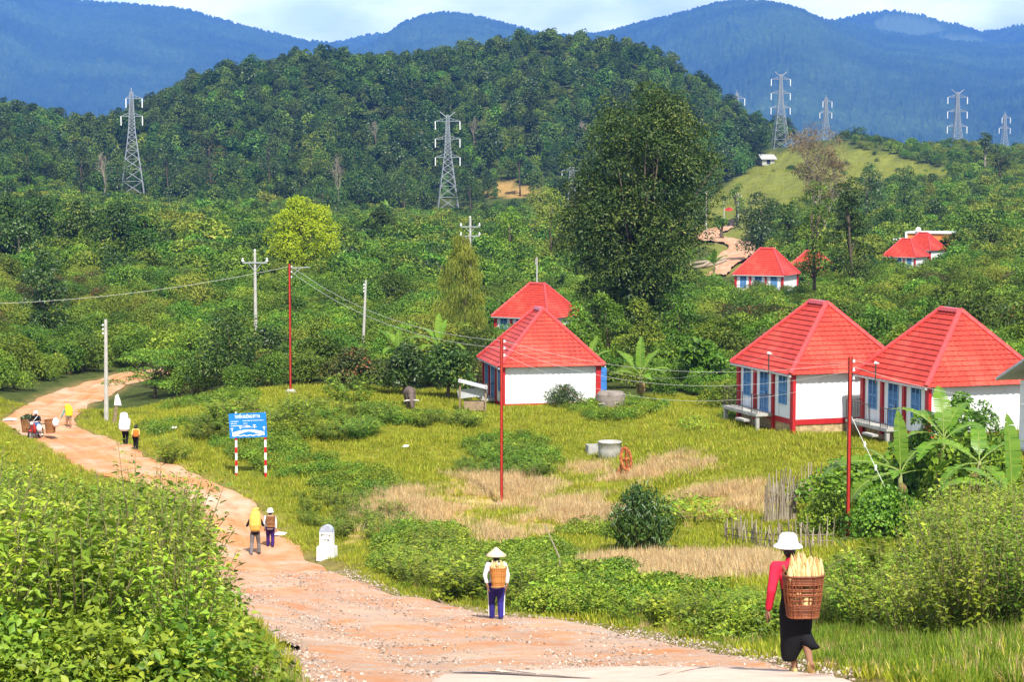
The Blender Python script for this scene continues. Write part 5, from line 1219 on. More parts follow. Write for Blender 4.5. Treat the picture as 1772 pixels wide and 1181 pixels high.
# ---- conical-hat walker
P = hit(859, 1076, 30, 60); yw = R(3); J = walker(1.5, .1, .03, .08, 'down', 1.05); J['wrist'] = ((-.2, -.12, .82), (.215, -.06, .8)); J['elbow'] = ((-.24, -.04, 1.0), (.24, -.03, .99))
w2 = person(P, yw, J, "person in a pale conical straw hat and blue trousers with white side stripes", top=M['c_lilac'], legs=M['c_navy'], shoes=M['shoe'], hat=cone_hat(M['hat_straw']), vox=.0095, sleeve=.9)
q = MB()
for s, sx in ((0, -1), (1, 1)):
    hp, kn, an = Vector(J['hip'][s]), Vector(J['knee'][s]), Vector(J['ankle'][s]); q.tube([hp + Vector((sx*.105, -.02, 0)), kn + Vector((sx*.075, -.02, 0)), an + Vector((sx*.064, -.02, .03))], .012, 5)
q.build("side_stripe", M['c_white'], w2)
b2 = woven(.125, .1, .175, .14, .41, 0, M['rattan'], (), 40); B1 = P + Matrix.Rotation(yw, 3, 'Z') @ Vector((.03, -.21, .79)); place_on(b2, B1, yw); tag(b2, "tightly woven orange-brown pack basket on the back of the conical-hat walker", "basket")
strap(b2, [[(-.1,.12,.36),(-.13,.24,.47),(-.13,.34,.36),(-.12,.22,.1),(-.1,.1,.06)], [(.08,.12,.36),(.1,.24,.47),(.1,.34,.36),(.1,.22,.1),(.08,.1,.06)]])
rg = random.Random(8); sp_ = [(.12 * math.sqrt(rg.random()) * math.cos(i * 2.4), .09 * math.sqrt(rg.random()) * math.sin(i * 2.4), .27 + rg.uniform(0, .05), rg.gauss(0, .25), rg.gauss(0, .25), .9) for i in range(16)]
cobs(B1, yw, sp_, "corn cobs in the conical-hat walker's basket", ["husk-covered corn cob packed into the orange-brown tightly woven basket"])

# ---- pair on the road: sack carrier and companion
P = hit(442, 961, 55, 85); yw = R(6); J = walker(1.62, .17, .0, .16, 'strap', 1.1); J['ankle'] = ((-.15, -.12, .08), (.14, .12, .08)); J['toe'] = ((-.19, .03, .03), (.17, .27, .03)); J['knee'] = ((-.13, -.0, .46), (.12, .12, .46))
person(P, yw, J, "man in a dark vest and grey trousers bent under a tall yellow sack", top=M['c_black'], legs=M['c_grey'], shoes=M['shoe'], vox=.0115, sleeve=.55)
sack(P + Matrix.Rotation(yw, 3, 'Z') @ Vector((.01, -.17, .93)), yw, [(0,.03,0,.14,.1),(0,.02,.06,.2,.14),(0,0,.25,.225,.17),(0,.02,.5,.215,.165),(.01,.05,.68,.18,.14),(.0,.07,.77,.12,.1),(.02,.06,.84,.14,.09),(.06,.06,.88,.06,.05)], M['sack_yellow'], "tall full yellow sack on the back of the grey-trousered man")
P = hit(468, 949, 55, 90); yw = R(5); J = walker(1.48, .1, .02, .07, 'down', 1.05)
w4 = person(P, yw, J, "walker in a white hat, white shirt and dark purple trousers with a brown woven pack", top=M['c_white'], legs=M['c_purple'], shoes=M['shoe'], hat=bucket_hat(M['hat_white'], .14, .1), vox=.0115)
b4 = woven(.14, .1, .175, .12, .42, 0, M['rattan_brown'], ((.3, .38), (.6, .68)), 30); B4 = P + Matrix.Rotation(yw, 3, 'Z') @ Vector((.03, -.19, .84)); place_on(b4, B4, yw); tag(b4, "brown woven pack basket on the white-shirted walker's back", "basket")
strap(b4, [[(-.1,.1,.38),(-.13,.22,.47),(-.13,.3,.36),(-.1,.1,.06)], [(.08,.1,.38),(.1,.22,.47),(.1,.3,.36),(.08,.1,.06)]])
q = MB(); q.loft([(0,0,.05,.13,.09),(0,0,.25,.155,.105),(0,0,.4,.165,.11),(0,0,.45,.11,.08)], 20, wob=.1); o = q.build("cloth_bundle", M['c_tan'], None, True); place_on(o, B4, yw); tag(o, "tan cloth bundle packed inside the brown woven pack basket", "bundle")

# ---- white-sack carrier and child
P = hit(217, 771, 80, 115); yw = R(-8); J = walker(1.58, .1, .0, .14, 'back', 1.05)
person(P, yw, J, "person in a pink shirt and black trousers hidden behind a huge white sack", top=M['c_pink'], legs=M['c_black'], shoes=M['shoe'], vox=.013)
sack(P + Matrix.Rotation(yw, 3, 'Z') @ Vector((.03, -.2, .74)), yw, [(0,.02,0,.2,.13),(0,0,.1,.27,.18),(0,0,.32,.28,.19),(-.01,.02,.5,.25,.17),(-.03,.05,.56,.2,.15),(-.04,.07,.68,.22,.15),(-.04,.07,.86,.18,.13),(-.03,.07,.92,.09,.07)], M['sack_white'], "huge white two-tiered sack carried along the dirt road")
P = hit(235, 779, 80, 115); yw = R(-5); J = walker(1.22, .08, .0, .04, 'down')
person(P, yw, J, "child in a pale yellow shirt and dark trousers with a small orange pack", top=M['c_yellow'], legs=M['c_black'], shoes=M['skin'], vox=.012, sleeve=.6, thick=.9)
sack(P + Matrix.Rotation(yw, 3, 'Z') @ Vector((.06, -.15, .66)), yw, [(0,0,0,.1,.07),(0,0,.05,.14,.1),(0,0,.2,.145,.11),(0,0,.32,.13,.1),(0,0,.36,.1,.07)], cloth("orange_pack_cloth", (.5, .17, .03)), "small orange pack on the back of the barefoot child", True, "pack")

# ---- walker with the bright yellow sack
P = hit(119, 742, 100, 130); yw = R(22); J = walker(1.42, .12, .0, .3, 'down')
J['chest'] = (0, .26, 1.0); J['neck'] = (0, .38, 1.1); J['head'] = (-.05, .46, 1.16); J['shoulder'] = ((-.16, .3, 1.05), (.16, .3, 1.05)); J['elbow'] = ((-.27, .32, .82), (.22, .34, .84)); J['wrist'] = ((-.34, .42, .62), (.2, .46, .66))
person(P, yw, J, "stooping barefoot walker with a teal sleeve carrying a bright yellow sack", top=M['c_teal'], legs=M['c_tan'], vox=.013, leg_len=.25)
sack(P + Matrix.Rotation(yw, 3, 'Z') @ Vector((.03, -.02, .72)), yw, [(0,-.02,0,.14,.1),(0,-.03,.06,.2,.16),(0,0,.3,.22,.2),(-.02,.1,.52,.2,.18),(-.05,.2,.64,.14,.13),(-.06,.24,.68,.07,.06)], M['sack_bright'], "bright yellow sack on the stooping walker at the road bend")

# ------------------------------------------------------------------ motorcycle with two baskets
P = hit(62, 761, 90, 112); yw = R(168); Rm = Matrix.Rotation(yw, 3, 'Z')
M['moto_red'] = mat_plain("red_fairing", (.45, .03, .03), .35, .5); M['tyre'] = mat_plain("black_rubber", (.02, .02, .02), .85, .2); M['chrome'] = mat_plain("bright_metal", (.6, .6, .62), .25, .6, metal=.7); M['lamp_glass'] = mat_plain("headlight_glass", (.85, .85, .8), .15, .6)
o = empty("motorcycle", P, yw, "small red motorcycle coming round the bend loaded with two big baskets", "motorcycle")
def torus(q, c, r, t, mat=0): q.tube([(c[0], c[1] + r * math.cos(a), c[2] + r * math.sin(a)) for a in np.linspace(0, 2 * math.pi, 25)], t, 8, mat, False)
for y in (.62, -.6):
    q = MB(); torus(q, (0, y, .3), .265, .04); w_ = q.build("wheel", M['tyre'], o, True); q = MB(); torus(q, (0, y, .3), .225, .014)
    for a in np.linspace(0, math.pi, 7)[:-1]: q.bar((0, y + .22 * math.cos(a), .3 + .22 * math.sin(a)), (0, y - .22 * math.cos(a), .3 - .22 * math.sin(a)), .006)
    q.tube([(-.06, y, .3), (.06, y, .3)], .045, 10); q.build("rim", M['chrome'], w_)
q = MB(); 
for s in (-1, 1): q.bar((s*.07, .62, .3), (s*.07, .4, .92), .022)
q.bar((0, -.6, .3), (0, .1, .38), .035); q.bar((0, .38, .85), (0, -.2, .5), .04); q.bar((0, -.1, .62), (0, -.65, .72), .04); q.build("chassis", M['iron'], o)
q = MB(); q.box((0, .05, .36), (.26, .34, .26), taper=.8); q.build("engine", M['chrome'], o)
q = MB(); q.loft([(0,.28,.36,.16,.06),(0,.34,.6,.19,.08),(0,.36,.82,.14,.1),(0,.36,.92,.1,.08)], 14); q.ball((0,.62,.54),(.07,.2,.06)); q.build("fairing", M['moto_red'], o, True)
q = MB(); q.loft([(0,-.25,.66,.13,.38),(0,-.25,.73,.15,.4),(0,-.25,.78,.13,.36)], 18, power=2.6); q.build("seat", M['tyre'], o, True)
q = MB(); q.tube([(-.34,.22,1.0),(-.18,.34,.98),(0,.4,.96),(.18,.34,.98),(.34,.22,1.0)], .016, 6); q.build("handlebar", M['chrome'], o)
q = MB(); q.ball((0,.47,.9),(.085,.06,.085)); q.build("headlight", M['lamp_glass'], o, True)
for s in (-1, 1):
    q = MB(); q.bar((s*.3,.24,1.0),(s*.36,.22,1.18),.008); q.ball((s*.37,.22,1.2),(.055,.015,.035)); q.build("mirror", M['iron'], o)
q = MB(); q.box((0,-.62,.78),(1.0,.12,.05)); q.box((0,-.45,.78),(1.0,.08,.05)); q.build("carrier", M['wood'], o)
def seat_pose():
    return dict(pelvis=(0,-.22,.86), chest=(0,-.1,1.13), neck=(0,-.06,1.26), head=(0,-.03,1.37), shoulder=((-.17,-.08,1.2),(.17,-.08,1.2)), elbow=((-.29,.04,1.02),(.29,.04,1.02)), wrist=((-.31,.2,1.01),(.31,.2,1.01)),
        hip=((-.09,-.2,.82),(.09,-.2,.82)), knee=((-.19,.2,.68),(.19,.2,.68)), ankle=((-.17,.1,.3),(.17,.1,.3)), toe=((-.18,.26,.26),(.18,.26,.26)))
rd = person(P, yw, seat_pose(), "motorcyclist in a black jacket, blue jeans and pale hat riding between two baskets", top=M['c_black'], legs=M['c_jean'], shoes=M['shoe'], hat=bucket_hat(M['c_pink'], .14, .1), vox=.012, hands='grip')
q = MB(); q.tube([(-.13,.03,1.24),(0,.06,1.08),(.15,.03,.92)], .022, 6); q.build("bag_strap", M['c_white'], rd)
def side_basket(x, w0, w1, h, label, s):
    b = woven(w0, .24, w1, .3, h, 0, M['rattan_brown'], (), 34); b.name = "side_basket"; place_on(b, P + Rm @ Vector((x, -.52, .3)), yw); tag(b, label, "basket", "baskets slung on the motorcycle"); return b
side_basket(.72, .24, .3, .72, "larger basket on the motorcycle heaped with green leaves", 1); side_basket(-.6, .2, .27, .7, "basket on the motorcycle with a white bundle tied to its side", -1)
q = Plant(); blob_leaves(q, np.random.default_rng(2), [((0,0,.02),(.28,.26,.14)),((.1,.05,.1),(.16,.16,.12))], 260, .14, .5, .1, .6); lf = link("green_leaves", q.mesh("green_leaves", [M['leaf_dark']]), None, P + Rm @ Vector((.72,-.52,.98))); tag(lf, "heap of green leaves filling the motorcycle's larger basket", "leaves")
q = MB(); q.loft([(0,0,-.2,.08,.08),(0,0,-.08,.17,.15),(0,0,.12,.18,.16),(0,0,.24,.1,.1),(0,0,.3,.05,.05)], 16, wob=.1); tag(q.build("white_bundle", M['sack_white'], None, True, P + Rm @ Vector((-.95,-.4,.84))), "white bundle hanging from the outer side of the motorcycle's smaller basket", "bundle")
q = MB(); q.loft([(0,0,-.18,.1,.08),(0,0,0,.15,.12),(0,0,.16,.12,.1),(0,0,.22,.05,.05)], 16, wob=.1); tag(q.build("white_bag", M['sack_white'], None, True, P + Rm @ Vector((-.3,.2,.62))), "white plastic bag hanging by the rider's knee", "bag")

# ------------------------------------------------------------------ grazing buffalo
P = hit(709, 706, 100, 118); M['buff'] = mat_plain("grey_brown_hide", (.13, .095, .08), .75, .25, var=.3, scale=6); M['horn'] = mat_plain("pale_horn", (.6, .57, .52), .5, .3, var=.15)
b = MB(); S_ = 1.0
for y, z, rx, rz in ((-.55,.86,.27,.3),(-.3,.84,.33,.36),(0,.83,.35,.38),(.3,.86,.33,.37),(.6,.9,.29,.36),(.85,.9,.2,.3)): b.ball((0,-y,z),(rx,.3,rz),16,10)
b.capsule([(0,-.8,.92),(0,-1.1,.72),(0,-1.3,.46)],[.2,.16,.13]); b.capsule([(0,-1.28,.5),(0,-1.4,.3),(0,-1.44,.2)],[.13,.1,.085])
for s in (-1, 1):
    b.capsule([(s*.17,-.72,.72),(s*.17,-.74,.4),(s*.17,-.72,.12),(s*.17,-.74,.04)],[.12,.075,.06,.07]); b.capsule([(s*.18,.5,.8),(s*.19,.4,.5),(s*.18,.6,.36),(s*.18,.56,.05)],[.17,.1,.065,.07]); b.ball((s*.2,-1.24,.52),(.1,.03,.05),8,6)
b.capsule([(0,.8,1.0),(.03,.92,.8),(.02,.92,.45)],[.04,.025,.02])
bf = soft(b.build("water_buffalo", M['buff'], None, True, P), .025, 3); bf.rotation_euler = (0, 0, R(8)); tag(bf, "dark water buffalo grazing head-on among the weeds by the shady trees", "buffalo")
for s in (-1, 1):
    q = MB(); q.tube([(s*.1,-1.26,.56),(s*.28,-1.3,.56),(s*.42,-1.24,.52),(s*.46,-1.12,.5)],[.05,.045,.03,.008],8); q.build("horn", M['horn'], bf, True)
# distant vehicle on the far road
P = hit(1259, 392, 480, 620); o = empty("farm_cart", P, .4, "tiny orange-loaded farm vehicle at the top of the far road", "vehicle"); q = MB(); q.box((0,0,1.2),(2.0,3.0,.9),taper=.9); q.build("load", M['orange_wall'], o); q = MB(); q.box((0,-2.0,1.1),(1.7,1.2,1.5),taper=.85); q.box((0,-.4,.6),(1.7,4.0,.2)); q.build("cab", M['iron'], o)
for x in (-.8,.8):
    for y in (-1.9,.9):
        q = MB(); q.tube([(x-.12,y,.42),(x+.12,y,.42)],.42,14); q.build("wheel", M['tyre'], o)
# ------------------------------------------------------------------ plant prototypes
rs = lambda s: np.random.default_rng(s)
def weed_mesh(name, seed, h, spread, nst, nl, leaf, mats, aspect=.42, tilt=.5, droop=.35, top_bias=.75):
    """bush of leafy stems fanning out of the ground"""
    g_ = rs(seed); pl = Plant(); wd = MB(); Cs, Ds, Ns, Ls, Ts = [], [], [], [], []
    for i in range(nst):
        a = g_.random() * 6.283; r = spread * math.sqrt(g_.random()); b = np.array([r * .45 * math.cos(a), r * .45 * math.sin(a), 0])
        hh = h * (.55 + .5 * g_.random()) * (1.06 - .3 * r / spread); e = np.array([r * math.cos(a) + g_.normal() * .08, r * math.sin(a) + g_.normal() * .08, hh]); m = (b + e) / 2 + np.array([0, 0, .12 * hh])
        wd.tube([b, m, e], [.006, .0045, .002], 4); tt = g_.random()
        for k in range(nl):
            t = 1 - (1 - .1) * (k / nl) ** (1 / top_bias); p = (1-t)**2 * b + 2*t*(1-t) * m + t*t * e
            ax = g_.random() * 6.283 + k * 2.4; o = np.array([math.cos(ax), math.sin(ax), .55 * t - droop + .25 * g_.normal()])
            Cs.append(p + o * .01); Ds.append(o); Ns.append(np.array([0, 0, 1]) + g_.normal(size=3) * .35 - o * .2); Ls.append(leaf * (.6 + .7 * g_.random()) * (.65 if t > .93 else 1)); Ts.append(np.clip(.5 * tt + .35 * t * t * 1 + .3 * g_.random() - .1, 0, 1))
    Ls = np.array(Ls); pl.leaves(np.array(Cs), np.array(Ds), np.array(Ns), Ls, Ls * aspect, np.array(Ts)); pl.wood(wd); return pl.mesh(name, mats)
def shrub_mesh(name, seed, rx, h, n, leaf, mats, k=11, profile='dome', aspect=.5, z0=.15, up=.5, br=(.3, .5), stems=True):
    g_ = rs(seed); pl = Plant(); bl = lumpy_crown(g_, rx, rx * (.85 + .3 * g_.random()), z0 * h + .25 * rx * .5, h * .86, k, profile, br)
    blob_leaves(pl, g_, bl, n, leaf, aspect, .2, up)
    if stems:
        w_ = MB()
        for c, r in bl[::2]: w_.tube([(g_.normal()*.1, g_.normal()*.1, -.1), (c[0]*.45, c[1]*.45, c[2]*.55), c], [.05*rx*.6, .035*rx*.6, .012], 5)
        pl.wood(w_)
    return pl.mesh(name, mats)
def tree_mesh(name, seed, rx, h, n, leaf, lm, bm, trunk=.35, profile='round', k=13, tr=.2, aspect=.55, br=(.3, .48)):
    g_ = rs(seed); bl = lumpy_crown(g_, rx, rx, h * trunk, h * .9, k, profile, br); pl = Plant(); blob_leaves(pl, g_, bl, n, leaf, aspect, .2, .5, fill=.88, jit=.2)
    w_ = MB(); limbs(w_, g_, tr, h * .75, bl, every=2); return pl.mesh(name + "_crown", [lm]), w_.mesh(name + "_trunk", [bm])
def tuft_mesh(name, seed, n, r, h, wd, mat, lean=.5, seedhead=False):
    g_ = rs(seed); pl = Plant(); a = g_.random(n) * 6.283; rr = r * np.sqrt(g_.random(n)); Cn = np.stack([rr*np.cos(a), rr*np.sin(a), np.full(n, -.03)], 1)
    D = np.stack([np.cos(a)*lean*g_.random(n) + g_.normal(size=n)*.2, np.sin(a)*lean*g_.random(n) + g_.normal(size=n)*.2, np.ones(n)], 1); Nn = unit(g_.normal(size=(n, 3)) + np.array([0, -.8, .3]))
    Ls = h * (.5 + .7 * g_.random(n)); pl.leaves(Cn, D, Nn, Ls, np.full(n, wd), g_.random(n), 0, .05); return pl.mesh(name, [mat])
SM = [M['leaf_scrub'], M['stem']]
WEED = [weed_mesh("weed_bush", 20 + i, 1.0, .62, 32, 26, .1, [M['leaf_weed'], M['stem']]) for i in range(5)]
WEEDT = [weed_mesh("tall_weed", 25 + i, 1.0, .62, 40, 34, .062, [M['leaf_weed'], M['stem']], .4) for i in range(4)]
WEEDB = [weed_mesh("broadleaf_weed", 30 + i, 1.0, .6, 22, 18, .155, [M['leaf_weed'], M['stem']], .55) for i in range(3)]
WEEDD = [weed_mesh("dark_weed", 40 + i, 1.0, .75, 30, 22, .11, [M['leaf_weed_dark'], M['stem_green']], .5) for i in range(3)]
COVER = [shrub_mesh("cover_plant", 50 + i, .62, .5, 420, .085, [M['leaf_weed'] if i < 2 else M['leaf_weed_dark'], M['stem_green']], 8, z0=.05) for i in range(4)]
SCRUB = [shrub_mesh("scrub_bush", 60 + i, 1.9, 3.0, 3600, .17, [M['leaf_scrub'], M['stem']], 15, profile=('dome', 'round', 'dome', 'ovoid', 'round')[i % 5]) for i in range(6)]
SCRUBG = [shrub_mesh("green_shrub", 70 + i, 2.0, 2.9, 3400, .19, [M['leaf_weed_dark'], M['stem']], 14) for i in range(3)]
SCRUBL = [shrub_mesh("light_shrub", 73 + i, 2.0, 2.8, 3400, .19, [M['leaf_weed'], M['stem']], 16, profile='dome') for i in range(2)]
SCRUBR = [shrub_mesh("turning_shrub", 75, 1.9, 3.0, 3200, .17, [M['leaf_rust'], M['stem']], 14), shrub_mesh("olive_shrub", 76, 1.9, 3.1, 3000, .15, [M['leaf_olive'], M['stem']], 16), shrub_mesh("olive_shrub", 77, 2.0, 2.7, 3000, .15, [M['leaf_olive'], M['stem']], 15)]
FARS = [shrub_mesh("far_bush", 80 + i, 2.2, 3.0, 1100, .36, [(M['leaf_scrub'], M['leaf_scrub'], M['leaf_mango'], M['leaf_olive'], M['leaf_scrub'], M['leaf_weed_dark'])[i], M['stem']], 12, stems=False) for i in range(6)]
FOREST = [tree_mesh("forest_tree", 90 + i, (4.2, 3.6, 4.8, 3.2, 4.4, 3.8)[i], (10, 11, 9.5, 12, 10.5, 8.5)[i], 1500, .72, (M['leaf_forest'], M['leaf_forest'], M['leaf_forest'], M['leaf_dark'], M['leaf_forest'], M['leaf_scrub'])[i], M['bark_pale'] if i % 3 == 0 else M['bark'], (.3, .35, .25, .3, .3, .2)[i], ('dome', 'round', 'dome', 'ovoid', 'round', 'dome')[i], 14, .22) for i in range(6)]
GRASS = [tuft_mesh("grass_tuft", 100 + i, 16, .2, .2, .022, M['grass'], .6) for i in range(4)]
LUSH = [tuft_mesh("tall_grass", 110 + i, 22, .16, .42, .02, M['grass_lush'], .55) for i in range(4)]
DRYG = [tuft_mesh("dry_grass", 120 + i, 20, .2, .42, .014, M['grass_dry'], .5) for i in range(4)]

CLEAR = [(826,533,1062,702,113.5), (848,488,958,552,188), (1262,425,1390,488,236), (1385,445,1410,470,255), (1541,402,1608,444,276), (1570,397,1650,424,286), (1694,394,1724,416,326), (1268,520,1535,750,93), (1478,530,1772,700,87),
    (1203,390,1308,466,540), (210,150,252,330,700), (755,190,800,358,680), (1335,122,1366,262,850), (436,434,452,536,165), (495,457,512,672,115), (625,484,644,568,150), (800,376,830,420,214), (922,444,936,484,250), (180,552,192,730,120), (695,678,726,706,112), (398,714,468,830,90),
    (1013,760,1098,828,96), (546,910,586,970,73), (1318,836,1382,905,79), (1250,884,1440,945,73), (1240,352,1274,372,640), (1312,264,1340,284,800), (985,283,995,325,560), (924,358,942,366,560), (832,318,934,341,712), (1218,330,1226,388,500), (1274,335,1280,357,590), (1250,348,1256,366,560), (1034,672,1084,706,112), (1642,298,1656,306,560), (808,652,850,700,112)]
def clear_ok(X, Y, z, hw, h):
    px, pt = pix(X, Y, z + h); _, pb = pix(X, Y, z); w_ = hw * ppm(Y)
    for x0, y0, x1, y1, Yo in CLEAR:
        if Y < Yo and px + w_ > x0 and px - w_ < x1 and pt < y1 and pb > y0: return False
    return True
def near_house(X, Y, r=0.0): return any((X - a) ** 2 + (Y - b) ** 2 < (c + r) ** 2 for a, b, c in HOUSES)
class Grid:
    def __init__(s, d): s.d = d; s.g = {}
    def ok(s, x, y, d=None):
        d = d or s.d; i, j = int(x // s.d), int(y // s.d); m = int(math.ceil(d / s.d))
        for a in range(i - m, i + m + 1):
            for b in range(j - m, j + m + 1):
                for p, q in s.g.get((a, b), ()):
                    if (p - x) ** 2 + (q - y) ** 2 < d * d: return False
        s.g.setdefault((i, j), []).append((x, y)); return True
def thing(mesh, name, loc, sc_, label, cat, group, rz=None, tilt=0.0):
    o = link(name, mesh, None, loc); o.scale = (sc_, sc_, sc_) if not hasattr(sc_, "__len__") else sc_; o.rotation_euler = (random.gauss(0, tilt), random.gauss(0, tilt), random.random() * 6.283 if rz is None else rz); return tag(o, label, cat, group)

# ------------------------------------------------------------------ roadside weeds (each bush its own thing)
def bank(n_try, pxr, yr, outline, dmin, hmin, hmax, meshes, name, label, group, hx=1.0, road=.35, lowlim=None, wide=1.0, maxn=290):
    xs = [p[0] for p in outline]; ys = [p[1] for p in outline]; G_ = Grid(dmin); cnt = 0
    for _ in range(n_try):
        px = random.uniform(*pxr); Y = math.sqrt(random.uniform(yr[0] ** 2, yr[1] ** 2)); P = place(px, Y); py = pix(*P)[1]; t = np.interp(px, xs, ys)
        if py < t + 6 or (lowlim and py > lowlim(px)): continue
        if road_dist([P.x], [P.y])[0] < road: continue
        if near_house(P.x, P.y): continue
        h = min(hmax, at(px, t, Y).z - P.z) * random.uniform(.66, 1.1)
        if h < hmin * .6: continue
        h = max(h, hmin)
        if not clear_ok(P.x, P.y, P.z, .3, h): continue
        if not G_.ok(P.x, P.y): continue
        w_ = h * hx * random.uniform(.85, 1.2) if hx > 0 else -hx; w_ = max(.55, min(w_, 1.9 * wide)); w_ *= wide
        thing(random.choice(meshes), name, P, (w_, w_, h), label, "bush", group); cnt += 1
        if cnt >= maxn: break
    return cnt
OUT_L = [(-140,785),(0,790),(60,800),(100,812),(160,830),(200,832),(235,818),(262,795),(285,800),(302,842),(314,890),(322,950),(332,1000),(385,1052),(470,1088),(560,1122)]
c1 = bank(7000, (-120, 318), (17.5, 47), OUT_L, .84, .7, 2.3, WEEDT + WEED[:3], "weed_bush", "bright green leafy bush in the dense thicket banked beside the road's near edge", "weed bushes on the near road bank", .62, maxn=330)
c2 = bank(6000, (-100, 318), (16.5, 46), OUT_L, .7, .4, .75, WEED + WEEDB, "low_weed", "low bright green weed where the near thicket runs down to the roadside grass", "low weeds on the near road bank", 1.1, .5, lambda p: 1330)
OUT_R = [(1400,1010),(1440,975),(1480,950),(1520,945),(1570,960),(1600,905),(1640,850),(1690,822),(1740,835),(1900,820)]
c3 = bank(6000, (1430, 1860), (28, 58), OUT_R, .76, .8, 2.7, WEEDT + WEEDT + WEED[:2], "weed_bush", "bright green leafy bush in the tall roadside tangle behind the crimson-bloused woman", "weed bushes behind the woman", .8, .5, lambda p: 1100 + max(0, p - 1430) * .1)
OUT_M = [(600,985),(650,965),(690,930),(740,898),(790,905),(830,945),(870,965),(905,935),(950,950),(1000,995),(1060,1005),(1100,1012),(1200,1012),(1300,1012),(1430,1010)]
c4 = bank(4000, (640, 1430), (40, 76), OUT_M, 1.0, .3, 1.1, WEED + WEED + WEEDB + WEEDD[:1], "roadside_weed", "knee-high leafy weed on the far verge of the road below the dry grass", "weeds on the far road verge", 1.15, .9)
OUT_N = [(470,880),(520,845),(580,830),(640,840),(690,860),(720,900)]
c5 = bank(700, (480, 715), (72, 92), OUT_N, .9, .3, .7, WEEDD[:1] + WEED[:3], "meadow_weed", "low leafy weed patch in the meadow between the sign and the milestone", "weed patches near the milestone", 1.4, 1.5, lambda p: 935)
OUT_P = [(290,760),(330,730),(390,690),(480,690),(560,688),(640,695),(700,702),(800,706),(900,712),(1000,715),(1240,720)]
c6 = bank(5000, (330, 830), (93, 121), OUT_P, 1.1, .4, 1.05, WEEDD[:1] + WEED, "meadow_weed", "knee-high green weed along the far edge of the meadow behind the sign", "weeds along the meadow's far edge", 1.4, 1.2, lambda p: 765 if p < 640 else 740, 1.1, 230)
OUT_Q = [(790,800),(830,772),(880,755),(930,765),(950,800)]
c7 = bank(300, (795, 945), (88, 105), OUT_Q, .7, .4, .8, WEEDD, "dark_weed", "dark green weed in the clump behind the meadow's middle red pole", "dark weed clump behind the pole", 1.4, 1.5, lambda p: 828)
def shrub_at(px, py, Y, top, width, meshes, name, label, group=None, mesh_w=1.0, mesh_h=1.0, k=0):
    P = hit(px, py, Y - 12, Y + 12) if py else place(px, Y); h = at(px, top, P.y).z - P.z; w_ = width / ppm(P.y) / 2
    return thing(meshes[k % len(meshes)], name, P, (w_ / mesh_w, w_ / mesh_w, h / mesh_h), label, "bush", group)
DARKB = shrub_mesh("dark_bush", 130, 1.0, 1.0, 2600, .13, [M['leaf_dark'], M['stem']], 16, 'dome', .3, .05)
GRASSB = tuft_mesh("blade_bush", 131, 420, .5, .8, .03, M['leaf_dark'], 1.1)
VINE = shrub_mesh("vine_bush", 132, 1.0, 1.0, 5200, .085, [M['leaf_weed_dark'], M['stem']], 22, 'dome', .7, .02, .3)
shrub_at(1112, 958, 68, 848, 120, [DARKB], "dark_bush", "round dark green bush standing alone before the stick fences", None)
P = hit(1112, 955); thing(GRASSB, "blade_bush", P, (1.3, 1.3, 2.1), "fountain of dark narrow leaves growing through the round dark bush", "bush", None)
shrub_at(1195, 905, 76, 862, 150, COVER, "cover_bush", "low bright green hedge between the round dark bush and the stick fence", None, .62, .5, 0)
shrub_at(1500, None, 74.5, 800, 255, [VINE], "vine_bush", "dense vine-covered bush around the foot of the red pole", None)
shrub_at(1620, None, 73.5, 765, 240, [VINE], "vine_bush", "dense leafy mound of vines under the banana plants", None)
shrub_at(1440, 930, 70, 858, 110, [VINE], 'vine_bush', 'low vine mound between the dense stick fence and the foot of the red pole', None)
shrub_at(1535, 938, 69, 850, 150, [VINE], 'vine_bush', 'low leafy vine mound just past the foot of the red pole', None)
shrub_at(1680, 905, 66, 760, 200, [VINE], "vine_bush", "vine thicket at the frame's edge below the tallest banana leaf", None)
shrub_at(975, 705, 111, 668, 70, [DARKB], "small_bush", "small spiky bush in front of the blank white wall", None)
shrub_at(1205, 745, 99, 722, 60, COVER, "cover_bush", "small green tuft bush between the tank and the railed porch", None, .62, .5, 1)
shrub_at(515, 742, 106, 668, 85, WEED, "leafy_bush", "upright leafy bush between the tall red pole and the blue sign", None, .62, 1, 1)
shrub_at(610, 700, 112, 640, 110, WEEDD, "leafy_bush", "leafy bush at the far edge of the meadow under the reddish shrub", None, .75, 1, 1)
shrub_at(395, 735, 104, 672, 130, WEED, "leafy_bush", "broad leafy bush just beyond the blue sign", None, .62, 1, 2)
shrub_at(300, 800, 93, 745, 80, WEED, "leafy_bush", "leafy sprout bush at the road's edge below the child", None, .62, 1, 3)
shrub_at(30, 612, 150, 575, 150, SCRUBG, "green_shrub", "pale green shrub above the outer bend of the road", None, 2.0, 2.9, 0)
# feathery branch beside the woman
fb = Plant(); g_ = rs(5); wd = MB(); Cs, Ds, Ns, Ls = [], [], [], []
for i in range(16):
    a = g_.random() * 6.28; e = np.array([.75 * math.cos(a), .55 * math.sin(a), .75 + .4 * g_.random()]); b = np.array([0, 0, 0.]); m = e * .5 + np.array([0, 0, .3]); wd.tube([b, m, e], [.014, .009, .003], 4)
    for k in range(26):
        t = .35 + .65 * k / 26; p = (1-t)**2*b + 2*t*(1-t)*m + t*t*e; d = 2*(1-t)*(m-b) + 2*t*(e-m); s = np.cross(d, [0, 0, 1.]); s /= np.linalg.norm(s) + 1e-6
        for q in (-1, 1): Cs.append(p); Ds.append(s * q + d * .5 + np.array([0, 0, -.15])); Ns.append([g_.normal() * .2, g_.normal() * .2, 1]); Ls.append(.13 * (.7 + .5 * g_.random()))
Ls = np.array(Ls); fb.leaves(np.array(Cs), np.array(Ds), np.array(Ns), Ls, Ls * .3, RNG.random(len(Ls)) * .6 + .4); fb.wood(wd)
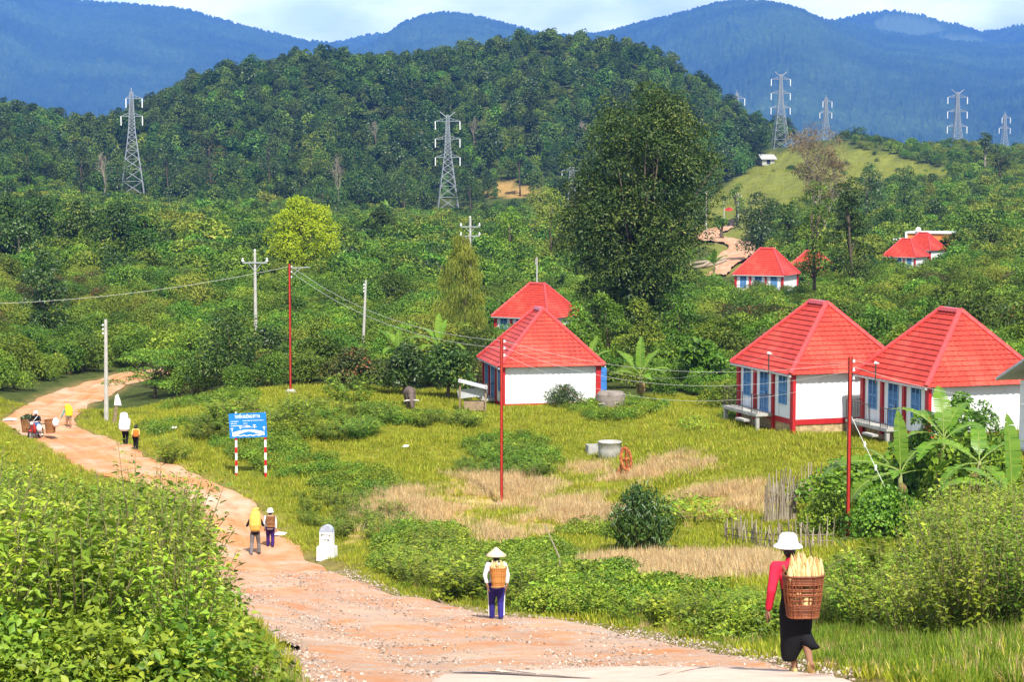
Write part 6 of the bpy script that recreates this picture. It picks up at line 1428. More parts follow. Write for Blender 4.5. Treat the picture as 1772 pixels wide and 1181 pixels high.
FEATHER = fb.mesh("feathery_bush", [M['leaf_weed'], M['stem']])
P = place(1522, 42); thing(FEATHER, "feathery_bush", P, (1.5, 1.3, 1.6), "feathery-leaved bush spreading right behind the foot of the red pole by the vines", "bush", None, .4)

# ------------------------------------------------------------------ banana plants
def banana_leaf(L_, W_, droop, fold, seed, torn=.4):
    g_ = rs(seed); n = 26; V = []; F = []; T = []; p = np.zeros(3); ang = 0.0; pts = []
    for i in range(n + 1):
        t = i / n; a = -droop * t ** 1.5; pts.append(p.copy()); p = p + np.array([math.cos(a), 0, math.sin(a)]) * L_ / n
    q = Plant(); b = MB(); b.tube([tuple(x) for x in pts], [.03 * (1 - .85 * i / n) for i in range(n + 1)], 5)
    vs = []; tr = []; tt = []
    for s in (-1, 1):
        i = 3
        while i < n:
            seg = 1 if g_.random() < torn else int(g_.integers(2, 5)); j = min(n, i + seg)
            sag = g_.uniform(.0, .35) if seg == 1 else g_.uniform(0, .12)
            def wid(t): return W_ / 2 * min(1, (t - .1) * 6) * (1 - max(0, (t - .55) / .45) ** 2.2 * .98)
            for k in range(i, j):
                t0, t1 = k / n, (k + 1) / n; w0, w1 = max(.004, wid(t0)), max(.004, wid(t1)); a0, a1 = pts[k], pts[min(k + 1, n)]
                gap = .32 * (a1 - a0) if k == j - 1 else 0
                f0 = np.array([.1 * w0, s * w0 * math.cos(fold + sag), w0 * math.sin(fold) - w0 * sag]); f1 = np.array([.1 * w1, s * w1 * math.cos(fold + sag), w1 * math.sin(fold) - w1 * sag]); b0 = len(vs); vs += [a0, a1, a1 + f1 - gap, a0 + f0]; tr += [(b0, b0 + 1, b0 + 2), (b0, b0 + 2, b0 + 3)]; v_ = .45 + .25 * g_.random(); tt += [v_, v_]
            i = j
    q.V.append(np.array(vs)); q.T.append(np.array(tr)); q.n = len(vs); q.m.append(np.zeros(len(tr), int)); q.t.append(np.array(tt)); q.wood(b); return q.mesh("banana_leaf", [M['leaf_banana'], M['stem_green']])
M['leaf_dead'] = mat_leaf('dead_banana_leaf', [(0, g(.12,.07,.03)), (.5, g(.26,.17,.08)), (1, g(.36,.26,.13))], .9, .1, .2, .15, .01)
BL = [banana_leaf(2.0, .52, d, f, 140 + i, tn) for i, (d, f, tn) in enumerate(((.6, .3, .55), (1.1, .25, .7), (1.5, .2, .6), (2.0, .15, .7), (.25, .5, .05), (1.2, .2, .8)))]
DEADL = BL[5].copy(); DEADL.name = 'dead_banana_leaf'; DEADL.materials[0] = M['leaf_dead']
M['stem_banana'] = mat_plain("banana_stem", (.2, .24, .08), .6, .25, var=.35, scale=5, dirt=(.22, .13, .06), dirt_amt=.7)
def banana(px, Y, h, leaves_, label, s=1.0, stem_r=.1, base=None):
    P = base or place(px, Y); o = empty("banana_plant", P, 0, label, "banana plant"); q = MB(); q.tube([(0,0,-.2),(.03,0,h*.5),(.0,.02,h)], [stem_r*1.2, stem_r, stem_r*.55], 10); q.build("stem", M['stem_banana'], o, True)
    for k, (az, el, ln, ki) in enumerate(leaves_):
        l = link("leaf", BL[ki], o); l.location = (0, 0, h - .03 * k); l.scale = (ln / 2.0 * s, 1.12 * (ln / 2.0 * s) ** .8, ln / 2.0 * s); l.rotation_euler = (random.gauss(0, .15), -R(el), R(az))
    for k in range(3 if stem_r > .11 else 1):
        l = link('dead_leaf', DEADL, o); l.location = (0, 0, h - .25 - .12 * k); l.scale = (.55, .8, .55); l.rotation_euler = (random.gauss(0, .3), R(62 + 8 * k), random.random() * 6.28)
    return o
def fan(n, s=0, lo=20, hi=75): return [(s + 360 * k / n + random.uniform(-15, 15), random.uniform(lo, hi), random.uniform(1.5, 2.3), random.choice((0, 1, 1, 2, 5))) for k in range(n)]
banana(760, 122, 2.9, [(95, 82, 2.0, 4), (60, 72, 1.8, 0), (10, 30, 2.3, 2), (180, 35, 2.6, 2), (150, 60, 2.0, 1), (-30, 25, 2.2, 2), (210, 20, 2.0, 3), (-90, 40, 1.8, 2)], "banana plant with two upright bright leaves over the shady trees beside the lean-to")
banana(690, 122.5, 2.3, [(170, 55, 2.4, 0), (130, 65, 2.0, 1), (20, 40, 2.0, 2), (240, 35, 2.0, 2), (90, 80, 1.6, 4)], "banana plant with long arching leaves left in the shade behind the buffalo")
banana(1108, 116, 1.5, [(80, 86, 2.3, 4), (40, 55, 2.2, 0), (140, 50, 2.3, 0), (10, 30, 2.2, 1), (170, 25, 2.2, 2), (-30, 40, 1.8, 2), (220, 45, 1.7, 1), (-80, 30, 1.6, 2)], "banana plant with spread bright leaves beside the blank-walled house's tank", 1.0, .12)
banana(1020, 124, 1.9, [(60, 70, 2.0, 0), (20, 45, 2.0, 1), (130, 55, 1.8, 1)], "banana plant peeping over the red roof of the blank-walled house")
banana(1195, 290, 3.2, fan(9, 20, 30, 80), "banana clump by the pale rubble below the far bend of the road", 1.6, .2)
banana(1235, 285, 2.6, fan(8, 50, 30, 80), "smaller banana clump beside the first below the far road", 1.5, .2)
banana(670, 600, 3.5, fan(10, 0, 25, 75), "banana clump shining at the foot of the wooded hill", 2.2, .3); banana(745, 590, 3.0, fan(9, 30, 25, 75), "banana clump at the foot of the arm-heavy pylon", 2.2, .3)
yb = 69
banana(1556, yb + 1, 2.3, [(172, 22, 2.7, 2), (195, -2, 2.6, 3), (100, 86, 1.9, 4), (40, 50, 1.9, 5), (-20, 20, 1.8, 2), (215, -12, 2.2, 5), (250, 30, 1.5, 5), (140, 48, 1.9, 5)], "banana plant with a rolled pale new leaf and leaves drooping toward the red pole", 1.2, .12)
banana(1630, yb + 2, 3.1, [(170, 52, 2.0, 5), (185, 25, 1.9, 3), (88, 80, 2.0, 1), (50, 58, 2.0, 5), (10, 42, 1.8, 2), (-40, 20, 1.8, 5), (230, 10, 1.8, 5), (120, 64, 1.8, 2)], "banana plant whose torn leaves cross the roof corner of the screened house", 1.15, .12)
banana(1692, yb - 1, 2.5, [(80, 62, 1.8, 5), (25, 36, 2.2, 1), (160, 42, 1.9, 5), (200, 5, 2.0, 3), (-15, 20, 2.3, 2), (-70, 5, 1.7, 5), (140, 20, 1.9, 3)], "banana plant with short stem among the vines before the grey-roofed house", 1.1, .12)
banana(1748, yb - 6, 1.6, [(95, 86, 2.6, 4), (150, 46, 2.2, 5), (172, 34, 2.5, 2), (20, 40, 2.2, 1), (190, 8, 2.2, 3), (215, -12, 2.0, 5), (-30, 15, 2.0, 2), (250, 0, 1.8, 5)], "banana plant with one huge bright vertical leaf at the frame's edge", 1.05, .12)
banana(1440, 76, .9, [(60, 75, 1.2, 0), (150, 50, 1.2, 1), (20, 40, 1.1, 2), (-90, 40, 1.0, 2)], "young yellowish banana plant beside the mauve bundle", .9, .06)

# ------------------------------------------------------------------ single trees
def landmark(name, px, Y, top, width, n, leaf, lm, label, profile='round', trunk=.3, bm='bark', k=18, tr=.25, aspect=.5, br=(.3, .46), base_py=None, group=None, seed=None, up=.5, droop=.25, squash=1.0, every=2, lean=(0, 0), fill=.8):
    P = place(px, Y) if base_py is None else hit(px, base_py, Y * .8, Y * 1.25); h = at(px, top, P.y).z - P.z; rx = width / ppm(P.y, P.z) / 2
    g_ = rs(seed or int(px * 7 + Y)); bl = lumpy_crown(g_, rx * .88, rx * .88 * squash, h * trunk + rx * .15, h - rx * .22 * (1 if profile != 'cone' else .3), k, profile, br)
    if lean != (0, 0): bl = [((c[0] + lean[0] * (c[2] / h), c[1] + lean[1], c[2]), r) for c, r in bl]
    o = empty(name, P, 0, label, "tree", group); pl = Plant(); blob_leaves(pl, g_, bl, n, leaf, aspect, droop, up, fill=fill); link("crown", pl.mesh("crown", [lm]), o)
    w_ = MB(); limbs(w_, g_, tr, h * .72, bl, lean, every=every); w_.build("trunk", M[bm], o, True); return o
# the big dark tree: crown clumps follow its outline (photo pixels)
P = place(1112, 150); Yt = P.y; s_ = 1 / ppm(Yt); g_ = rs(77); bl = []
PROFILE = [(172, 1130, 34), (195, 1120, 72), (220, 1118, 98), (255, 1122, 108), (278, 1121, 112), (300, 1120, 117), (322, 1114, 116), (345, 1110, 115), (368, 1104, 116), (390, 1098, 117), (410, 1096, 116), (430, 1095, 112), (465, 1097, 106), (495, 1100, 90), (520, 1094, 84), (540, 1090, 70)]
for py, cx, hw in PROFILE:
    m_ = max(4, int(hw / 4.5))
    for k in range(m_):
        a = g_.random() * 6.283; q = g_.random() ** .42; r_ = g_.uniform(19, 33) * s_ * (.8 if hw < 50 else 1); c = at(cx + hw * .97 * q * math.cos(a), py + g_.uniform(-16, 16), Yt) - P
        bl.append(((c.x, hw * s_ * q * math.sin(a), c.z), (r_, r_, r_ * .8)))
for k in range(16):      # boughs that break the outline
    py, cx, hw = PROFILE[g_.integers(1, 12)]; sd = g_.choice((-1, 1)); r_ = g_.uniform(14, 26) * s_; c = at(cx + sd * hw * g_.uniform(1.02, 1.16), py + g_.uniform(-12, 12), Yt) - P; bl.append(((c.x, g_.normal() * 1.5, c.z), (r_, r_, r_ * .7)))
o = empty("broad_tree", P, 0, "huge dark glossy-leaved tree towering in the middle of the valley", "tree"); pl = Plant(); blob_leaves(pl, g_, bl, 84000, .25, .42, .35, .35, fill=.72); link("crown", pl.mesh("crown", [M['leaf_big']]), o)
w_ = MB(); limbs(w_, g_, .36, 11.5, bl, every=9, n=8); w_.build("trunk", M['bark'], o, True)
landmark("lime_tree", 525, 262, 332, 156, 16000, .34, M['leaf_lime'], "round lime-green tree glowing among the darker scrub", 'dome', .06, k=40, br=(.26, .36))
for i, (px, top, w_, Y) in enumerate(((18, 330, 115, 292), (78, 336, 105, 300), (135, 342, 110, 288), (200, 348, 120, 282), (248, 372, 60, 278))):
    landmark("mango_tree", px, Y, top, w_, 4200, .42, M['leaf_mango'], "dense dark mango-like tree in the row above the scrub", 'dome', .22, k=20, group="dark mango-like trees in a row")
landmark("dark_tree", 76, 176, 428, 92, 5200, .27, M['leaf_dark'], "dark dense round tree standing in the scrub beyond the road bend", 'round', .12, k=20)
landmark("tall_tree", 1408, 205, 305, 118, 3800, .25, M['leaf_scrub'], "slender pale-trunked tree with a thin see-through crown behind the red-roofed houses", 'ovoid', .25, 'bark', 16, .2, br=(.22, .36), lean=(0, 0), every=1)
landmark("tall_tree", 1472, 198, 300, 92, 5600, .27, M['leaf_big'], "slim dark glossy tree standing beside the thin see-through one", 'column', .16, 'bark', 20, .2, br=(.3, .46))
landmark("round_dark_tree", 1320, 345, 330, 105, 4600, .42, M['leaf_dark'], "dark bushy tree bordering the far road bend", 'dome', .05, k=22)
landmark("round_dark_tree", 1365, 330, 345, 80, 3200, .42, M['leaf_mango'], "dark tree between the far road and the see-through tree", 'dome', .05, k=16)
landmark("hill_tree", 1500, 470, 276, 80, 2400, .5, M['leaf_dark'], "dark round tree on the grassy hill behind the slim dark tree", 'dome', .1)
landmark("hill_tree", 1565, 455, 284, 66, 2200, .5, M['leaf_dark'], "dark pointed tree at the end of the yellow grassy slope", 'dome', .1)
landmark("hill_tree", 1478, 860, 218, 66, 1500, .85, M['leaf_forest'], "dark broad tree alone on the crest of the grassy hill", 'dome', .2)
landmark("hill_tree", 1275, 520, 315, 34, 900, .5, M['leaf_forest'], "small dark tree beside the distant crossarm pole", 'round', .3)
landmark("roadside_tree", 1249, 430, 378, 30, 700, .4, M['leaf_scrub'], "small gnarled tree with a thick bare trunk in the bend of the far road", 'flat', .55, 'bark', 8, .45, base_py=413)
landmark("lollipop_tree", 1705, 700, 228, 33, 1500, .6, M['leaf_dark'], "dark lollipop-shaped tree on a pale trunk at the plateau skyline", 'column', .45, 'bark_pale', 14, .45)
landmark("spreading_tree", 1730, 610, 254, 50, 1300, .6, M['leaf_rust'], "brownish spreading tree below the lollipop-shaped tree", 'dome', .4, 'bark', 14, .4)
landmark("slim_tree", 143, 600, 252, 30, 1100, .6, M['leaf_rust'], "slim half-reddened tree standing clear at the foot of the hill", 'column', .3, 'bark', 12, .3)
landmark("hill_foot_tree", 50, 590, 243, 48, 1300, .6, M['leaf_forest'], "grey-green tree at the far edge of the scrub near the photo's border", 'round', .3)
for px, Y, top, w_, lm, lb in ((207, 640, 252, 38, 'leaf_dark', "dark tree standing just behind the few-armed pylon"), (292, 650, 243, 52, 'leaf_dark', "dark upright tree beside the few-armed pylon on the side of the hill"), (366, 680, 216, 100, 'leaf_rust', "wide brown-tinged tree on the lower flank of the wooded hill"), (467, 690, 203, 82, 'leaf_dark', "tall very dark tree on the lower flank of the wooded hill"),
        (540, 700, 225, 70, 'leaf_olive', "greyish olive tree beside the tall very dark one"), (620, 640, 292, 130, 'leaf_mango', "low broad dark tree at the hill's foot"), (700, 640, 285, 110, 'leaf_mango', "round dark tree at the hill's foot beside the three-armed pylon"), (560, 620, 318, 110, 'leaf_mango', "bushy dark tree behind the lime-green tree"), (815, 640, 300, 70, 'leaf_forest', "green tree between the three-armed pylon and the tan field"),
        (900, 720, 250, 26, 'leaf_forest', "thin-stemmed tree with a small crown above the tan field"), (935, 560, 322, 60, 'leaf_olive', "yellowish tree at the corner of the tan field"), (1000, 540, 330, 60, 'leaf_olive', "olive tree below the small lattice mast")):
    landmark("flank_tree", px, Y, top, w_, 1700, .62, M[lm], lb, 'dome' if w_ > 60 else 'column', .2 if w_ > 30 else .6, k=16, tr=.3)
for px, Y, top, w_, lb in ((940, 1000, 56, 50, "taller tree breaking the crest line of the wooded hill above the three-armed pylon"), (1030, 1000, 66, 50, "feathery broad tree on the crest nearest the big dark tree"), (572, 980, 86, 54, "broad tree sticking out of the crest above the left flank of the hill"), (622, 990, 92, 40, "tree with a gap in its crown on the hill's crest"),
        (765, 1000, 76, 60, "wide tree on the middle of the hill's crest"), (1140, 990, 84, 52, "round tree where the crest begins to fall"), (1230, 950, 142, 50, "lone spreading tree on the hill's shoulder beside the pylon tip"), (470, 980, 106, 44, "tree on the hill's crest above the few-armed pylon's slope"), (865, 1000, 72, 44, "rounded tree on the crest beside the tallest one"), (240, 905, 168, 40, "tree at the start of the hill's rising crest")):
    landmark("crest_tree", px, Y, top, w_, 1500, .85, M['leaf_forest'], lb, 'dome', .35, 'bark', 14, .4)
landmark("yellow_tree", 955, 300, 322, 85, 3000, .36, M['leaf_olive'], "yellow-green feathery tree leaning against the big dark tree's crown", 'ovoid', .08, k=20)
landmark("green_tree", 885, 290, 355, 90, 3200, .36, M['leaf_weed_dark'], "bright green bushy tree beside the yellow-green feathery one", 'dome', .08, k=18)
# drooping needle-leaved tree
P = place(803, 165); h = at(803, 408, 165).z - P.z; o = empty("weeping_tree", P, 0, "feathery weeping tree with drooping needle foliage behind the red roofs", "tree"); g_ = rs(31); n = 9000; s_ = 1 / ppm(165)
t = g_.random(n) ** .8; a = g_.random(n) * 6.283; nb = 26; kk_ = g_.integers(0, nb, n); ba = kk_ * 2.4; bh = (kk_ + .5) / nb; rad = 84 * s_ * (np.clip(1.02 - bh, 0, 1) ** .6 * .85 + .1) * (.6 + .4 * np.sin(kk_ * 5.1) ** 2) * g_.random(n) ** .55
Cn = np.stack([rad*np.cos(ba + g_.normal(size=n)*.45), rad*np.sin(ba + g_.normal(size=n)*.45), h * (.1 + .9 * bh) - rad * .35 + g_.normal(size=n) * .35], 1)
D = np.stack([np.cos(ba)*.35 + g_.normal(size=n)*.3, np.sin(ba)*.35 + g_.normal(size=n)*.3, -1.1 + g_.normal(size=n)*.35], 1); Ls = .5 * (.6 + .8 * g_.random(n)); pl = Plant(); pl.leaves(Cn, D, g_.normal(size=(n, 3)), Ls, np.full(n, .045), .6 * g_.random(n) + .4 * (kk_ % 5) / 5); link("crown", pl.mesh("crown", [M['leaf_olive']]), o)
w_ = MB(); w_.tube([(0,0,-.2),(.1,0,h*.4),(0,0,h*.8),(0,0,h*.98)], [.16,.13,.06,.015], 7)
for k in range(nb): b_ = h * (.12 + .86 * (k + .5) / nb); r_ = 38 * s_ * (max(0, 1.05 - (k+.5)/nb) ** .75); w_.tube([(0,0,b_ - .3), (r_*.6*math.cos(k*2.4), r_*.6*math.sin(k*2.4), b_ + .1), (r_*math.cos(k*2.4), r_*math.sin(k*2.4), b_ - .3)], [.035,.02,.006], 4)
w_.build("trunk", M['bark'], o, True)
# flat-topped layered tree by the road bend
P = hit(268, 690, 110, 150); h = at(268, 606, P.y).z - P.z; s_ = 1 / ppm(P.y); o = empty("layered_tree", P, 0, "low flat-topped tree with layered spreading branches beside the road bend", "tree"); g_ = rs(41); bl = []
for k in range(26): a = g_.random() * 6.283; q = math.sqrt(g_.random()); zt = g_.choice([.35, .55, .75, .92]); bl.append(((q * 78 * s_ * math.cos(a) * (1.1 - .35 * zt), q * 66 * s_ * math.sin(a), h * zt), (.75, .75, .16)))
pl = Plant(); blob_leaves(pl, g_, bl, 5200, .15, .5, .1, 1.2); link("crown", pl.mesh("crown", [M['leaf_scrub']]), o); w_ = MB(); limbs(w_, g_, .12, h * .6, bl, every=1); w_.build("trunk", M['bark'], o, True)
# leafless trees
def bare_tree(px, Y, top, width, label, m, seed, depth=5, tr=.22, twigs=True, lm=None):
    P = place(px, Y); h = at(px, top, Y).z - P.z; W_ = width / ppm(Y) / 2; g_ = random.Random(seed); o = empty("leafless_tree", P, 0, label, "tree"); q = MB(); tips = []
    def br(p, d, ln, r, lv):
        e = p + d * ln; m_ = p.lerp(e, .5) + Vector((g_.gauss(0, .05), g_.gauss(0, .05), .02)) * ln; q.tube([p, m_, e], [r, r * .82, r * .62], 5 if lv < 3 else 3, caps=lv == depth)
        if lv >= depth: tips.append(e); return
        for k in range(3 if lv > 0 else 4):
            nd = (d * .8 + Vector((g_.gauss(0, .42), g_.gauss(0, .42), g_.uniform(-.05, .45)))).normalized(); br(e if k else p.lerp(e, .75), nd, ln * g_.uniform(.6, .85), r * .6, lv + 1)
    br(Vector((0, 0, -.3)), Vector((.03, 0, 1)), h * .3, tr, 0)
    zmax = max(t.z for t in tips); wmax = max(max(abs(t.x) for t in tips), .1); fz, fx = h / zmax, min(1.6, W_ / wmax); q.v = [(v[0] * fx if v[2] > 0 else v[0], v[1] * fx, v[2] * fz) for v in q.v]; q.build("trunk", M[m], o, True)
    if lm:
        T_ = np.array([(t.x * fx, t.y * fx, t.z * fz) for t in tips]); n = 5 * len(T_); pl = Plant(); Cn = np.repeat(T_, 5, 0) + RNG.normal(size=(n, 3)) * .35; pl.leaves(Cn, RNG.normal(size=(n, 3)), RNG.normal(size=(n, 3)), np.full(n, .42), np.full(n, .2), RNG.random(n)); link("crown", pl.mesh("crown", [lm]), o)
bare_tree(1416, 400, 212, 120, "tall sparse tree of bare grey-tan branches against the blue mountain", 'bark_pale', 3, 6, .3, lm=M['leaf_dry'])
bare_tree(1425, 380, 290, 90, "lower dry-leaved tree at the foot of the sparse grey-tan one", 'bark_pale', 8, 5, .2, lm=M['leaf_dry'])
bare_tree(182, 590, 262, 34, "twisted leafless tree between the half-reddened tree and the few-armed pylon", 'bark_pale', 5, 4, .4)
for i, (px, Y, top, w_, lb) in enumerate(((650, 800, 208, 26, "pale leafless tree above the three-armed pylon's arms"), (730, 790, 222, 14, "thin pale dead trunk on the hill beside the three-armed pylon"), (820, 800, 200, 30, "leafless grey tree at the middle of the hill's lower flank"), (585, 640, 265, 26, "dry leafless shrub-tree at the hill's foot"), (350, 850, 190, 8, "pale dead trunk standing high on the hill's flank"), (1000, 790, 205, 40, "grey leafless crown under the hill's crest"))):
    bare_tree(px, Y, top, w_, lb, 'bark_pale', 20 + i, 4, .32)
# trees closing the meadow
for px, Y, top, w_, lm, pr, tk, lb in ((400, 127, 528, 175, 'leaf_mango', 'dome', .08, "dark spreading tree beyond the blue sign"), (330, 140, 545, 130, 'leaf_scrub', 'dome', .05, "grey-green tree over the flat-topped layered one"), (460, 131, 560, 120, 'leaf_dark', 'dome', .06, "dark tree just beside the tall red pole"), (560, 124, 575, 120, 'leaf_scrub', 'dome', .06, "grey-green tree on the sunny side of the tall red pole"), (615, 119, 597, 135, 'leaf_rust', 'dome', .1, "shrubby tree with reddening leaf tips behind the meadow"),
        (700, 119, 590, 105, 'leaf_dark', 'dome', .16, "dark shady tree behind the grazing buffalo"), (775, 118, 588, 110, 'leaf_mango', 'dome', .2, "dark tree shading the lean-to"), (1160, 128, 590, 110, 'leaf_weed_dark', 'dome', .05, "bright green tree between the blank-walled house and the railed porch"), (1225, 122, 600, 110, 'leaf_weed_dark', 'dome', .04, "bushy tree next to the railed porch"), (1190, 150, 560, 120, 'leaf_scrub', 'dome', .05, "scrubby tree above the meadow's far end"), (1560, 118, 560, 90, 'leaf_weed_dark', 'dome', .05, "pale green growth between the two big red roofs")):
    landmark("edge_tree", px, Y, top, w_, 4600, .2, M[lm], lb, pr, tk, k=20, tr=.12, every=1)
for px, Y, top, w_, lb in ((1050, 136, 500, 110, "bushy green shrub hiding the foot of the huge dark tree"), (1112, 133, 512, 100, "olive-green shrub just before the trunk of the huge dark tree"), (1175, 136, 498, 110, "tall green shrub beside the foot of the huge dark tree"), (1000, 140, 520, 90, "green shrub between the two aligned red roofs and the huge dark tree")):
    landmark('edge_tree', px, Y, top, w_, 4200, .2, M['leaf_weed_dark' if px != 1112 else 'leaf_scrub'], lb, 'dome', .05, k=18, tr=.1)
landmark("papaya_tree", 1200, 122, 588, 75, 500, .5, M['leaf_weed_dark'], "small papaya-like tree with big lobed leaves near the railed porch", 'flat', .6, 'bark_pale', 7, .07, .6)
landmark("leafy_tree", 1650, 76, 672, 120, 5000, .14, M['leaf_weed_dark'], "leafy sapling growing among the banana plants", 'ovoid', .2, 'bark', 18, .05, .5)
landmark("leafy_tree", 1700, 72, 690, 130, 4200, .14, M['leaf_weed_dark'], "bushy sapling between the banana plants near the grey-roofed house", 'dome', .1, 'bark', 18, .05, .5)
landmark("leafy_tree", 1590, 72, 715, 100, 3200, .13, M['leaf_weed_dark'], "dark leafy sapling in front of the screened house's porch", 'dome', .1, 'bark', 12, .05, .5)

# ------------------------------------------------------------------ scrub
def grassy(px, py): return bool(in_poly(np.array([px]), np.array([py]), GRASSY)[0])
def tanf(px, py): return bool(in_poly(np.array([px]), np.array([py]), TANFIELD)[0])
def ymin(px): return float(np.interp(px, [-200, 0, 150, 190, 240, 330, 500, 700, 826, 1060, 1070, 1240, 1280, 1440, 1500, 1900], [124, 128, 160, 168, 160, 126, 119, 118, 124, 124, 118, 112, 108, 104, 100, 100]))
TREES = [(o.location.x, o.location.y) for o in COL.objects if o.parent is None and o.get("category") in ("tree", "banana plant")]
TG = {}
for x, y in TREES: TG.setdefault((int(x // 10), int(y // 10)), []).append((x, y))
def near_tree(x, y, d):
    i, j = int(x // 10), int(y // 10)
    return any((p - x) ** 2 + (q - y) ** 2 < d * d for a in (-1, 0, 1) for b in (-1, 0, 1) for p, q in TG.get((i + a, j + b), ()))
G_ = Grid(2.2); near_pts = []; far_pts = []; nth = 0
cand = []
for _ in range(26000):
    px = random.uniform(-120, 1890); Y = math.sqrt(random.uniform(100 ** 2, 660 ** 2)); X = (px - CXP) / FPX * Y
    if Y > ymin(px): cand.append((px, Y, X))
cand.sort(key=lambda c: c[1])
XY = np.array([(c[2], c[1]) for c in cand]); RD = road_dist(XY[:, 0], XY[:, 1]); ZZ = H0(XY[:, 0], XY[:, 1]); PX, PY = pix_np(XY[:, 0], XY[:, 1], ZZ)
GRS = in_poly(PX, PY, GRASSY); TAN = in_poly(PX, PY, TANFIELD)
zone = lambda X, Y: math.sin(X * .05 + 1.7 * math.sin(Y * .018)) + math.sin(Y * .043 + X * .021)
for i, (px, Y, X) in enumerate(cand):
    if RD[i] < 2.6 or (GRS[i] and Y > 250) or (TAN[i] and Y > 500): continue
    z = float(ZZ[i]); s = random.uniform(.62, 1.2) * (1.0 if Y < 250 else 1.12)
    if Y < 135: s *= .72
    if near_house(X, Y, 1.5): continue
    big = random.random() < .06
    if big: s *= 1.5
    h = 3.0 * s
    tpx, tpy = pix(X, Y, z + h)
    if Y > 250 and Y < 640 and grassy(tpx, tpy) and random.random() < .93: continue
    if not clear_ok(X, Y, z, 1.9 * s, h): continue
    if near_tree(X, Y, 1.6): continue
    if not G_.ok(X, Y, (2.0 if Y < 220 else 2.5 if Y < 350 else 3.3) * (1.25 if big else 1)): continue
    (near_pts if Y < 255 else far_pts).append((X, Y, z - .1, s, zone(X, Y), px))
IND = [p for p in near_pts if p[1] < 400][:230]; ids = set(id(p) for p in IND); rest = [p for p in near_pts if id(p) not in ids]
for X, Y, z, s, zn, px in IND:
    r_ = random.random()
    if px > 1000: ms = SCRUBL if r_ < .12 else SCRUBG if r_ < .62 else SCRUB if r_ < .9 else SCRUBR[:1]
    elif px < 330: ms = SCRUBL if r_ < (.75 if Y < 160 else .25) else SCRUBG if r_ < .85 else SCRUB
    else: ms = SCRUB if r_ < .6 else SCRUBG if r_ < .78 else SCRUBR
    nm, lb, gp = ("scrub_bush", "rounded green bush in the scrub between the road bend and the lime-green tree", "scrub bushes on the road side of the valley") if px < 620 else ("scrub_bush", "rounded green bush in the scrub around the two red roofs and the big dark tree", "scrub bushes in the middle of the valley") if px < 1120 else ("scrub_bush", "rounded green bush in the scrub behind the railed-porch house", "scrub bushes behind the porch houses")
    thing(random.choice(ms), nm, (X, Y, z), (s, s, s * random.uniform(.85, 1.15)), lb, "bush", gp)
def arr(L_): return np.array([(p[0], p[1], p[2]) for p in L_]), np.stack([np.zeros(len(L_)), np.zeros(len(L_)), RNG.random(len(L_)) * 6.283], 1), np.array([p[3] for p in L_])
ro_ = [p for p in rest if p[4] > .35]; rg_ = [p for p in rest if p[4] <= .35]
for nm, pts_, pr, lb in (("scrub", rg_, SCRUB + SCRUBG + SCRUBL[:1], "mass of rounded green scrub filling the near valley floor"), ("scrub", ro_, SCRUB + SCRUBR[1:] + SCRUBR[:1], "mass of olive and reddening scrub patches in the valley"), ("scrub", [p for p in far_pts if p[4] <= .4], FARS[:3] + FARS[5:], "mass of dark green scrub in the far valley"), ("scrub", [p for p in far_pts if p[4] > .4], [FARS[0], FARS[3], FARS[1]], "mass of olive scrub in the far valley")):
    scatter(nm, *arr(pts_), pr, lb, "scrub")
# far trees standing out of the scrub
fk = 0
for _ in range(900):
    px = random.uniform(-60, 1840); Y = math.sqrt(random.uniform(240 ** 2, 640 ** 2)); P = place(px, Y); t_ = pix(P.x, P.y, P.z + 6)
    if not G_.ok(P.x, P.y, 2.2) or near_house(P.x, P.y, 3) or road_dist([P.x], [P.y])[0] < 4 or grassy(*pix(*P)) or grassy(*t_) or tanf(*pix(*P)) or not clear_ok(P.x, P.y, P.z, 3, 7): continue
    cr, tk = FOREST[fk % 6]; o = empty("valley_tree", P, random.random() * 6, "small tree standing a little above the far scrub of the valley floor", "tree", "small trees dotted over the far scrub"); link("crown", cr, o); link("trunk", tk, o); s = random.uniform(.38, .62); o.scale = (s, s, s); fk += 1
    if fk >= 90: break

# ------------------------------------------------------------------ wooded hill and plateau
G2 = Grid(4.4); cand = []
for _ in range(16000):
    px = random.uniform(-130, 1480); Y = math.sqrt(random.uniform(640 ** 2, 1120 ** 2)); cand.append(((px - CXP) / FPX * Y, Y, px))
XY = np.array(cand)[:, :2]; ZZ = H0(XY[:, 0], XY[:, 1]); PX, PY = pix_np(XY[:, 0], XY[:, 1], ZZ); GRS = in_poly(PX, PY, GRASSY) | in_poly(PX, PY, TANFIELD); pts_ = []
for i, (X, Y, px) in enumerate(cand):
    z = float(ZZ[i])
    if GRS[i] or not G2.ok(X, Y, 6.0 if Y > 760 else 4.8): continue
    s = random.uniform(.7, 1.25); s *= .75 if Y < 760 else 1
    if random.random() < .05: s *= 1.25
    tp_ = pix(X, Y, z + 10 * s)
    if px > 1180 and (grassy(*tp_) or grassy(tp_[0], tp_[1] + 12)): continue
    if px > 1360: continue
    if not clear_ok(X, Y, z, 3.5 * s, 10 * s): continue
    if any(abs(px - a) < 16 and abs(Y - c) < 26 for a, b_, c in PYL): continue
    pts_.append((X, Y, z - .4, s, px))
pts_.sort(key=lambda p: p[1]); pick = random.sample(range(len(pts_)), 200)
for i in pick:
    X, Y, z, s, px = pts_[i]; cr, tk = FOREST[random.randrange(6)]; o = empty("forest_tree", (X, Y, z), random.random() * 6.28, "rounded green tree in the closed canopy of the wooded hill", "tree", "trees of the wooded hill"); link("crown", cr, o); link("trunk", tk, o); s *= 1.12; o.scale = (s, s, s)
ps = set(pick); rest = [p for i, p in enumerate(pts_) if i not in ps]
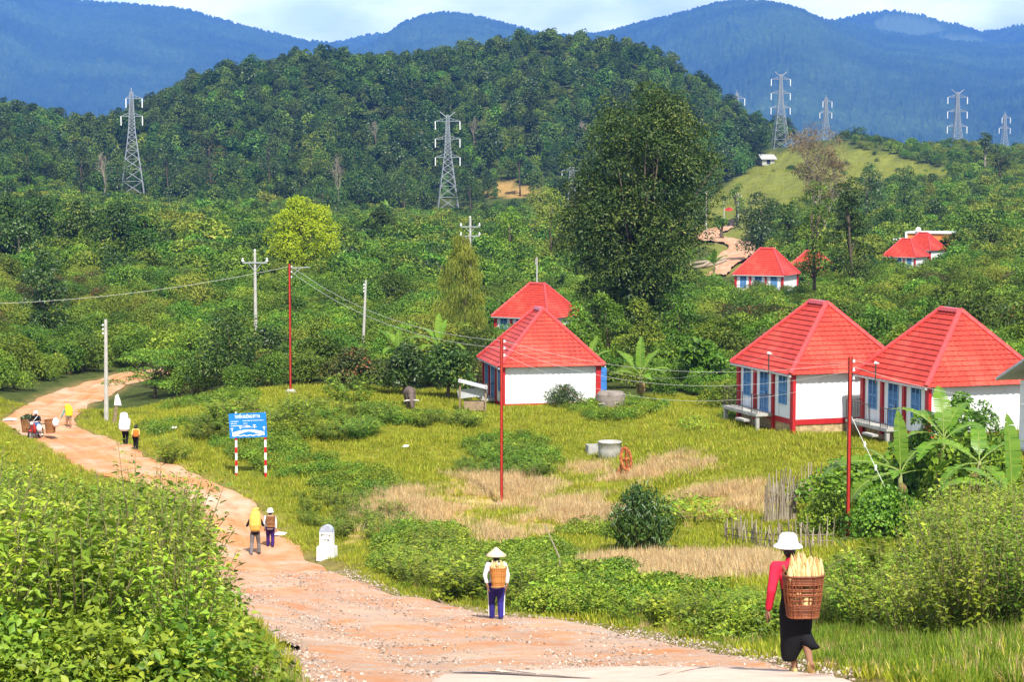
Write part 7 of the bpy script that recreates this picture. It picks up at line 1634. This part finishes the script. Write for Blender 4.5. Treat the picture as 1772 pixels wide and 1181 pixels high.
scatter("forest", *arr(rest), [f[0] for f in FOREST], "closed forest canopy covering the whole hill", "forest")
pts_ = []
for _ in range(9000):
    px = random.uniform(1440, 1900); Y = math.sqrt(random.uniform(560 ** 2, 1050 ** 2)); X = (px - CXP) / FPX * Y; z = gz(X, Y); q = pix(X, Y, z)
    if grassy(*q) or grassy(*pix(X, Y, z + 3)) or not G2.ok(X, Y, 3.8): continue
    if near_house(X, Y, 2): continue
    pts_.append((X, Y, z - .2, random.uniform(.7, 1.35) * (1.5 if random.random() < .06 else 1)))
scatter("plateau_scrub", *arr(pts_), FARS, "green scrub covering the plateau under the blue mountain", "scrub")

# ------------------------------------------------------------------ grass and ground cover
def sample(n, pxr, yr):
    px = RNG.uniform(*pxr, n); Y = np.sqrt(RNG.uniform(yr[0] ** 2, yr[1] ** 2, n)); X = (px - CXP) / FPX * Y; Z = H0(X, Y); qx, qy = pix_np(X, Y, Z); return X, Y, Z, qx, qy
def put(name, X, Y, Z, s, pr, label, cat, tilt=.1):
    n = len(X); scatter(name, np.stack([X, Y, Z], 1), np.stack([RNG.normal(size=n) * tilt, RNG.normal(size=n) * tilt, RNG.random(n) * 6.283], 1), s, pr, label, cat)
YMX = lambda px: np.interp(px, [-200, 0, 150, 190, 240, 330, 500, 900, 1240, 1440, 1900], [126, 130, 158, 160, 150, 124, 121, 124, 116, 106, 104])
X, Y, Z, qx, qy = sample(64000, (-90, 1860), (19, 128)); rd_ = road_dist(X, Y); dr = dryness(qx, qy) & (Y < 110); nz = np.sin(X * 1.1 + 1.4 * np.sin(Y * .4)) + np.sin(Y * .8 - X * .6)
nh = np.ones(len(X), bool)
for a, b, c in HOUSES: nh &= ((X - a) ** 2 + (Y - b) ** 2 > (c * .72) ** 2)
ok = (rd_ > .12) & (Y < YMX(qx)) & nh
m_ = ok & (~dr | (RNG.random(len(X)) < .55)); s_ = (.65 + .55 * RNG.random(len(X)) + .15 * nz) * np.clip(.75 + rd_ * .2, .6, 1.15); s_ = np.clip(s_, .4, 1.7) * np.where(Y > 75, 1.15, 1)
put("grass", X[m_], Y[m_], Z[m_], s_[m_], GRASS, "short yellow-green grass of the meadow and road verges", "grass")
X2, Y2, Z2, qx2, qy2 = sample(60000, (540, 1400), (60, 110)); m2 = dryness(qx2 + RNG.normal(size=len(qx2)) * 14, qy2 + RNG.normal(size=len(qx2)) * 6); m2 &= np.sin(X2 * .9 + Y2 * .3) + .6 * np.sin(Y2 * 1.3 - X2 * .5) + RNG.random(len(X2)) * 2 > 1.4
put("dry_grass", X2[m2], Y2[m2], Z2[m2], .7 + .6 * RNG.random(m2.sum()), DRYG, "dry tan grass patches across the meadow", "grass")
X3, Y3, Z3, qx3, qy3 = sample(12000, (990, 1350), (55, 76)); m3 = in_poly(qx3, qy3 + RNG.normal(size=len(qx3)) * 5, DRY[3]) & (RNG.random(len(X3)) < .8)
put("dry_grass", X3[m3], Y3[m3], Z3[m3], .8 + .6 * RNG.random(m3.sum()), DRYG, "strip of dry tan grass below the stick fence", "grass")
X4, Y4, Z4, qx4, qy4 = sample(26000, (-60, 1850), (19, 52)); r4 = road_dist(X4, Y4); m4 = (r4 > .25) & (r4 < 7) & (((qx4 > 1380) & (qy4 > 1078)) | ((qx4 < 620) & (qy4 > 1040)) | (RNG.random(len(X4)) < .12))
put("tall_grass", X4[m4], Y4[m4], Z4[m4], (.4 + .5 * RNG.random(m4.sum())) * np.clip(.5 + r4[m4] * .35, .5, 1.0), LUSH + DRYG[:1], "taller fresh green grass on the road verges", "grass", .15)
X5, Y5, Z5, qx5, qy5 = sample(16000, (250, 1480), (60, 122)); n5 = np.sin(X5 * .55 + 2 * np.sin(Y5 * .21)) + np.sin(Y5 * .33 + X5 * .4); m5 = (road_dist(X5, Y5) > 1.6) & ~dryness(qx5, qy5) & (n5 > .95) & (Y5 < YMX(qx5)) & ~((qx5 > 1180) & (qy5 > 760) & (qy5 < 860))
for a, b, c in HOUSES: m5 &= ((X5 - a) ** 2 + (Y5 - b) ** 2 > (c * .85) ** 2)
i5 = np.nonzero(m5)[0][::2]; i5 = np.array([i for i in i5 if clear_ok(X5[i], Y5[i], Z5[i], .4, .4)])
put("ground_cover", X5[i5], Y5[i5], Z5[i5], .45 + .7 * RNG.random(len(i5)), COVER, "low creeping leafy plants spreading over the meadow", "ground cover")
X6, Y6, Z6, qx6, qy6 = sample(9000, (1180, 1680), (400, 900)); m6 = in_poly(qx6, qy6, GRASSY) & (RNG.random(len(X6)) < .6) & (road_dist(X6, Y6) > 2.5) & ((Y6 > 560) | (RNG.random(len(X6)) < .3)); put("hill_grass", X6[m6], Y6[m6], Z6[m6], np.where(Y6[m6] > 560, 3.0, 1.2) + 1.6 * RNG.random(m6.sum()), GRASS, "yellow-green grass on the rounded hill", "grass")
X7, Y7, Z7, qx7, qy7 = sample(14000, (-100, 1480), (16, 76)); r7 = road_dist(X7, Y7); b7 = np.interp(qx7, [p[0] for p in OUT_L], [p[1] for p in OUT_L]); m7 = (r7 > .3) & (((qx7 < 345) & (Y7 < 47) & (qy7 > b7 + 30)) | ((qx7 > 640) & (qx7 < 1430) & (qy7 > np.interp(qx7, [p[0] for p in OUT_M], [p[1] for p in OUT_M])) & (r7 > .9)))
m7 &= (qx7 < 400) | (np.sin(X7 * .9 + np.sin(Y7 * .5)) + np.sin(Y7 * .6 - X7 * .3) > .5)
m7 &= ~((qx7 > 990) & (qx7 < 1350) & (qy7 > 968) & (qy7 < 1008)); i7 = np.nonzero(m7)[0]; i7 = np.array([i for i in i7 if clear_ok(X7[i], Y7[i], Z7[i], .4, .4)])
put("undergrowth", X7[i7], Y7[i7], Z7[i7], .6 + .7 * RNG.random(len(i7)), COVER[:3], "leafy undergrowth between the roadside bushes", "undergrowth")
nb_ = 0
for _ in range(400):
    px = random.uniform(1230, 1640); Y = random.uniform(480, 860); P = place(px, Y)
    if not grassy(*pix(*P)) or road_dist([P.x], [P.y])[0] < 6 or not clear_ok(P.x, P.y, P.z, 2, 2): continue
    s = random.uniform(.35, .8); thing(random.choice(FARS), "hill_bush", P, (s * 1.2, s * 1.2, s), "small green bush dotting the yellow-green rounded hill", "bush", "bushes dotting the grassy hill"); nb_ += 1
    if nb_ >= 45: break
# gravel
def stone(seed):
    g_ = rs(seed); b = MB(); b.ball((0,0,.3), (1, .8, .6), 7, 5, tint=g_.random()); b.v = [tuple(np.array(v) * (1 + .25 * g_.normal())) for v in b.v]; return b.mesh("gravel_stone", [M['gravel']])
M['gravel'] = mat_leaf("gravel_stones", [(0, g(.2,.15,.12)), (.5, g(.42,.34,.29)), (1, g(.58,.5,.44))], .9, .1, 0, .3, .01)
ST = [stone(i) for i in range(5)]; X8, Y8, Z8, qx8, qy8 = sample(52000, (250, 1500), (17, 62)); r8 = road_dist(X8, Y8); nz = np.sin(X8 * 1.3 + Y8 * .5) + np.sin(Y8 * 1.1 - X8 * .4); m8 = (r8 < .3) & ((nz + 2.4 * (r8 > -.5) + RNG.normal(size=len(X8)) * .5 > 1.0))
put("gravel", X8[m8], Y8[m8], Z8[m8] + .045, .008 + .02 * RNG.random(m8.sum()) ** 3, ST, "loose pale gravel strewn over the road and along its edges", "gravel", .4)
# the smooth patch of old paving at the bottom of the road
pe = [(745,1190),(790,1176),(850,1171),(930,1168),(1060,1165),(1200,1167),(1330,1171),(1440,1179),(1560,1215),(1300,1300),(1000,1290),(800,1230)]; vs_ = []
for i in range(len(pe)):
    (x0, y0), (x1, y1) = pe[i], pe[(i+1) % len(pe)]
    for k in range(9): t = k / 9; vs_.append(hit(x0 + (x1 - x0) * t + random.gauss(0, 4), y0 + (y1 - y0) * t + random.gauss(0, 1.1)))
b = MB(); cen = sum(vs_, Vector()) / len(vs_); n = len(vs_); rings = []
for f, dz in ((1.0, .05), (.97, .078), (.7, .084), (.4, .086), (.15, .088)):
    rg_ = []
    for v in vs_: q = cen.lerp(v, f); q.z = gz(q.x, q.y) + dz + .03 * math.sin(q.x * 1.9 + q.y * .7) * math.sin(q.y * .9); rg_.append(q)
    rings.append(rg_)
b.add([p for r in rings for p in r], [(r*n + i, r*n + (i+1) % n, (r+1)*n + (i+1) % n, (r+1)*n + i) for r in range(4) for i in range(n)] + [tuple(4*n + i for i in range(n))])
tag(b.build("pavement", mat_plain("worn_paving", (.6, .45, .36), .9, .15, var=.12, scale=2.5, dirt=(.4, .25, .16), dirt_amt=.5, bump=.3, bscale=40), None, True), "smooth worn paving slab at the bottom edge of the dirt road", "pavement", None, "structure")

for i, (px, py, dx, lb) in enumerate(((1225, 462, 5.5, "longest pale log lying beside the banana clump below the far road"), (1236, 468, 4.0, "pale log fallen across the verge just under the longest one"), (1218, 470, 3.2, "short pale log end half under the banana clump leaves"))):
    P = hit(px, py, 250, 420); b = MB(); b.tube([(-dx * .5, 0, .5), (0, .2, .9), (dx * .5, .3, 1.3 + .3 * i)], [.3, .26, .2], 8); tag(b.build("fallen_log", M['bark_pale'], None, True, P), lb, "log")
P = hit(1308, 440, 300, 460); b = MB(); b.tube([(0, 0, -.3), (.1, 0, .8), (.05, 0, 1.7)], [.22, .19, .17], 8); tag(b.build("marker_post", M['bark'], None, False, P), "short dark post standing at the outer edge of the far road bend", "post")
